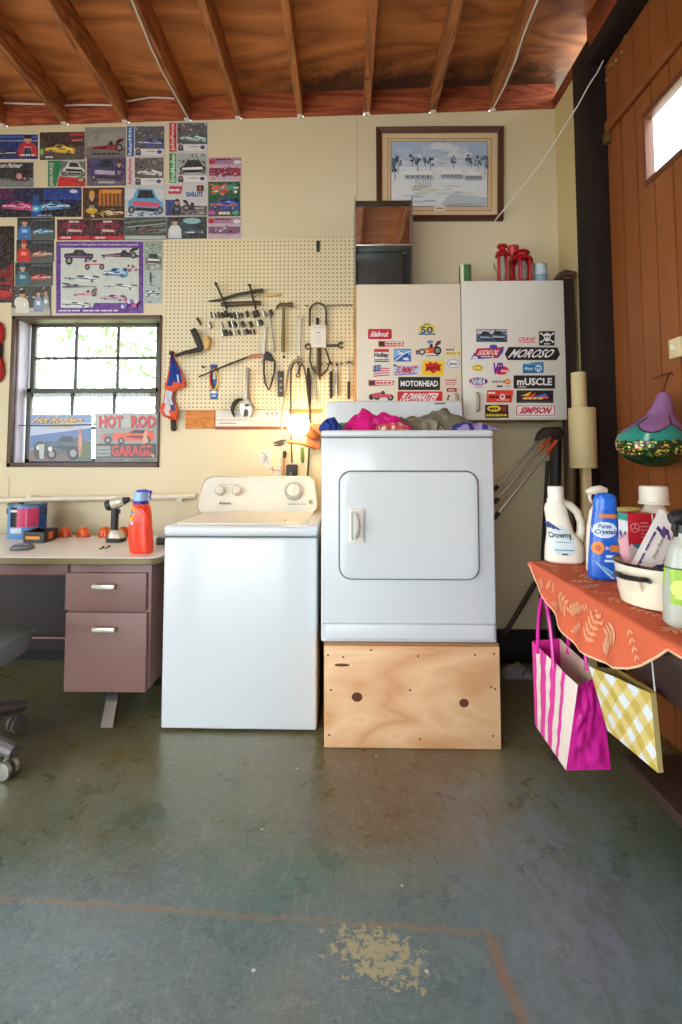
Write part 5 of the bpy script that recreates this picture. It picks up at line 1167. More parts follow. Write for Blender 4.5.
# big adjustable wrench and black C shaped tool
t = tool('adjustable_wrench', 'large bright adjustable wrench hanging jaws down over the white board', 'wrench', 247, 418)
b = B(); b.loft([[q(x-w_, y, o_) for x, y, w_, o_ in ((xx, yy, ww, oo),)]+[q(xx, yy, oo+.008), q(xx+ww, yy, oo), q(xx, yy, oo-.008)] for xx, yy, ww, oo in ((248, 367.4, 1.6, .03), (247.8, 370, 2.4, .03), (247.2, 385, 2.2, .03), (246.6, 400, 3, .03))]); part(b, 'handle', STEEL, t)
b = B(); plate(b, [(243, 401), (249.6, 399), (254.4, 407), (252.6, 416), (249.6, 418), (249.4, 411), (246, 409.4), (244.4, 417.6), (241.6, 414), (240.8, 406)], .003, .036, None, .003); part(b, 'jaw', STEEL, t)
peg(t, 247.8, 370); part(B().tube([q(247, 414, -.0072), q(247, 414, .004)], .003, 6), 'peg', DKS, t); part(B().tube(pp((245, 405.6), (248.4, 405), o=.046), .006, 8), 'knurl', DKS, t)
arc = pp(*[(240.6+8.2*cos(s), 409.6-10.4*sin(s)) for s in [R(75)+R(150)*k/12 for k in range(13)]], o=.018)
solo(B().tube(arc, [.004+.008*sin(pi*k/12) for k in range(13)], 8), 'ring_spanner', BLKR, 'black C shaped hook tool left of the large adjustable wrench', 'tool', GT)
# blue rag with orange edging, tied by its top
b = B(); rnd = random.Random(4)
prof = [(171.8, 355, 1.2), (172.4, 360, 2.6), (174, 366, 4.6), (175, 374, 7.2), (175.4, 382, 9.6), (174.4, 386.4, 10.2), (169.6, 391, 4.6), (168.4, 398, 4.4), (169, 404, 7), (168.4, 410, 9.4), (170.4, 416, 7), (175, 420, 2)]
N = 28; rings = []
for cx_, y, hw in prof:
    row = [q(cx_+hw*cos(a), y+.8*sin(a*2), .0005+(.012+.0016*hw)*(1+.7*sin(a))+.006*sin(a*5+y*.2)) for a in [2*pi*k/N for k in range(N)]]; rings.append(row)
def ragc(p):
    px = (p-EYE); d = px.dot(FW); x = PPX+F*px.dot(RT)/d; y = PPY-F*px.dot(UP)/d
    for (c0, y0, h0), (c1, y1, h1) in zip(prof, prof[1:]):
        if y0 <= y <= y1:
            f = (y-y0)/(y1-y0); e = abs(x-(c0+(c1-c0)*f))/(h0+(h1-h0)*f)
            if e > .8 or (384 < y < 392): return (222, 92, 60)
    if y > 392: return (206, 210, 220) if y < 404 and x < 172 else ((226, 96, 66) if y > 413 or x < 165 else ((64, 84, 130) if x > 170 else (214, 200, 202)))
    if math.hypot(x-178, y-380) < 1.6: return (190, 200, 220)
    return (38, 66, 146)
b.loft(rings, True, True, None, ragc)
solo(b, 'rag', cloth, 'blue rag with orange edging tied at the left edge of the pegboard', 'rag', loc=q(171, 420, .03), ang=60)
b = B(); b.ball(q(171.6, 353, .03), .018, 10, 7, (1, .9, .8)); b.tube(pp((171.6, 354), (171.6, 354), o=.0)[:1]+[q(171.6, 354, .03)], .006, 6); solo(b, 'knob', paint('dark_plum', (50, 30, 40), .4), 'dark plum knob that the blue rag hangs from', 'knob')
qw = lambda x, y, o: aY(x, y, WY-o)
t = thing('mallet', 'black handled mallet hanging under the blue rag', 'mallet', qw(173, 431, .0), GT)
part(B().tube([qw(173, 395, .008), qw(173, 416, .016)], .006, 8), 'shaft', paint('pale_shaft', (196, 180, 140), .5), t)
part(B().tube([qw(173, 416, .018), qw(173.2, 418, .018), qw(173.6, 429, .018), qw(173.8, 431, .018)], [.008, .016, .017, .012], 10), 'grip', BLKR, t)
# strip below the pegboard
osb = wood('particle_board', (170, 92, 34), (222, 150, 76), 'X', 8, .7, False)
def wplate(x0, y0, x1, y1, o, th): return B().prism([qw(x, y, o) for x, y in ((x0, y1), (x1, y1), (x1, y0), (x0, y0))], (0, -th, 0))
solo(wplate(186, 410.6, 215, 428.6, 0, .012), 'particle_board', osb, 'square of orange particle board under the left end of the pegboard', 'board')
solo(wplate(216, 426.6, 291, 429.4, 0, .018), 'wood_strip', paint('red_brown_strip', (140, 74, 40), .6), 'thin red-brown strip under the white printed board', 'strip')
solo(wplate(289, 407.8, 321, 413, 0, .016), 'wood_strip', paint('orange_strip', (186, 112, 56), .6), 'short orange brown strip right of the white printed board, above the bulb', 'strip')
a = Print(lambda x, y, d: qw(x, y, .001+d), .012); a.base(rc(215.6, 410.4, 290, 426.4), (224, 218, 206)); a.rect(216, 411, 289.6, 418, (214, 210, 202)); a.rect(216, 419.6, 289.6, 420.4, (160, 156, 150)); a.line([(219, 423.2), (236, 423.2)], .9, (120, 116, 112)); a.line([(250, 423), (276, 422.6)], .7, (170, 166, 160))
for k in range(4): a.rect(266+k*4.6, 412, 268.8+k*4.6, 415, (150, 146, 142))
solo(a.b, 'printed_board', PRINT, 'long white printed board under the pegboard behind the adjustable wrench', 'board')
# ---- clamp lamp with its lit globe
LY = WY-.20; ql = lambda x, y, o=0: aY(x, y, LY-o)
t = thing('clamp_lamp', 'clamp lamp with a bright lit globe bulb beside the dryer', 'lamp', ql(298.6, 447))
b = B(); b.ball(ql(298.4, 425), .066, 28, 18); bulb = part(b, 'bulb', emit('bulb_glow', (255, 214, 156), 34), t)
RUST = paint('rust_brown', (150, 92, 56), .5, .2, var=.3)
part(B().tube([ql(303, 428, -.07), ql(311, 434, -.09), ql(315, 437, -.11)], [.024, .03, .026], 14), 'socket', RUST, t)
b = B(); b.prism([ql(305, 446, -.13), ql(320, 450, -.13), ql(320, 424, -.13), ql(311, 424, -.13)], (0, .012, 0)); part(b, 'bracket', RUST, t)
part(B().tube([ql(287.4, 441.6, -.06), ql(300, 443, -.06), ql(316, 448, -.10)], [.009, .011, .012], 8), 'arm', RUST, t)
b = B()
for s in (0, 1): b.prism([ql(287, 440.6+s*2, -.06), ql(283, 439+s*4, -.06), ql(274, 442+s*3, -.06), ql(273.4, 444+s*2.4, -.06), ql(281, 444+s*2.4, -.06)], (0, .008, 0))
part(b, 'clamp_jaw', DKS, t)
# things on the wall above the washer
a = Print(lambda x, y, d: qw(x, y, .0+d), .006); a.base(rc(259.4, 449.4, 271, 466.4, 1), (214, 208, 198)); a.line([(262, 452), (268, 458), (263, 463)], .9, (130, 126, 130)); a.line([(268, 452), (264, 457), (269, 464)], .7, (150, 146, 150)); a.ell(265, 458.6, 2.2, 2.6, (170, 166, 168)); solo(a.b, 'outlet_cover', PRINT, 'white outlet cover with grey scribbles on the wall over the washer', 'outlet cover')
a = Print(lambda x, y, d: qw(x, y, .0+d), .003); a.base([(267, 470), (272, 466), (281.6, 467.6), (281, 475), (270, 475)], (220, 208, 188)); a.line([(270, 469), (280, 471)], 1, (150, 120, 90)); a.line([(272, 466.6), (274, 473)], 1, (170, 110, 70)); solo(a.b, 'paper_scrap', PRINT, 'small curled paper scrap below the outlet cover', 'paper')
t = thing('screwdriver', 'screwdriver with dark head and orange shaft on the wall over the washer', 'screwdriver', qw(283, 476, .03), GT)
part(B().tube([qw(284.8, 450.6, .03), qw(284.8, 453, .03), qw(284.4, 458, .03)], [.008, .014, .009], 10), 'head', BLKR, t); part(B().tube([qw(284.4, 458, .03), qw(283, 476, .03)], [.007, .008], 8), 'shaft', paint('orange_shaft', (190, 120, 60), .5), t)
b = B(); b.prism([qw(x, y, .0) for x, y in ((287, 478), (297.6, 478), (297.6, 464.4), (287, 464.4))], (0, -.05, 0), None, .006)
pbx = solo(b, 'plug_box', BLKR, 'black plug box on the wall just above the washer panel', 'plug box')
b = B(); b.prism([qw(x, y, .0505) for x, y in ((289.4, 475.6), (291.6, 475.6), (291.6, 472), (289.4, 472))], (0, -.002, 0)); part(b, 'slot', GREY, pbx)
b = B().tube([qw(302, 447, .011), qw(302, 449, .011), qw(302.4, 461, .011), qw(302.4, 463, .011)], [.007, .011, .011, .006], 8); solo(b, 'marker_stick', paint('green_stick', (86, 110, 60), .5), 'short green stick hanging under the lit bulb', 'stick')
# ================================================================== ON TOP OF THE CABINETS
def ring_e(c, rx, ry, n=32, p=2.0, sd=Vector((1, 0, 0)), fd=Vector((0, -1, 0))):
    out = []
    for k in range(n):
        a = 2*pi*k/n; ca, sa = cos(a), sin(a)
        out.append(Vector(c)+sd*(rx*abs(ca)**(2/p)*(1 if ca >= 0 else -1))-fd*(ry*abs(sa)**(2/p)*(1 if sa >= 0 else -1)))
    return out
CT1, CT2 = zt1+.001, zt2+.003
def can(name, px0, px1, ytop, Y, z0, label, cat, colf, mat_=None, rim=(190, 190, 186)):
    a, c = aY(px0, ytop, Y), aY(px1, ytop, Y); r_ = (c.x-a.x)/2; x = (a.x+c.x)/2; h = a.z-z0
    t = thing(name, label, cat, (x, Y, z0))
    b = B(); pr = [(r_*.96, 0), (r_, .004)]+[(r_, .004+(h-.012)*k/16) for k in range(1, 17)]+[(r_*.97, h-.006)]
    b.lathe(pr, (x, Y, z0), 40, None, None, True, lambda p: colf((p.z-z0)/h, math.atan2(p.x-x, -(p.y-Y)))); part(b, 'body', mat_ or PRINT, t)
    b = B(rim); b.lathe([(r_*.98, h-.006), (r_*1.01, h-.004), (r_*1.01, h), (r_*.94, h), (r_*.92, h-.004), (.001, h-.005)], (x, Y, z0), 40); part(b, 'lid', PRINT, t)
    return t
can('tin_can', 459, 471, 265.4, 3.02, CT1, 'green tin can standing on the left cabinet beside the seam', 'can', lambda v, a: (226, 226, 196) if (-1.1 < a < -.5) else ((60, 110, 66) if a < .6 else (110, 140, 70)))
can('paint_tin', 534, 546.6, 265, 3.02, CT2, 'pale blue tin at the right end of the cabinet top beside the red lanterns', 'tin', lambda v, a: (150, 172, 196) if v < .42 else ((120, 140, 164) if v < .47 else (186, 202, 216)))
b = B(); b.box(aY(487.6, 280.4, 3.0)+Vector((0, 0, -.002)), (.045, .03, .016), .006); p_ = aY(487.6, 280.4, 3.0); b.v = [v+Vector((0, 0, CT2+.0085-(p_.z-.002))) for v in b.v]
solo(b, 'wax_block', paint('wax_white', (230, 224, 206), .5), 'small white block on the cabinet top left of the red lanterns', 'block')
REDM = paint('red_lacquer', (176, 30, 40), .3, .2, var=.2)
def lantern(x0, x1, yt, Y, label, posts, fat):
    a, c = aY(x0, yt, Y), aY(x1, yt, Y); x = (a.x+c.x)/2; r_ = (c.x-a.x)/2; z0 = CT2; h = a.z-z0
    t = thing('lantern', label, 'lantern', (x, Y, z0), 'red lanterns')
    part(B().lathe([(r_*.7, 0), (r_*.95, .006), (r_*.95, .02), (r_*.75, .032), (r_*.6, .034)], (x, Y, z0), 20), 'base', REDM, t)
    part(B().lathe([(r_*.6, h*.72), (r_, h*.72+.005), (r_*.95, h*.8), (r_*.5, h*.88), (r_*.5, h*.93), (r_*.75, h*.95), (r_*.7, h), (.002, h)], (x, Y, z0), 20), 'cap', REDM, t)
    for k in range(posts):
        an = 2*pi*(k+.35)/posts; part(B().box((x+r_*.78*cos(an), Y+r_*.78*sin(an), z0+h*.38), (r_*.26, r_*.26, h*.76), .003, 2), 'post', REDM, t)
    part(B().lathe([(r_*.42, .03), (r_*.58, h*.3), (r_*.56, h*.55), (r_*.36, h*.72)], (x, Y, z0), 20, caps=False), 'glass_chimney', paint('smoky_glass', (150, 140, 130), .1, var=.2), t)
    hd = [(x-r_*cos(s)*1.05, Y-.012, z0+h*.5+r_*1.3*sin(s)) for s in [pi*k/12 for k in range(13)]] if fat else [(x-r_*1.25*cos(s*.5), Y-.01, z0+h*.55-r_*sin(s)*1) for s in [pi*k/10 for k in range(6)]]
    part(B().tube(hd, .003, 6), 'bail_handle', paint('wire_dark', (70, 50, 44), .4, .6), t)
lantern(495, 509, 245.4, 3.02, 'taller narrow red lantern at the left of the pair on the cabinet', 4, False)
lantern(510, 532.4, 252, 3.03, 'wide red lantern with glass chimney, beside the pale blue tin', 5, True)
b = B(); c = aY(513, 247, 3.165); b.lathe([(.026, CT2-c.z), (.03, -.09), (.02, -.06), (.034, -.02), (.036, 0), (.03, .006), (.001, .007)], c, 18); solo(b, 'candle_holder', REDM, 'red goblet shaped holder behind the two lanterns', 'holder')

# steel cabinet-like box with a mirror front
BY = 2.945; bq = lambda x, y, Y=BY: aY(x, y, Y)
x0, x1 = bq(354.6, 240).x, bq(412.6, 240).x; z1 = bq(380, 200).z; zs = bq(380, 244.4).z; z0 = CT1
t = thing('steel_box', 'tall steel box with mirror bright upper panel standing on the left wall cabinet', 'box', ((x0+x1)/2, 3.05, z0))
GALV = paint('galvanised_steel', (150, 146, 136), .35, .8, var=.15); MIR = paint('mirror_steel', (226, 220, 216), .05, 1, var=.02); MIR2 = paint('dull_mirror_steel', (92, 98, 102), .3, 1, var=.4, vs=18)
for xs_, nm in ((x0, 'side_panel'), (x1-.006, 'side_panel')):
    b = B(); b.prism([(xs_, BY-.01, z0), (xs_, WY-.04, z0), (xs_, WY-.04, z1), (xs_, BY-.02, z1+.012)], (.006, 0, 0)); part(b, nm, GALV, t)
part(B().bx(x0+.006, x1-.006, BY+.03, BY+.036, zs, z1-.014), 'upper_panel', MIR, t)
part(B().bx(x0+.006, x1-.006, BY+.0, WY-.04, z1-.013, z1-.004), 'top_panel', paint('brown_steel', (90, 66, 54), .3, .6), t)
part(B().bx(x0+.006, x1-.006, BY-.006, BY+.1, zs-.008, zs+.0, .002), 'shelf_lip', paint('bright_lip', (210, 208, 202), .3, .8), t)
part(B().bx(x0+.006, x1-.05, BY+.09, BY+.096, z0+.002, zs-.01), 'lower_panel', MIR2, t)
part(B().bx(x1-.05, x1-.006, BY+.12, BY+.126, z0+.002, zs-.01), 'lower_panel', BLACK, t)
part(B().bx(x0+.006, x1-.006, BY-.004, BY+.2, z0, z0+.006, .001), 'bottom_panel', GALV, t)
part(B().box((bq(383, 240).x, BY+.028, zs+.03), (.006, .004, .06), .001), 'latch_strip', GALV, t)

# ================================================================== CORNER BEHIND THE DRYER
DBR = paint('dark_brown_board', (50, 36, 28), .55, var=.25)
b = B(); p0, p1 = aY(560.5, 275, 2.96), aY(574, 275, 2.96)
t = thing('tall_board', 'tall dark brown board standing in the corner right of the wall cabinets', 'board', ((p0.x+p1.x)/2, 2.97, 0))
part(B().bx(p0.x, p1.x-.005, 2.95, 2.99, .001, p0.z-.02, .003), 'panel', DBR, t)
b = B(); b.tube([(p0.x-.03, 2.965, p0.z-.03), (p0.x-.005, 2.965, p0.z-.004), (p0.x+.03, 2.965, p0.z+.012), (p1.x, 2.965, p0.z+.004), (p1.x+.002, 2.965, p0.z-.02)], [.012, .018, .022, .02, .014], 10); part(b, 'carved_top', paint('carved_brown', (74, 50, 36), .5, var=.3), t)
# beige pole with a thick sleeve
PYc = 2.62; pc = lambda x, y: aY(x, y, PYc)
t = thing('sleeved_pole', 'beige pole with a thick beige sleeve standing in front of the dark post', 'pole', (pc(587.6, 560).x, PYc, 0))
BG = paint('beige_card', (196, 178, 130), .6, var=.06); px_ = pc(587.6, 520).x
part(B().bx(px_-.02, px_+.02, PYc-.015, PYc+.015, .001, pc(587, 468).z, .004), 'pole', BG, t)
part(B().lathe([(.062, pc(587, 468).z), (.064, pc(587, 467).z), (.064, pc(587, 409).z), (.062, pc(587, 408).z), (.03, pc(587, 408).z)], (px_-.012, PYc, 0), 28), 'sleeve', BG, t)
part(B().lathe([(.036, pc(587, 408).z+.002), (.036, pc(587, 372.6).z), (.03, pc(587, 372).z)], (px_-.02, PYc+.01, 0), 22), 'upper_tube', BG, t)
# tripod leaning behind the dryer
TY = 3.06; tq = lambda x, y, Y=TY: aY(x, y, Y)
t = thing('tripod', 'folded silver tripod with orange leg tips leaning behind the dryer', 'tripod', (tq(470, 560).x, TY, 0))
ALU = paint('aluminium', (190, 186, 176), .3, .85, var=.05); ORG = paint('orange_band', (206, 78, 40), .45)
for k, (xa, ya, xb, yb) in enumerate(((541, 438, 495, 489), (551, 437, 495, 502), (558, 439, 495, 517))):
    A_, D = tq(xa, ya, TY-.02*k), tq(xb, yb, TY-.02*k); d = (D-A_); f = -(A_.z-.01)/d.z; E_ = A_+d*f
    lg = part(B().tube([A_, E_], .0085, 10), 'leg', ALU, t)
    if k: b = B().tube([A_+d*.02, A_+d*.19], .0115, 10); part(b, 'orange_band', ORG, lg)
    part(B().tube([D-d*.06, D+d*.02], .014, 8), 'leg_clamp', BLKR, lg)
b = B(); b.prism([tq(x, y, TY-.07) for x, y in ((538, 441), (541, 432), (547, 427), (561, 426.6), (565, 432), (561, 441), (552, 436))], (0, .07, 0), None, .006); part(b, 'head', DBR, t)
for (xa, ya, xb, yb, Y, r_, lab, m_) in ((547.6, 461, 545, 512, 3.055, .011, 'black rod standing behind the white softener bottle, left of the dark bars', BLKR), (556, 428, 555, 500, 3.12, .032, 'thick black pipe standing in the corner under the tripod head', BLKR), (573, 440, 571, 500, 2.86, .022, 'brown stick leaning in the corner left of the sleeved pole', paint('brown_stick', (104, 80, 52), .6, var=.2)), (544, 568, 511, 624, 3.125, .014, 'dark stick leaning low on the wall between dryer and orange cloth', DBR)):
    A_, D = aY(xa, ya, Y), aY(xb, yb, Y); d = D-A_; f = -(A_.z-.005)/d.z
    if lab.startswith('dark stick'): f = 1.2
    E_ = A_+d*f
    if E_.x > 1.28: E_.x = 1.28
    b = B().tube([A_, A_+(E_-A_)*.5, E_], [r_, r_, r_*.9], 10)
    if lab.startswith('dark stick'): b.tube([E_, Vector((E_.x-.02, E_.y, .201))], r_, 8)
    solo(b, 'leaning_rod', m_, lab, 'rod')
gz = aZ(517, 676, 0)
heap('floor_rag', gz.x-.08, gz.x+.08, gz.y-.05, gz.y+.05, .001, lambda u, v: .06, (120, 120, 124), cloth, 'grey rag lying on the dark floor right of the platform', 'rag', 6.6, 24, 14)

# ================================================================== WORKBENCH WITH CLOTH
TT = .85; BX = .665
t = thing('workbench', 'dark brown workbench along the garage door under the orange cloth', 'workbench', (1.0, 1.3, 0))
WB = paint('bench_brown', (62, 42, 36), .5, var=.2, vs=8)
part(B().bx(BX+.004, 1.37, .45, 1.95, TT-.04, TT-.001, .003), 'bench_top', WB, t)
part(B().bx(.85, .875, .45, 1.93, .585, TT-.041, .003), 'apron', WB, t)
ft = aZ(553, 756, 0)
b = B(); bar(b, (ft.x, ft.y-.01, 0), (.862, 1.9, TT-.042), .035, .035); part(b, 'leg', WB, t)
part(B().bx(1.35, 1.368, .45, 1.95, .126, TT-.041), 'shade_panel', WB, t)  # added dark sheet standing in for the shade under the bench
for (xx, yy, dy_) in ((.85, 1.27, 0), (1.28, 1.88, 0), (1.28, .5, 0), (.85, .5, 0)):
    b = B(); bar(b, (xx+.03-dy_*.3, yy+.03+dy_, 0), (xx+.03, yy+.03, TT-.042), .05, .05); part(b, 'leg', WB, t)
part(B().bx(1.03, 1.345, .45, 2.03, .085, .125, .004), 'lower_shelf', paint('shelf_brown', (74, 54, 46), .45, var=.2), t)

# cloth: flat over the bench top, hanging in one rounded lobe over its edge
hem_px = ((525, 559), (533, 580), (545, 603), (556, 621), (566, 635), (580, 649), (596, 660), (612, 666.6), (625, 667.4), (640, 664), (652, 657.4), (660, 651), (667, 646), (673, 645), (682, 648), (700, 662))
hem = [aX(x, y, BX-.02) for x, y in hem_px]
hy = [p.y for p in hem]; hz = [TT-p.z for p in hem]
def hang(Y):
    if Y >= hy[0]: return .004
    for (ya, za), (yb, zb_) in zip(zip(hy, hz), list(zip(hy, hz))[1:]):
        if yb <= Y <= ya: return max(.004, za+(zb_-za)*(ya-Y)/(ya-yb))
    return hz[-1]
CW = .56; RO = .012
Y1c, Y0c = hy[0], .8
def S(Y, v, d=0):
    """cloth point: v measured from the inner edge outward across the top, then down the side"""
    wob = .003*noise.noise(Vector((Y*8, v*8, 2)))
    if v <= CW: return Vector((BX+CW-v, Y, TT+.0025+max(0, wob)+d))
    s = v-CW
    if s < RO*pi/2: a = s/RO; return Vector((BX-RO*sin(a)*.9-d*sin(a), Y, TT+.0025-RO+RO*cos(a)+d*cos(a)))
    q_ = s-RO*pi/2
    out = .010+.05*q_*(1+.7*sin(Y*17+.6))+.006*sin(Y*40)*min(1, q_*10)
    return Vector((BX-out-d, Y, TT+.0025-RO-q_))
ORC = (214, 104, 72)
b = B(ORC); ny = 90; nt_, nd = 16, 16; rings = []
for i in range(ny+1):
    Y = Y1c+(Y0c-Y1c)*i/ny; L_ = hang(Y)
    vs = [CW*k/nt_ for k in range(nt_)]+[CW+RO*pi/2*k/4 for k in range(5)]+[CW+RO*pi/2+max(.001, L_-RO*.6)*k/nd for k in range(1, nd+1)]
    rings.append([S(Y, v) for v in vs]+[S(Y, v, -.0016) for v in vs[::-1]])
b.loft(rings, True)
hemb = [S(Y1c+(Y0c-Y1c)*i/ny, CW+RO*pi/2+max(.001, hang(Y1c+(Y0c-Y1c)*i/ny)-RO*.6), .0005) for i in range(ny+1)]
b.tube(hemb, .0026, 6, col=(238, 196, 160))
# printed leaf sprigs
rl = random.Random(9); LC = [(232, 166, 126), (228, 152, 112), (234, 176, 138)]
def leaf(Yc, vc, ang, L_, W_2, col):
    pts = []
    for k in range(10):
        a = 2*pi*k/10; u, w_ = L_*.5*cos(a), W_2*sin(a)*(1-.35*cos(a))
        pts.append((Yc+u*cos(ang)-w_*sin(ang), vc+u*sin(ang)+w_*cos(ang)))
    if any(v > CW+RO*pi/2+hang(Y)-RO*.6-.008 or v < .02 or Y > Y1c-.02 for Y, v in pts): return
    if any(CW-.004 < v < CW+RO*2 for Y, v in pts): return
    P_ = [S(Y, v, .0026) for Y, v in pts]; b.poly(P_ if (P_[1]-P_[0]).cross(P_[2]-P_[1]).dot(Vector((-1, 0, 1))) > 0 else P_[::-1], col)
SP = []
for it in range(900):
    Yc, vc, an, s_ = rl.uniform(.85, Y1c), (rl.uniform(.05, CW-.02) if it < 400 else rl.uniform(CW+.03, CW+.2)), rl.uniform(0, 2*pi), rl.uniform(.7, 1.35); col = rl.choice(LC); n_ = rl.choice((3, 4, 5)); kind = rl.random()
    if any((Yc-a_)**2+(vc-c_)**2 < (.027*(s_+d_))**2 for a_, c_, d_ in SP): continue
    if vc > CW and vc+.012*n_*s_ > CW+RO*pi/2+hang(Yc): continue
    SP.append((Yc, vc, s_))
    for k in range(n_):
        off = (k-(n_-1)/2)*.017*s_
        cY, cv = Yc+off*cos(an), vc+off*sin(an)
        for s in (-1, 1):
            ll = (.026 if kind > .4 else .016)*s_; a2 = an+s*R(52)
            leaf(cY+ll*.55*cos(a2), cv+ll*.55*sin(a2), a2, ll, ll*.2, col)
    leaf(Yc, vc, an, .017*n_*s_, .0016, col); leaf(Yc+.012*n_*s_*cos(an), vc+.012*n_*s_*sin(an), an, .02*s_, .004*s_, col)
solo(b, 'tablecloth', printed('printed_cotton', .85, .15), 'orange cloth printed with pale leaves draped over the workbench', 'tablecloth', loc=(.9, 1.4, TT), ang=60)

# ---- bottles and boxes on the cloth
TC = TT+.0062
def bottle(root, name, Y, secs, mat_, ratio=.6, p=2.6, n=56, fine=6, colf=None, cap=True, toward=.25):
    """body from (y, x left, x right[, depth ratio]) sections measured in the plane at distance Y"""
    b = B(); S_ = []
    for i, s in enumerate(secs):
        if i+1 < len(secs):
            s2 = secs[i+1]
            for k in range(fine):
                f = k/fine; S_.append(tuple(s[j]+(s2[j]-s[j])*f for j in range(3))+((s[3] if len(s) > 3 else ratio)*(1-f)+(s2[3] if len(s2) > 3 else ratio)*f,))
        else: S_.append((s[0], s[1], s[2], s[3] if len(s) > 3 else ratio))
    rings = []; info = []
    for y, xl, xr, rt in S_:
        A_, D = aY(xl, y, Y), aY(xr, y, Y); c = (A_+D)/2; rx = (D.x-A_.x)/2; z = c.z
        rings.append((z, c.x, rx, rx*rt))
    zmin = min(r[0] for r in rings); sh = TC-zmin
    rings = [(z+sh, x, rx, ry) for z, x, rx, ry in rings]; rings.sort()
    fd = Vector((-toward, -1, 0)).normalized(); sd = Vector((-fd.y, fd.x, 0))
    R_ = [ring_e((x, Y, z), rx, ry, n, p, sd, fd) for z, x, rx, ry in rings]
    b.loft(R_, True, True, None, colf)
    o = part(b, name, mat_, root)
    def P(u, z, d=0):
        """u in metres to the right of the axis, z height over the table"""
        zz = TC+z
        for (za, xa, ra, ya), (zb2, xb, rb, yb) in zip(rings, rings[1:]):
            if za <= zz <= zb2 and zb2 > za:
                f = (zz-za)/(zb2-za); x, rx, ry = xa+(xb-xa)*f, ra+(rb-ra)*f, ya+(yb-ya)*f; break
        else: x, rx, ry = rings[len(rings)//2][1:]
        k = max(0, 1-abs(u/rx)**p)**(1/p)
        return Vector((x, Y, zz))+sd*u+fd*(ry*k+.0009+d)
    return o, P, rings
class Lab(Print):
    def __init__(s, P): s.P = lambda x, y, d: P(x, y, d); s.b = B(); s.d = 0; s.thick = 0
    def fill(s, x0, x1, z0, z1, col, inside=None, n=12, m=12):
        for i in range(n):
            for j in range(m):
                a, c = x0+(x1-x0)*i/n, x0+(x1-x0)*(i+1)/n; e, f = z0+(z1-z0)*j/m, z0+(z1-z0)*(j+1)/m
                if inside and not inside((a+c)/2, (e+f)/2): continue
                s.b.poly([s.P(a, e, s.d), s.P(c, e, s.d), s.P(c, f, s.d), s.P(a, f, s.d)], col)
        s.d += .0002; return s
    def disc(s, cx, cz, rx, rz, col, n=16):
        return s.fill(cx-rx, cx+rx, cz-rz, cz+rz, col, lambda x, z: ((x-cx)/rx)**2+((z-cz)/rz)**2 <= 1, n, n)
    def word(s, t_, x0, z0, x1, z1, col, bold=.02, slant=0):
        vs, fs = text_mesh(t_, bold); n = len(s.b.v)
        s.b.v += [s.P(x0+(x1-x0)*u+slant*v, z0+(z1-z0)*v, s.d+.0003) for u, v in vs]
        for f in fs: s.b._f([i+n for i in f], col)
        s.d += .0002; return s
HD = paint('bottle_cream', (232, 226, 210), .3, var=.02)
LABM = printed('bottle_label', .35)
# fabric softener
YA = aZ(565, 563.6, TT).y
t = thing('softener_bottle', 'cream fabric softener bottle with a looped handle at the far end of the cloth', 'bottle', aZ(565, 561.5, TT))
_, P_, rg_ = bottle(t, 'body', YA, [(564, 548, 581), (562, 545.6, 583), (549, 546, 583), (541, 547, 579.6), (534.5, 547.6, 573), (521, 546.4, 568.6), (511, 544.6, 566), (506, 545.6, 563.6), (502.6, 548.6, 563, .9)], HD, .62)
kz = (TC-aY(565, 564, YA).z)
kq = lambda x, y, o=0: aY(x, y, YA+o)+Vector((0, 0, kz))
part(B().tube([kq(562, 505), kq(570, 507.6), (kq(577, 514)), kq(581, 524), kq(581.4, 534), kq(578, 543)], [.014, .015, .0145, .014, .016, .02], 12), 'handle', HD, t)
b = B(); cpx_ = kq(555.8, 503); b.lathe([(.031, 0), (.031, .008), (.027, .009), (.027, .048), (.024, .052), (.001, .053)], cpx_, 28); part(b, 'cap', paint('cap_white', (238, 234, 222), .35, var=.02), t)
a = Lab(P_); a.fill(-.045, .03, .03, .13, (206, 222, 224), lambda x, z: ((x+.006)/.040)**2+((z-.075)/.058)**2 < 1); a.fill(-.044, .012, .115, .16, (44, 58, 120), lambda x, z: z < .15-(x+.044)*.75 and z > .118+(-x-.02)*.2 and x > -.044, 14, 14)
a.word('Downy', -.044, .082, .03, .108, (44, 50, 70), .03); a.fill(-.03, .02, .072, .075, (130, 150, 170)); a.fill(-.038, .024, .045, .049, (90, 150, 170), lambda x, z: True); a.fill(-.014, .006, .03, .036, (60, 80, 120)); part(a.b, 'label', LABM, t)
# white trigger sprayer behind
YB = 1.75
t = thing('spray_bottle', 'white trigger spray bottle half hidden behind the blue scent booster', 'bottle', aY(599, 575, YB)*1)
t.location.z = TT
_, _, _ = bottle(t, 'body', YB, [(571, 587.5, 610), (569, 587, 610.6), (530, 587.4, 610), (512, 590, 607), (504, 594, 603), (500, 594.6, 602.4)], HD, .8, 2.2)
sz_ = TC-aY(599, 571, YB).z; sq = lambda x, y, o=0: aY(x, y, YB+o)+Vector((0, 0, sz_))
b = B(); b.tube([sq(601, 500), sq(599.6, 494)], .014, 12); b.tube([sq(606, 492), sq(600, 490.6), sq(592, 491), sq(587, 492.6)], [.012, .016, .013, .009], 12); part(b, 'spray_head', HD, t)
part(B().tube([sq(590.6, 493), sq(589.6, 498), sq(591.6, 503)], [.005, .005, .004], 8), 'trigger', HD, t)
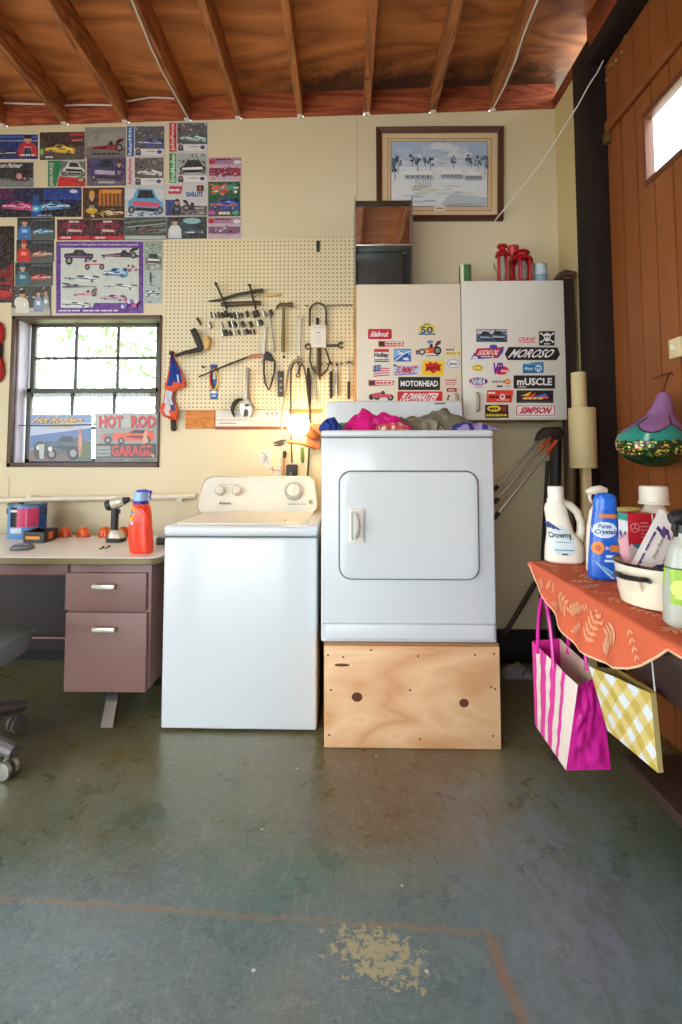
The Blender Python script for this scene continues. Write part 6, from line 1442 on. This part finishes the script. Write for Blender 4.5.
# blue scent booster
YC = aZ(604, 580.4, TT).y
t = thing('scent_booster', 'bright blue laundry crystals bottle with a domed cap', 'bottle', aZ(604, 578.5, TT))
BL = paint('bottle_blue', (24, 92, 196), .25, var=.05)
_, P_, rg_ = bottle(t, 'body', YC, [(580.6, 591.6, 617), (578.6, 589.4, 618.4), (566, 589, 618.4), (540, 591, 617.6), (520, 592.6, 616.6), (512, 593.6, 616.2)], BL, .62)
_, _, _ = bottle(t, 'cap', YC, [(512, 593.8, 615.8), (504, 593.9, 615.7), (500, 594.6, 615), (497, 596.4, 613.2), (495.4, 599.4, 610.2), (494.9, 603.6, 606)], paint('cap_blue', (30, 104, 214), .18), .62, 2.2)
capo = [c for c in t.children if c.name.startswith('cap')][0]
capo.location.z += (aY(604, 512, YC).z-aY(604, 580.6, YC).z)
a = Lab(P_); a.disc(-.004, .150, .034, .024, (206, 222, 238)); a.word('Purex', -.022, .155, .016, .168, (30, 50, 120), .03); a.word('Crystals', -.034, .134, .03, .152, (30, 44, 110), .03, .004); a.fill(-.02, .034, .186, .198, (214, 120, 50)); a.disc(-.022, .096, .017, .019, (232, 134, 44)); a.disc(-.022, .096, .008, .009, (196, 84, 30)); a.fill(.012, .038, .086, .106, (224, 130, 40)); a.word('2in1', -.002, .092, .01, .102, (230, 236, 240)); a.fill(.0, .03, .068, .076, (206, 226, 244)); a.fill(-.004, .026, .055, .062, (206, 226, 244))
for k in range(4): a.fill(-.038, .03, .006, .062, ((120, 190, 236), (60, 140, 220), (190, 224, 246), (40, 110, 200))[k], lambda x, z, k=k: abs((z-.058+.9*(x+.036)*(.7+k*.16))) < .0028, 40, 40)
part(a.b, 'label', LABM, t)
# box of wipes, red and blue
YD = 1.56; XD = .828
bx1 = aY(656.6, 540, YD).x; bzt = aY(640, 513.6, YD).z
t = thing('carton', 'red and blue carton with a white and teal side standing behind the basin', 'carton', ((XD+bx1)/2, YD+.03, TT))
part(B((186, 26, 44)).bx(XD, bx1, YD, YD+.055, TC, bzt, .001), 'box', PRINT, t)
a = Print(lambda x, z, d: Vector((XD+x, YD-.0006-d, z)), 0); w_ = bx1-XD; zh = bzt-TC
a.poly([(.001, TC), (w_-.001, TC), (w_-.001, TC+zh*.62), (.001, TC+zh*.55)], (40, 130, 170)); a.line([(w_*.8, TC+zh*.6), (w_*.9, TC+zh*.8), (w_*.86, bzt)], .004, (236, 226, 220)); a.ell(w_*.24, TC+zh*.8, .014, .014, (226, 150, 160), 20); a.ell(w_*.24, TC+zh*.8, .0115, .0115, (186, 26, 44), 20)
for k in range(3): a.line([(w_*.24, TC+zh*.8), (w_*.24+.011*cos(2.1*k+1.57), TC+zh*.8+.011*sin(2.1*k+1.57))], .0022, (226, 170, 176))
for k in range(5): a.rect(w_*.44, TC+zh*(.86-.05*k), w_*(.78 if k % 2 else .7), TC+zh*(.876-.05*k), (216, 130, 140))
a.rect(w_*.45, TC+zh*.45, w_*.8, TC+zh*.465, (150, 206, 226)); a.rect(w_*.5, TC+zh*.4, w_*.74, TC+zh*.413, (150, 206, 226)); part(a.b, 'front_print', LABM, t)
a = Print(lambda y, z, d: Vector((XD-.0006-d, YD+y, z)), 0); a.rect(.001, TC, .054, bzt-.001, (230, 230, 226)); a.rect(.001, bzt-.022, .054, bzt-.001, (50, 156, 146))
for k in range(8): a.ell(.014+.026*(k % 2), TC+.03+.038*(k//2), .009, .009, ((60, 70, 150), (120, 90, 170))[k % 2])
part(a.b, 'side_print', LABM, t)
# can with a coloured rim behind the carton
TCs = TC
can('canister', 616.4, 639, 508, 1.74, TC, 'green and orange banded canister peeking over the red carton', 'canister', lambda v, a: (196, 120, 50) if a > .25 else ((170, 176, 70) if v > .88 else (110, 150, 70)), rim=(206, 190, 110))
# white bottle at the back
YE = 1.76
t = thing('detergent_jug', 'plain white jug with a ribbed cap standing at the back near the door', 'bottle', aY(654, 560, YE)); t.location.z = TT
bottle(t, 'body', YE, [(569, 640, 668), (566, 638.6, 669.4), (520, 639.6, 668.4), (511, 641.6, 667), (505, 645.4, 663), (502.6, 646.6, 661.4, .9)], HD, .8, 2.4)
sz_ = TC-aY(654, 569, YE).z; c = aY(654, 503, YE)+Vector((0, 0, sz_))
b = B(); rr_ = .043; b.loft([[c+Vector(((rr_*f+(.0012 if k % 2 else 0))*cos(2*pi*k/48), (rr_*f+(.0012 if k % 2 else 0))*sin(2*pi*k/48), z)) for k in range(48)] for f, z in ((1.06, 0), (1.06, .008), (1, .009), (.98, .055), (.9, .06), (.02, .0605))]); part(b, 'cap', HD, t)
# enamel basin
pcx, pcy = aZ(651, 598, TT).x, 1.372
t = thing('enamel_basin', 'cream enamel basin with a black rim holding small boxes on the orange cloth', 'basin', (pcx, pcy, TT))
EN = paint('enamel_cream', (232, 224, 200), .22, var=.03); ENK = paint('enamel_black', (26, 24, 24), .25)
hB = .104; rB = .114
prof = [(rB*.82, 0), (rB*.88, .003), (rB*.93, .03), (rB*.99, hB-.004), (rB*1.0, hB), (rB*.97, hB), (rB*.90, .032), (rB*.84, .008), (.001, .006)]
part(B().lathe(prof, (pcx, pcy, TC), 56, sx=1.06), 'bowl', EN, t)
part(B().tube([(pcx+rB*1.06*1.0*cos(2*pi*k/56), pcy+rB*sin(2*pi*k/56), TC+hB) for k in range(56)], .0035, 8, closed=True), 'rim', ENK, t)
for s0 in (203, 23):
    an = [R(s0-20+40*k/10) for k in range(11)]; o_ = lambda a, e, z: Vector((pcx+(rB*1.06+e)*cos(a), pcy+(rB+e)*sin(a), TC+z))
    b = B().tube([o_(an[0], -.004, .072)]+[o_(a, .012+.012*sin(pi*k/10), .078) for k, a in enumerate(an)]+[o_(an[-1], -.004, .072)], .0062, 8); hd_ = part(b, 'handle', ENK, t)
    b = B(); b.loft([[o_(an[2], -.002, .07), o_(an[2], .014, .07), o_(an[2], .002, .045)], [o_(an[5], -.002, .07), o_(an[5], .017, .07), o_(an[5], .002, .04)], [o_(an[8], -.002, .07), o_(an[8], .014, .07), o_(an[8], .002, .045)]]); part(b, 'lug', EN, t)
# in the basin: dryer sheet box, pink packet in a plastic bag
YP = 1.375
fq = [aY(*p, YP+o) for p, o in (((634, 570), 0), ((660.6, 576), -.006), ((674.4, 531), .0), ((664.6, 511), .012))]
t = thing('dryer_sheet_box', 'white and purple dryer sheet box leaning in the enamel basin', 'box', (fq[0]+fq[1])/2)
b = B((234, 230, 226)); b.prism(fq, (.012, .042, .002)); part(b, 'box', PRINT, t)
nf = (fq[1]-fq[0]).cross(fq[3]-fq[0]).normalized(); nf = nf if nf.y < 0 else -nf
def PB(u, v, d): return fq[0].lerp(fq[1], u).lerp(fq[3].lerp(fq[2], u), v)+nf*(.0012+d)
a = Print(PB, 0); PU = (74, 50, 110)
def br(x0, v0, x1, v1, c): a.poly([(x0, v0), (x1, v0), (x1, v1), (x0, v1)], c)
br(.01, .06, .13, .3, PU); br(.01, .34, .13, .66, PU); br(.02, .7, .3, .76, PU); br(.3, .68, .6, .84, (96, 70, 140)); a.ell(.8, .78, .12, .05, (110, 84, 150)); a.ell(.62, .82, .12, .05, PU)
a.poly([(.42, .02), (.98, .0), (1, .3), (.86, .22), (.72, .2)], PU); a.poly([(.9, .3), (.99, .3), (.99, .56), (.93, .5)], (40, 34, 60)); a.ell(.74, .1, .12, .06, (96, 70, 140))
vs, fs = text_mesh('Dryer Sheets', .01); n = len(a.b.v)
a.b.v += [PB(.62-.22*v, .28+.42*u, .002) for u, v in vs]
for f in fs: a.b._f([i+n for i in f], (90, 84, 96))
vs, fs = text_mesh('Lavender', .02); n = len(a.b.v)
a.b.v += [PB(.12-.09*v, .1+.5*u, .003) for u, v in vs]
for f in fs: a.b._f([i+n for i in f], (220, 214, 230))
part(a.b, 'print', LABM, t)
pk = [aY(*p, 1.43+o) for p, o in (((624.6, 572), 0), ((633, 571), -.006), ((627.6, 534), .0), ((619, 540), .008))]
b = B((206, 150, 160)); b.prism(pk, (.006, .02, 0), None, .002); solo(b, 'soap_packet', PRINT, 'pink wrapped packet standing at the left inside the enamel basin', 'packet')
b = B(); rb_ = random.Random(2); bc = aY(632, 560, 1.455); rings = []
for z, f in ((0, .6), (.015, 1), (.035, .9), (.05, .6), (.058, .25), (.064, .02)):
    rings.append([Vector((bc.x+.026*f*cos(2*pi*k/20)*(1+rb_.uniform(-.15, .15)), bc.y+.014*f*sin(2*pi*k/20)*(1+rb_.uniform(-.2, .2)), bc.z-.02+z)) for k in range(20)])
b.loft(rings); solo(b, 'plastic_bag', paint('cloudy_plastic', (216, 206, 202), .2, var=.05), 'crumpled pale plastic bag between the pink packet and the dryer sheet box', 'bag')
# green labelled sprayer at the right edge
YS = 1.2; 
t = thing('spray_cleaner', 'translucent spray cleaner with green label and black head at the right edge', 'bottle', aY(686, 620, YS)); t.location.z = TT
_, P_, _ = bottle(t, 'body', YS, [(623, 668, 704), (620, 666, 706), (590, 665.6, 706.4), (560, 667.4, 704.6), (543, 671, 701), (534, 676.6, 695.4), (530, 677, 695)], paint('frosted_plastic', (170, 174, 162), .2, var=.03, spec=.6), .75, 2.6)
sz_ = TC-aY(686, 623, YS).z; sq2 = lambda x, y, o=0: aY(x, y, YS+o)+Vector((0, 0, sz_))
b = B(); b.tube([sq2(686, 531), sq2(686, 523)], .024, 16); b.tube([sq2(697, 516), sq2(686, 515), sq2(676, 515.6), sq2(670.6, 517)], [.015, .02, .018, .013], 14); part(b, 'spray_head', BLACK, t)
part(B().tube([sq2(675.6, 519), sq2(673.6, 527), sq2(677, 534)], [.007, .006, .005], 8), 'trigger', BLACK, t)
a = Lab(P_); a.fill(-.045, .045, .05, .125, (150, 190, 50)); a.fill(-.045, .045, .125, .129, (60, 90, 40)); a.disc(-.022, .085, .016, .018, (206, 224, 110)); a.disc(-.012, .066, .02, .004, (210, 226, 130)); part(a.b, 'label', LABM, t)

# ---- bags hanging from the bench
def sheet(b, c00, c10, c11, c01, nu, nv, colf, amp=0, seed=0, nrm=None):
    c00, c10, c11, c01 = map(Vector, (c00, c10, c11, c01)); nn = (c10-c00).cross(c01-c00).normalized(); n0 = len(b.v)
    for j in range(nv+1):
        for i in range(nu+1):
            u, v = i/nu, j/nv; p = c00.lerp(c10, u).lerp(c01.lerp(c11, u), v); e = min(1, 4*u, 4*(1-u))*min(1, 5*v)
            p = p+nn*amp*e*(noise.noise(Vector((u*3+seed, v*4, seed)))+.5*noise.noise(Vector((u*7, v*9+seed, 3)))); b.v.append(p)
    for j in range(nv):
        for i in range(nu):
            k = n0+j*(nu+1)+i; b._f((k, k+1, k+nu+2, k+nu+1), colf((i+.5)/nu, (j+.5)/nv))
t = thing('shopping_bag', 'pink and white striped plastic shopping bag hanging from the workbench', 'bag', (.79, 1.85, .2))
BGP = printed('glossy_bag', .22, .6); PK = (226, 40, 160); PK2 = (204, 30, 140); WT = (236, 220, 212)
N0 = aX(566, 770.5, .72); F0 = aX(535, 725, .722); N1 = aY(611, 769.5, N0.y); F1 = F0+Vector((.106, 0, 0))
n0_ = aX(578, 685, .748); f0_ = aX(532, 641, .708); n1_ = n0_+Vector((.08, .02, .02)); f1_ = f0_+Vector((.105, 0, .01))
edges = (0, .1, .2, .34, .46, .58, .70, .78, 1.0)
def strp(u, v):
    k = sum(1 for e in edges[1:] if u > e)
    return WT if k in (7, 5, 3, 1) else PK
b = B(); sheet(b, F0, N0, n0_, f0_, 40, 24, lambda u, v: strp(u, v), .006, 3); part(b, 'striped_side', BGP, t, ang=60)
b = B(); sheet(b, N0, N1, n1_, n0_, 20, 24, lambda u, v: PK if (u+v*.3) % .5 < .34 else PK2, .02, 8); part(b, 'gusset', BGP, t, ang=60)
b = B(); sheet(b, N1, F1, f1_, n1_, 24, 16, lambda u, v: (216, 190, 170) if v > .2 else PK, .01, 5); part(b, 'back_side', BGP, t, ang=60)
b = B(); sheet(b, F1, F0, f0_, f1_, 10, 14, lambda u, v: PK, .01, 6); part(b, 'gusset', BGP, t, ang=60)
b = B(); sheet(b, N0, F0, F1, N1, 6, 4, lambda u, v: PK); part(b, 'bottom', BGP, t)
for x, yy0, yy1 in ((f0_[0]+.002, f0_.y-.05, n0_.y+.1), (n1_[0]-.006, f0_.y-.05, n0_.y+.1)):
    pts = [Vector((x, yy0+(yy1-yy0)*k/14, .5+.225*sin(pi*k/14)**.6)) for k in range(15)]; part(B(PK).tube(pts, .0065, 8), 'handle', BGP, t)
bag_mark = Print(lambda y, z, d: Vector((.724-.0, y, z))+Vector((-.02-d, 0, 0)), 0)
t = thing('diamond_bag', 'yellow gift bag with white diamonds hanging from the workbench beside the pink bag', 'bag', (.8, 1.47, .4))
NT_, NB, FT, FB = aX(650.5, 693, .80), aX(658, 773, .815), aX(589, 666, .742), aX(607.5, 730.5, .80)
YW = (216, 190, 110)
def dia(u, v):
    a_, c_ = u*5.4+v*4.2+.5, u*5.4-v*4.2+.5
    k = (math.floor(a_)+2*math.floor(c_)) % 4
    return (228, 232, 234) if math.floor(a_) % 2 == 0 and math.floor(c_) % 2 == 0 else ((206, 178, 84) if math.floor(a_) % 2 and math.floor(c_) % 2 else (224, 202, 128))
PAP = printed('coated_paper', .45)
b = B(); sheet(b, FB, NB, NT_, FT, 72, 72, dia, .004, 2); part(b, 'front', PAP, t, ang=60)
oN, oF = Vector((.016, .003, 0)), Vector((.092, .01, -.012))
b = B(); sheet(b, NB+oN, FB+oN*2, FT+oF, NT_+oN, 16, 16, lambda u, v: (190, 164, 90), .004, 4); part(b, 'back', PAP, t)
b = B(); sheet(b, NB, NB+oN, NT_+oN, NT_, 4, 12, lambda u, v: (206, 184, 120)); part(b, 'side', PAP, t)
b = B(); sheet(b, FB+oN*2, FB, FT, FT+oF, 6, 12, lambda u, v: (206, 184, 110)); part(b, 'side', PAP, t)
b = B(); sheet(b, FB, FB+oN*2, NB+oN, NB, 4, 4, lambda u, v: (206, 184, 110)); part(b, 'bottom', PAP, t)
ce = aX(655, 691, .815); part(B().tube([ce, ce+Vector((.004, .02, .1)), ce+Vector((.006, .03, .19))], .002, 6), 'string', paint('white_string', (220, 214, 200), .7), t)

# ================================================================== ON THE GARAGE DOOR, STRINGS AND WIRES
YG = 2.165; gq = lambda x, y: aY(x, y, YG)
z6 = lambda x, y: (600+x/7.317, 360+y/7.317)
G = ((235, 444, 476), (240, 432, 490), (258, 418, 505), (300, 402, 518), (350, 378, 524), (400, 342, 532), (430, 300, 545), (470, 232, 568), (500, 190, 585), (540, 152, 598), (600, 134, 605), (650, 142, 600), (700, 178, 584), (745, 250, 548), (775, 320, 496), (785, 370, 450))
rings = []; gi = []
for i in range(len(G)-1):
    for k in range(12):
        f = k/12; y, xl, xr = (G[i][j]+(G[i+1][j]-G[i][j])*f for j in range(3)); A_, D = gq(*z6(xl, y)), gq(*z6(xr, y)); gi.append((y, (A_+D)/2, (D.x-A_.x)/2))
gmap = []
for y, c, r_ in gi: rings.append([Vector((c.x+r_*cos(2*pi*k/160), YG+r_*sin(2*pi*k/160)*.98, c.z)) for k in range(160)]); gmap.append((c.z, y, c.x))
rg2 = random.Random(8); dots = [(rg2.uniform(0, 2*pi), rg2.uniform(600, 700), rg2.choice(((214, 200, 60), (230, 220, 120), (196, 110, 60), (206, 80, 110), (90, 150, 60), (60, 130, 50)))) for _ in range(330)]
def gcol(p):
    y, cx = min(gmap, key=lambda g: abs(g[0]-p.z))[1:]; a = math.atan2(p.y-YG, p.x-cx) % (2*pi)
    sc5 = abs(sin(a*2.5+.5)); yb = 478+62*sc5
    if y < yb: 
        return (36, 26, 36) if (y > yb-9) or (y > 405 and sc5 < .07) else (146, 104, 152)
    if y < 592+8*sin(a*16): return (40, 140, 126)
    if y < 706:
        for da, dy_, c in dots:
            if (abs((a-da+pi) % (2*pi)-pi)*26)**2+((y-dy_)/5.2)**2 < 1.0: return c
        return (28, 56, 26)
    return (20, 62, 40)
b = B(); b.loft(rings[::-1], True, True, None, gcol)
gmin = min(v.x for v in b.v); gmax = max(v.x for v in b.v); b.v = [v-Vector((max(0, gmax-DX+.004), 0, 0)) for v in b.v]
t = thing('painted_gourd', 'painted gourd in purple and teal with a flower band hanging on the garage door', 'gourd', (DX-.14, YG, min(v.z for v in b.v)))
part(b, 'shell', printed('gourd_lacquer', .12, .6), t, ang=60)
nl = aX(669.5, 373.5, DX-.012); tp2 = gq(*z6(462, 245)); tp2.x = min(tp2.x, DX-.06)
b = B(); b.tube([nl, (nl.x-.02, nl.y-.01, nl.z-.03), tp2], .003, 6); b.tube([nl+Vector((-.03, .06, -.014)), nl+Vector((-.006, .02, .0)), nl+Vector((-.004, -.02, .002)), nl+Vector((-.01, -.035, -.01))], .003, 6); part(b, 'hanging_cord', paint('dark_twine', (60, 36, 24), .7), t)
a0, a1 = aX(673, 359.6, DX-.0), aX(684, 336, DX)
t = thing('switch_box', 'cream switch plate on the brown boards at the right edge, above the gourd', 'switch', (DX, (a0.y+a1.y)/2, a0.z))
part(B().bx(DX-.018, DX-.0005, a1.y, a0.y, a0.z, a1.z, .004), 'plate', paint('switch_cream', (222, 206, 160), .4), t)
part(B().bx(DX-.030, DX-.019, (a0.y+a1.y)/2-.006, (a0.y+a1.y)/2+.006, (a0.z+a1.z)/2-.014, (a0.z+a1.z)/2+.014, .002), 'toggle', paint('switch_white', (236, 230, 214), .35), t)
STR = paint('white_string', (220, 214, 200), .7)
pts = [(604.6, 59, 2.66), (597, 73, 2.665), (589, 85, 2.67), (577.5, 106, 2.74), (553.5, 144, 2.9), (540, 164.6, 2.99), (520, 190, 3.08), (494.6, 221, WY-.03)]
pts[0] = (604.6, 58, 2.66)
solo(B().tube([aY(*p) for p in pts], .004, 6), 'string', STR, 'white string slanting from the dark beam down to the picture corner', 'string')
cz_ = lambda x, y, o=-.0052: aZ(x, y, JZ(aZ(x, y, 3.4).x)+o)
solo(B().tube([aY(x, y, WY-.045) for x, y in ((-6, 102.6), (30, 104), (50, 104.4), (62, 105.6), (90, 104.8), (122, 105.4))]+[aY(x, y, WY-.045) for x, y in ((126, 101.6), (150, 97.4), (176, 98.6))], .0055, 6), 'cable', STR, 'white cable running along the top of the wall at the left joists', 'cable', 'white cables')
solo(B().tube([Vector((jx[3]+.012*sin(y*6+1), y, JZ(jx[3])-.005)) for y in (3.18, 3.0, 2.8, 2.6, 2.4, 2.2, 2.0, 1.8, 1.6, 1.4, 1.2)], .0055, 6), 'cable', STR, 'white cable running along the third joist from the left', 'cable', 'white cables')
solo(B().tube([Vector((jx[8]+.012*sin(y*7), y, JZ(jx[8])-.005)) for y in (3.18, 3.0, 2.8, 2.6, 2.4, 2.2, 2.0, 1.8, 1.6, 1.4, 1.2)], .0055, 6), 'cable', STR, 'white cable running along the last joist before the dark beam', 'cable', 'white cables')

# ================================================================== ON THE DESK
DT = DKZ+.0004
def tin_bucket():
    A_, D = aZ(27, 536, DKZ), None; Y = 2.995
    t = thing('paint_bucket', 'blue tin bucket with a pink label at the left of the desk', 'bucket', aY(27.4, 536, Y)); 
    l, r = aY(10.6, 520, Y), aY(44.4, 520, Y); x = (l.x+r.x)/2; r_ = (r.x-l.x)/2; h = aY(27, 503.6, Y).z-DKZ; t.location = (x, Y, DKZ)
    def cf(p):
        v = (p.z-DT)/h; a = math.atan2(p.x-x, -(p.y-Y))-.52
        if -.95 < a < -.5 and .36 < v < .92: return (30, 26, 30) if not (.78 < v < .86) else (216, 210, 206)
        if -.5 < a < .62 and .36 < v < .9: return (206, 66, 110) if abs(a+.05) > .06 else (226, 130, 160)
        if -.95 < a < -.3 and .15 < v < .32: return (206, 214, 224)
        if a > .62: return (30, 84, 176)
        return (96, 150, 206)
    b = B(); b.lathe([(r_*.97, 0), (r_, .004)]+[(r_, .004+(h-.01)*k/26) for k in range(1, 27)], (x, Y, DT), 72, None, None, True, cf); part(b, 'body', PRINT, t)
    part(B().lathe([(r_*1.0, h-.006), (r_*1.03, h-.004), (r_*1.03, h+.003), (r_*.96, h+.004), (r_*.95, h), (.001, h-.001)], (x, Y, DT), 48), 'rim', paint('bucket_rim', (90, 110, 130), .35, .5), t)
    for s in (-1, 1): part(B().box((x+s*r_*1.04, Y-.01, DT+h*.78), (.014, .03, .034), .004), 'ear', BLACK, t)
    part(B().box((x-.004, Y-r_*.6, DT+h+.006), (.02, .02, .012), .003), 'lid_knob', BLACK, t)
tin_bucket()
# black open box with orange stickers
fz = aZ(30, 544.5, DKZ); e0, e1, e2 = aZ(23, 543, DKZ), aZ(43.6, 543.5, DKZ), aZ(58, 538, DKZ)
t = thing('parts_box', 'black open box with orange labels lying on the desk before the blue bucket', 'box', (e0+e2)/2)
u_ = (e1-e0); v_ = (e2-e1); hb = .058; up_ = Vector((0, 0, 1))
def obx(b, a0, a1, b0, b1, z0, z1): b.prism([e0+u_*a0+v_*b0+up_*(z0+.0004), e0+u_*a1+v_*b0+up_*(z0+.0004), e0+u_*a1+v_*b1+up_*(z0+.0004), e0+u_*a0+v_*b1+up_*(z0+.0004)], (0, 0, z1-z0)); return b
b = B(); obx(b, 0, 1, 0, 1, 0, .01); part(b, 'tray_bottom', BLACK, t)
for a0, a1, b0, b1 in ((0, 1, 0, .07), (0, 1, .93, 1), (0, .06, .07, .93), (.94, 1, .07, .93)): b = B(); obx(b, a0, a1, b0, b1, .01, hb); part(b, 'wall_panel', BLACK, t)
nF = Vector((u_.y, -u_.x, 0)).normalized(); nR = Vector((v_.y, -v_.x, 0)).normalized()
a = Print(lambda x, z, d: e0+u_*x+up_*z+nF*(.0006+d), 0); a.rect(.12, .02, .8, .036, (232, 150, 30)); part(a.b, 'label', PRINT, t)
a = Print(lambda x, z, d: e1+v_*x+up_*z+nR*(.0006+d), 0); a.rect(.3, .014, .62, .05, (226, 110, 30)); part(a.b, 'label', PRINT, t)
# small grey gadget
g0 = aZ(23, 549.5, DKZ)
t = thing('gadget', 'small grey gadget lying at the front of the desk before the black box', 'gadget', g0)
b = B(); b.box(g0+Vector((-.003, 0, .014)), (.105, .07, .026), .01, 3, Matrix.Rotation(R(8), 3, 'Z'), None, (.8, .75)); part(b, 'case', paint('gadget_grey', (92, 102, 108), .35), t)
b = B(); b.box(g0+Vector((.004, -.004, .0278)), (.06, .03, .003), .001, 2, Matrix.Rotation(R(8), 3, 'Z')); part(b, 'screen', paint('gadget_screen', (140, 150, 156), .2), t)
# four orange marker lenses
AMB = paint('amber_lens', (222, 92, 24), .15, var=.15, coat=.4)
for px, lab in ((65, 'orange domed marker lens nearest the black box on the desk'), (83.5, 'orange domed marker lens second from the black box on the desk'), (105, 'orange domed marker lens partly behind the cordless drill'), (123.6, 'orange domed marker lens between the drill and the orange detergent bottle')):
    c = aZ(px, 536.6, DKZ); t = thing('marker_lens', lab, 'lens', c, 'orange marker lenses on the desk')
    b = B(); n_ = 28
    b.loft([[c+Vector((.036*f*cos(2*pi*k/n_), .03*f*sin(2*pi*k/n_), z)) for k in range(n_)] for f, z in ((1, .004), (.98, .014), (.9, .03), (.74, .044), (.5, .053), (.25, .057), (.02, .0575))]); part(b, 'dome', AMB, t)
    part(B().lathe([(.038, .0004), (.038, .004), (.03, .005)], c, 24, sy=.85), 'base', paint('lens_base', (150, 60, 20), .4), t)
    part(B().tube([c+Vector((0, -.034, .014)), c+Vector((0, -.0285, .03))], .003, 6), 'lens_rib', AMB, t)
# cordless drill
YD2 = aZ(117, 541.5, DKZ).y; dq = lambda x, y, o=0: aY(x, y, YD2+o)
zoff = DT-dq(117, 544.6).z
dq2 = lambda x, y, o=0: dq(x, y, o)+Vector((0, 0, zoff))
t = thing('cordless_drill', 'black and silver cordless drill standing upright on the desk', 'drill', dq2(117, 544.6))
SIL = paint('drill_silver', (196, 190, 176), .35, .3)
part(B().tube([dq2(106.6, 509), dq2(108, 508.6), dq2(112, 507.8)], [.026, .03, .031], 18), 'motor_cap', BLACK, t)
part(B().tube([dq2(112.4, 507.6), dq2(118, 505.4), dq2(124, 504)], [.031, .031, .025], 18), 'motor_housing', SIL, t)
part(B().tube([dq2(124.2, 503.9), dq2(127, 503), dq2(129.6, 502)], [.019, .017, .011], 14), 'chuck', BLACK, t)
b = B(); b.loft([ring_e(dq2(x, y), rx, ry, 20, 3) for x, y, rx, ry in ((114.6, 538, .021, .02), (114.4, 530, .018, .019), (114.8, 520, .018, .02), (115.4, 512, .02, .022))]); part(b, 'grip', BLACK, t)
b = B(); b.loft([ring_e(dq2(x, y), rx, ry, 20, 4) for x, y, rx, ry in ((117, 540.6, .043, .036), (116.6, 537, .038, .034), (115.4, 533, .022, .022))]); part(b, 'foot', SIL, t)
b = B(); b.loft([ring_e(dq2(x, y), rx, ry, 24, 5) for x, y, rx, ry in ((116, 544.6, .044, .036), (116, 544.2, .047, .038), (116.2, 541.2, .047, .038), (116.2, 540.7, .044, .036))]); part(b, 'battery', BLACK, t)
part(B().box(dq2(119.4, 514.6), (.01, .014, .02), .003), 'trigger', BLACK, t)
part(B().box(dq2(118, 505.4, -.0315), (.02, .002, .016), .001), 'badge', paint('badge_white', (226, 224, 216), .4), t)
for (xa, ya, xb, yb, lab) in ((100, 549, 103, 547.4, 'left one of two small dark screws lying on the desk'), (106, 548, 109, 546.6, 'right one of two small dark screws lying on the desk')):
    A_, D = aZ(xa, ya, DKZ+.005), aZ(xb, yb, DKZ+.005); b = B(); b.tube([A_, D], .0035, 6); b.tube([D, D+(D-A_)*.15], .006, 8)
    b.v = [v+Vector((0, 0, .0012)) for v in b.v]; solo(b, 'screw', BLACK, lab, 'screw')
# orange detergent bottle
YT = aZ(140, 552.5, DKZ).y; kz2 = DT-aY(140, 553.6, YT).z
TC_keep = TC; TC = DT
t = thing('detergent_bottle', 'orange-red detergent bottle with a blue capped top at the right end of the desk', 'bottle', aZ(140, 552.5, DKZ))
OR = paint('detergent_orange', (236, 66, 34), .3, var=.04)
_, P_, _ = bottle(t, 'body', YT, [(553.6, 131, 152), (552, 129.4, 153.4), (545, 128.6, 153.4), (535, 128, 152.6), (522, 128.8, 152), (513, 131, 151.4), (507.6, 132.6, 150.4), (505, 133.4, 148.6, .8)], OR, .62)
TC = TC_keep
bq2 = lambda x, y, o=0: aY(x, y, YT+o)+Vector((0, 0, kz2))
part(B().tube([bq2(138, 509, -.03), bq2(143, 511, -.046), bq2(147.6, 517, -.046), bq2(148.6, 524, -.034)], [.008, .011, .011, .009], 10), 'handle', OR, t)
b = B(); c = bq2(141, 504.8); b.lathe([(.034, 0), (.036, .002), (.036, .012), (.034, .014)], c, 28); part(b, 'collar', paint('cap_deep_blue', (36, 44, 160), .3), t)
b = B(); b.lathe([(.0335, .0145), (.0345, .03), (.033, .054), (.028, .058), (.001, .0585)], c, 28); part(b, 'cap', paint('cap_pale_blue', (150, 184, 230), .2, var=.15), t)
part(B().tube([c+Vector((-.02, -.004, .06)), c+Vector((.02, -.004, .062)), c+Vector((.05, -.004, .058)), c+Vector((.044, -.004, .03)), c+Vector((.052, -.004, .016))], [.006, .008, .007, .004, .003], 8), 'spout_tab', paint('cap_deep_blue', (36, 44, 160), .3), t)
a = Lab(P_); a.disc(-.034, .098, .018, .036, (244, 200, 40)); a.disc(-.035, .098, .013, .025, (240, 130, 40)); a.fill(-.046, -.02, .09, .106, (44, 56, 140), None, 6, 4); a.word('Tide', -.045, .092, -.021, .104, (236, 236, 236)); a.fill(-.048, -.016, .046, .062, (214, 214, 226)); a.fill(-.044, -.03, .05, .058, (60, 70, 150)); part(a.b, 'label', LABM, t)
# black tray behind it
c = aZ(158, 545, DKZ)
t = thing('tray', 'small black tray with a grey insert wedged between detergent bottle and washer', 'tray', c+Vector((0, .05, 0)))
x0 = aZ(153.6, 546, DKZ).x; 
part(B().bx(x0, dxr-.006, c.y, c.y+.12, DT, DT+.035, .003), 'case', BLACK, t)
part(B().bx(x0+.006, dxr-.012, c.y+.006, c.y+.11, DT+.0355, DT+.052, .003), 'insert', paint('tray_insert', (176, 172, 166), .4), t)
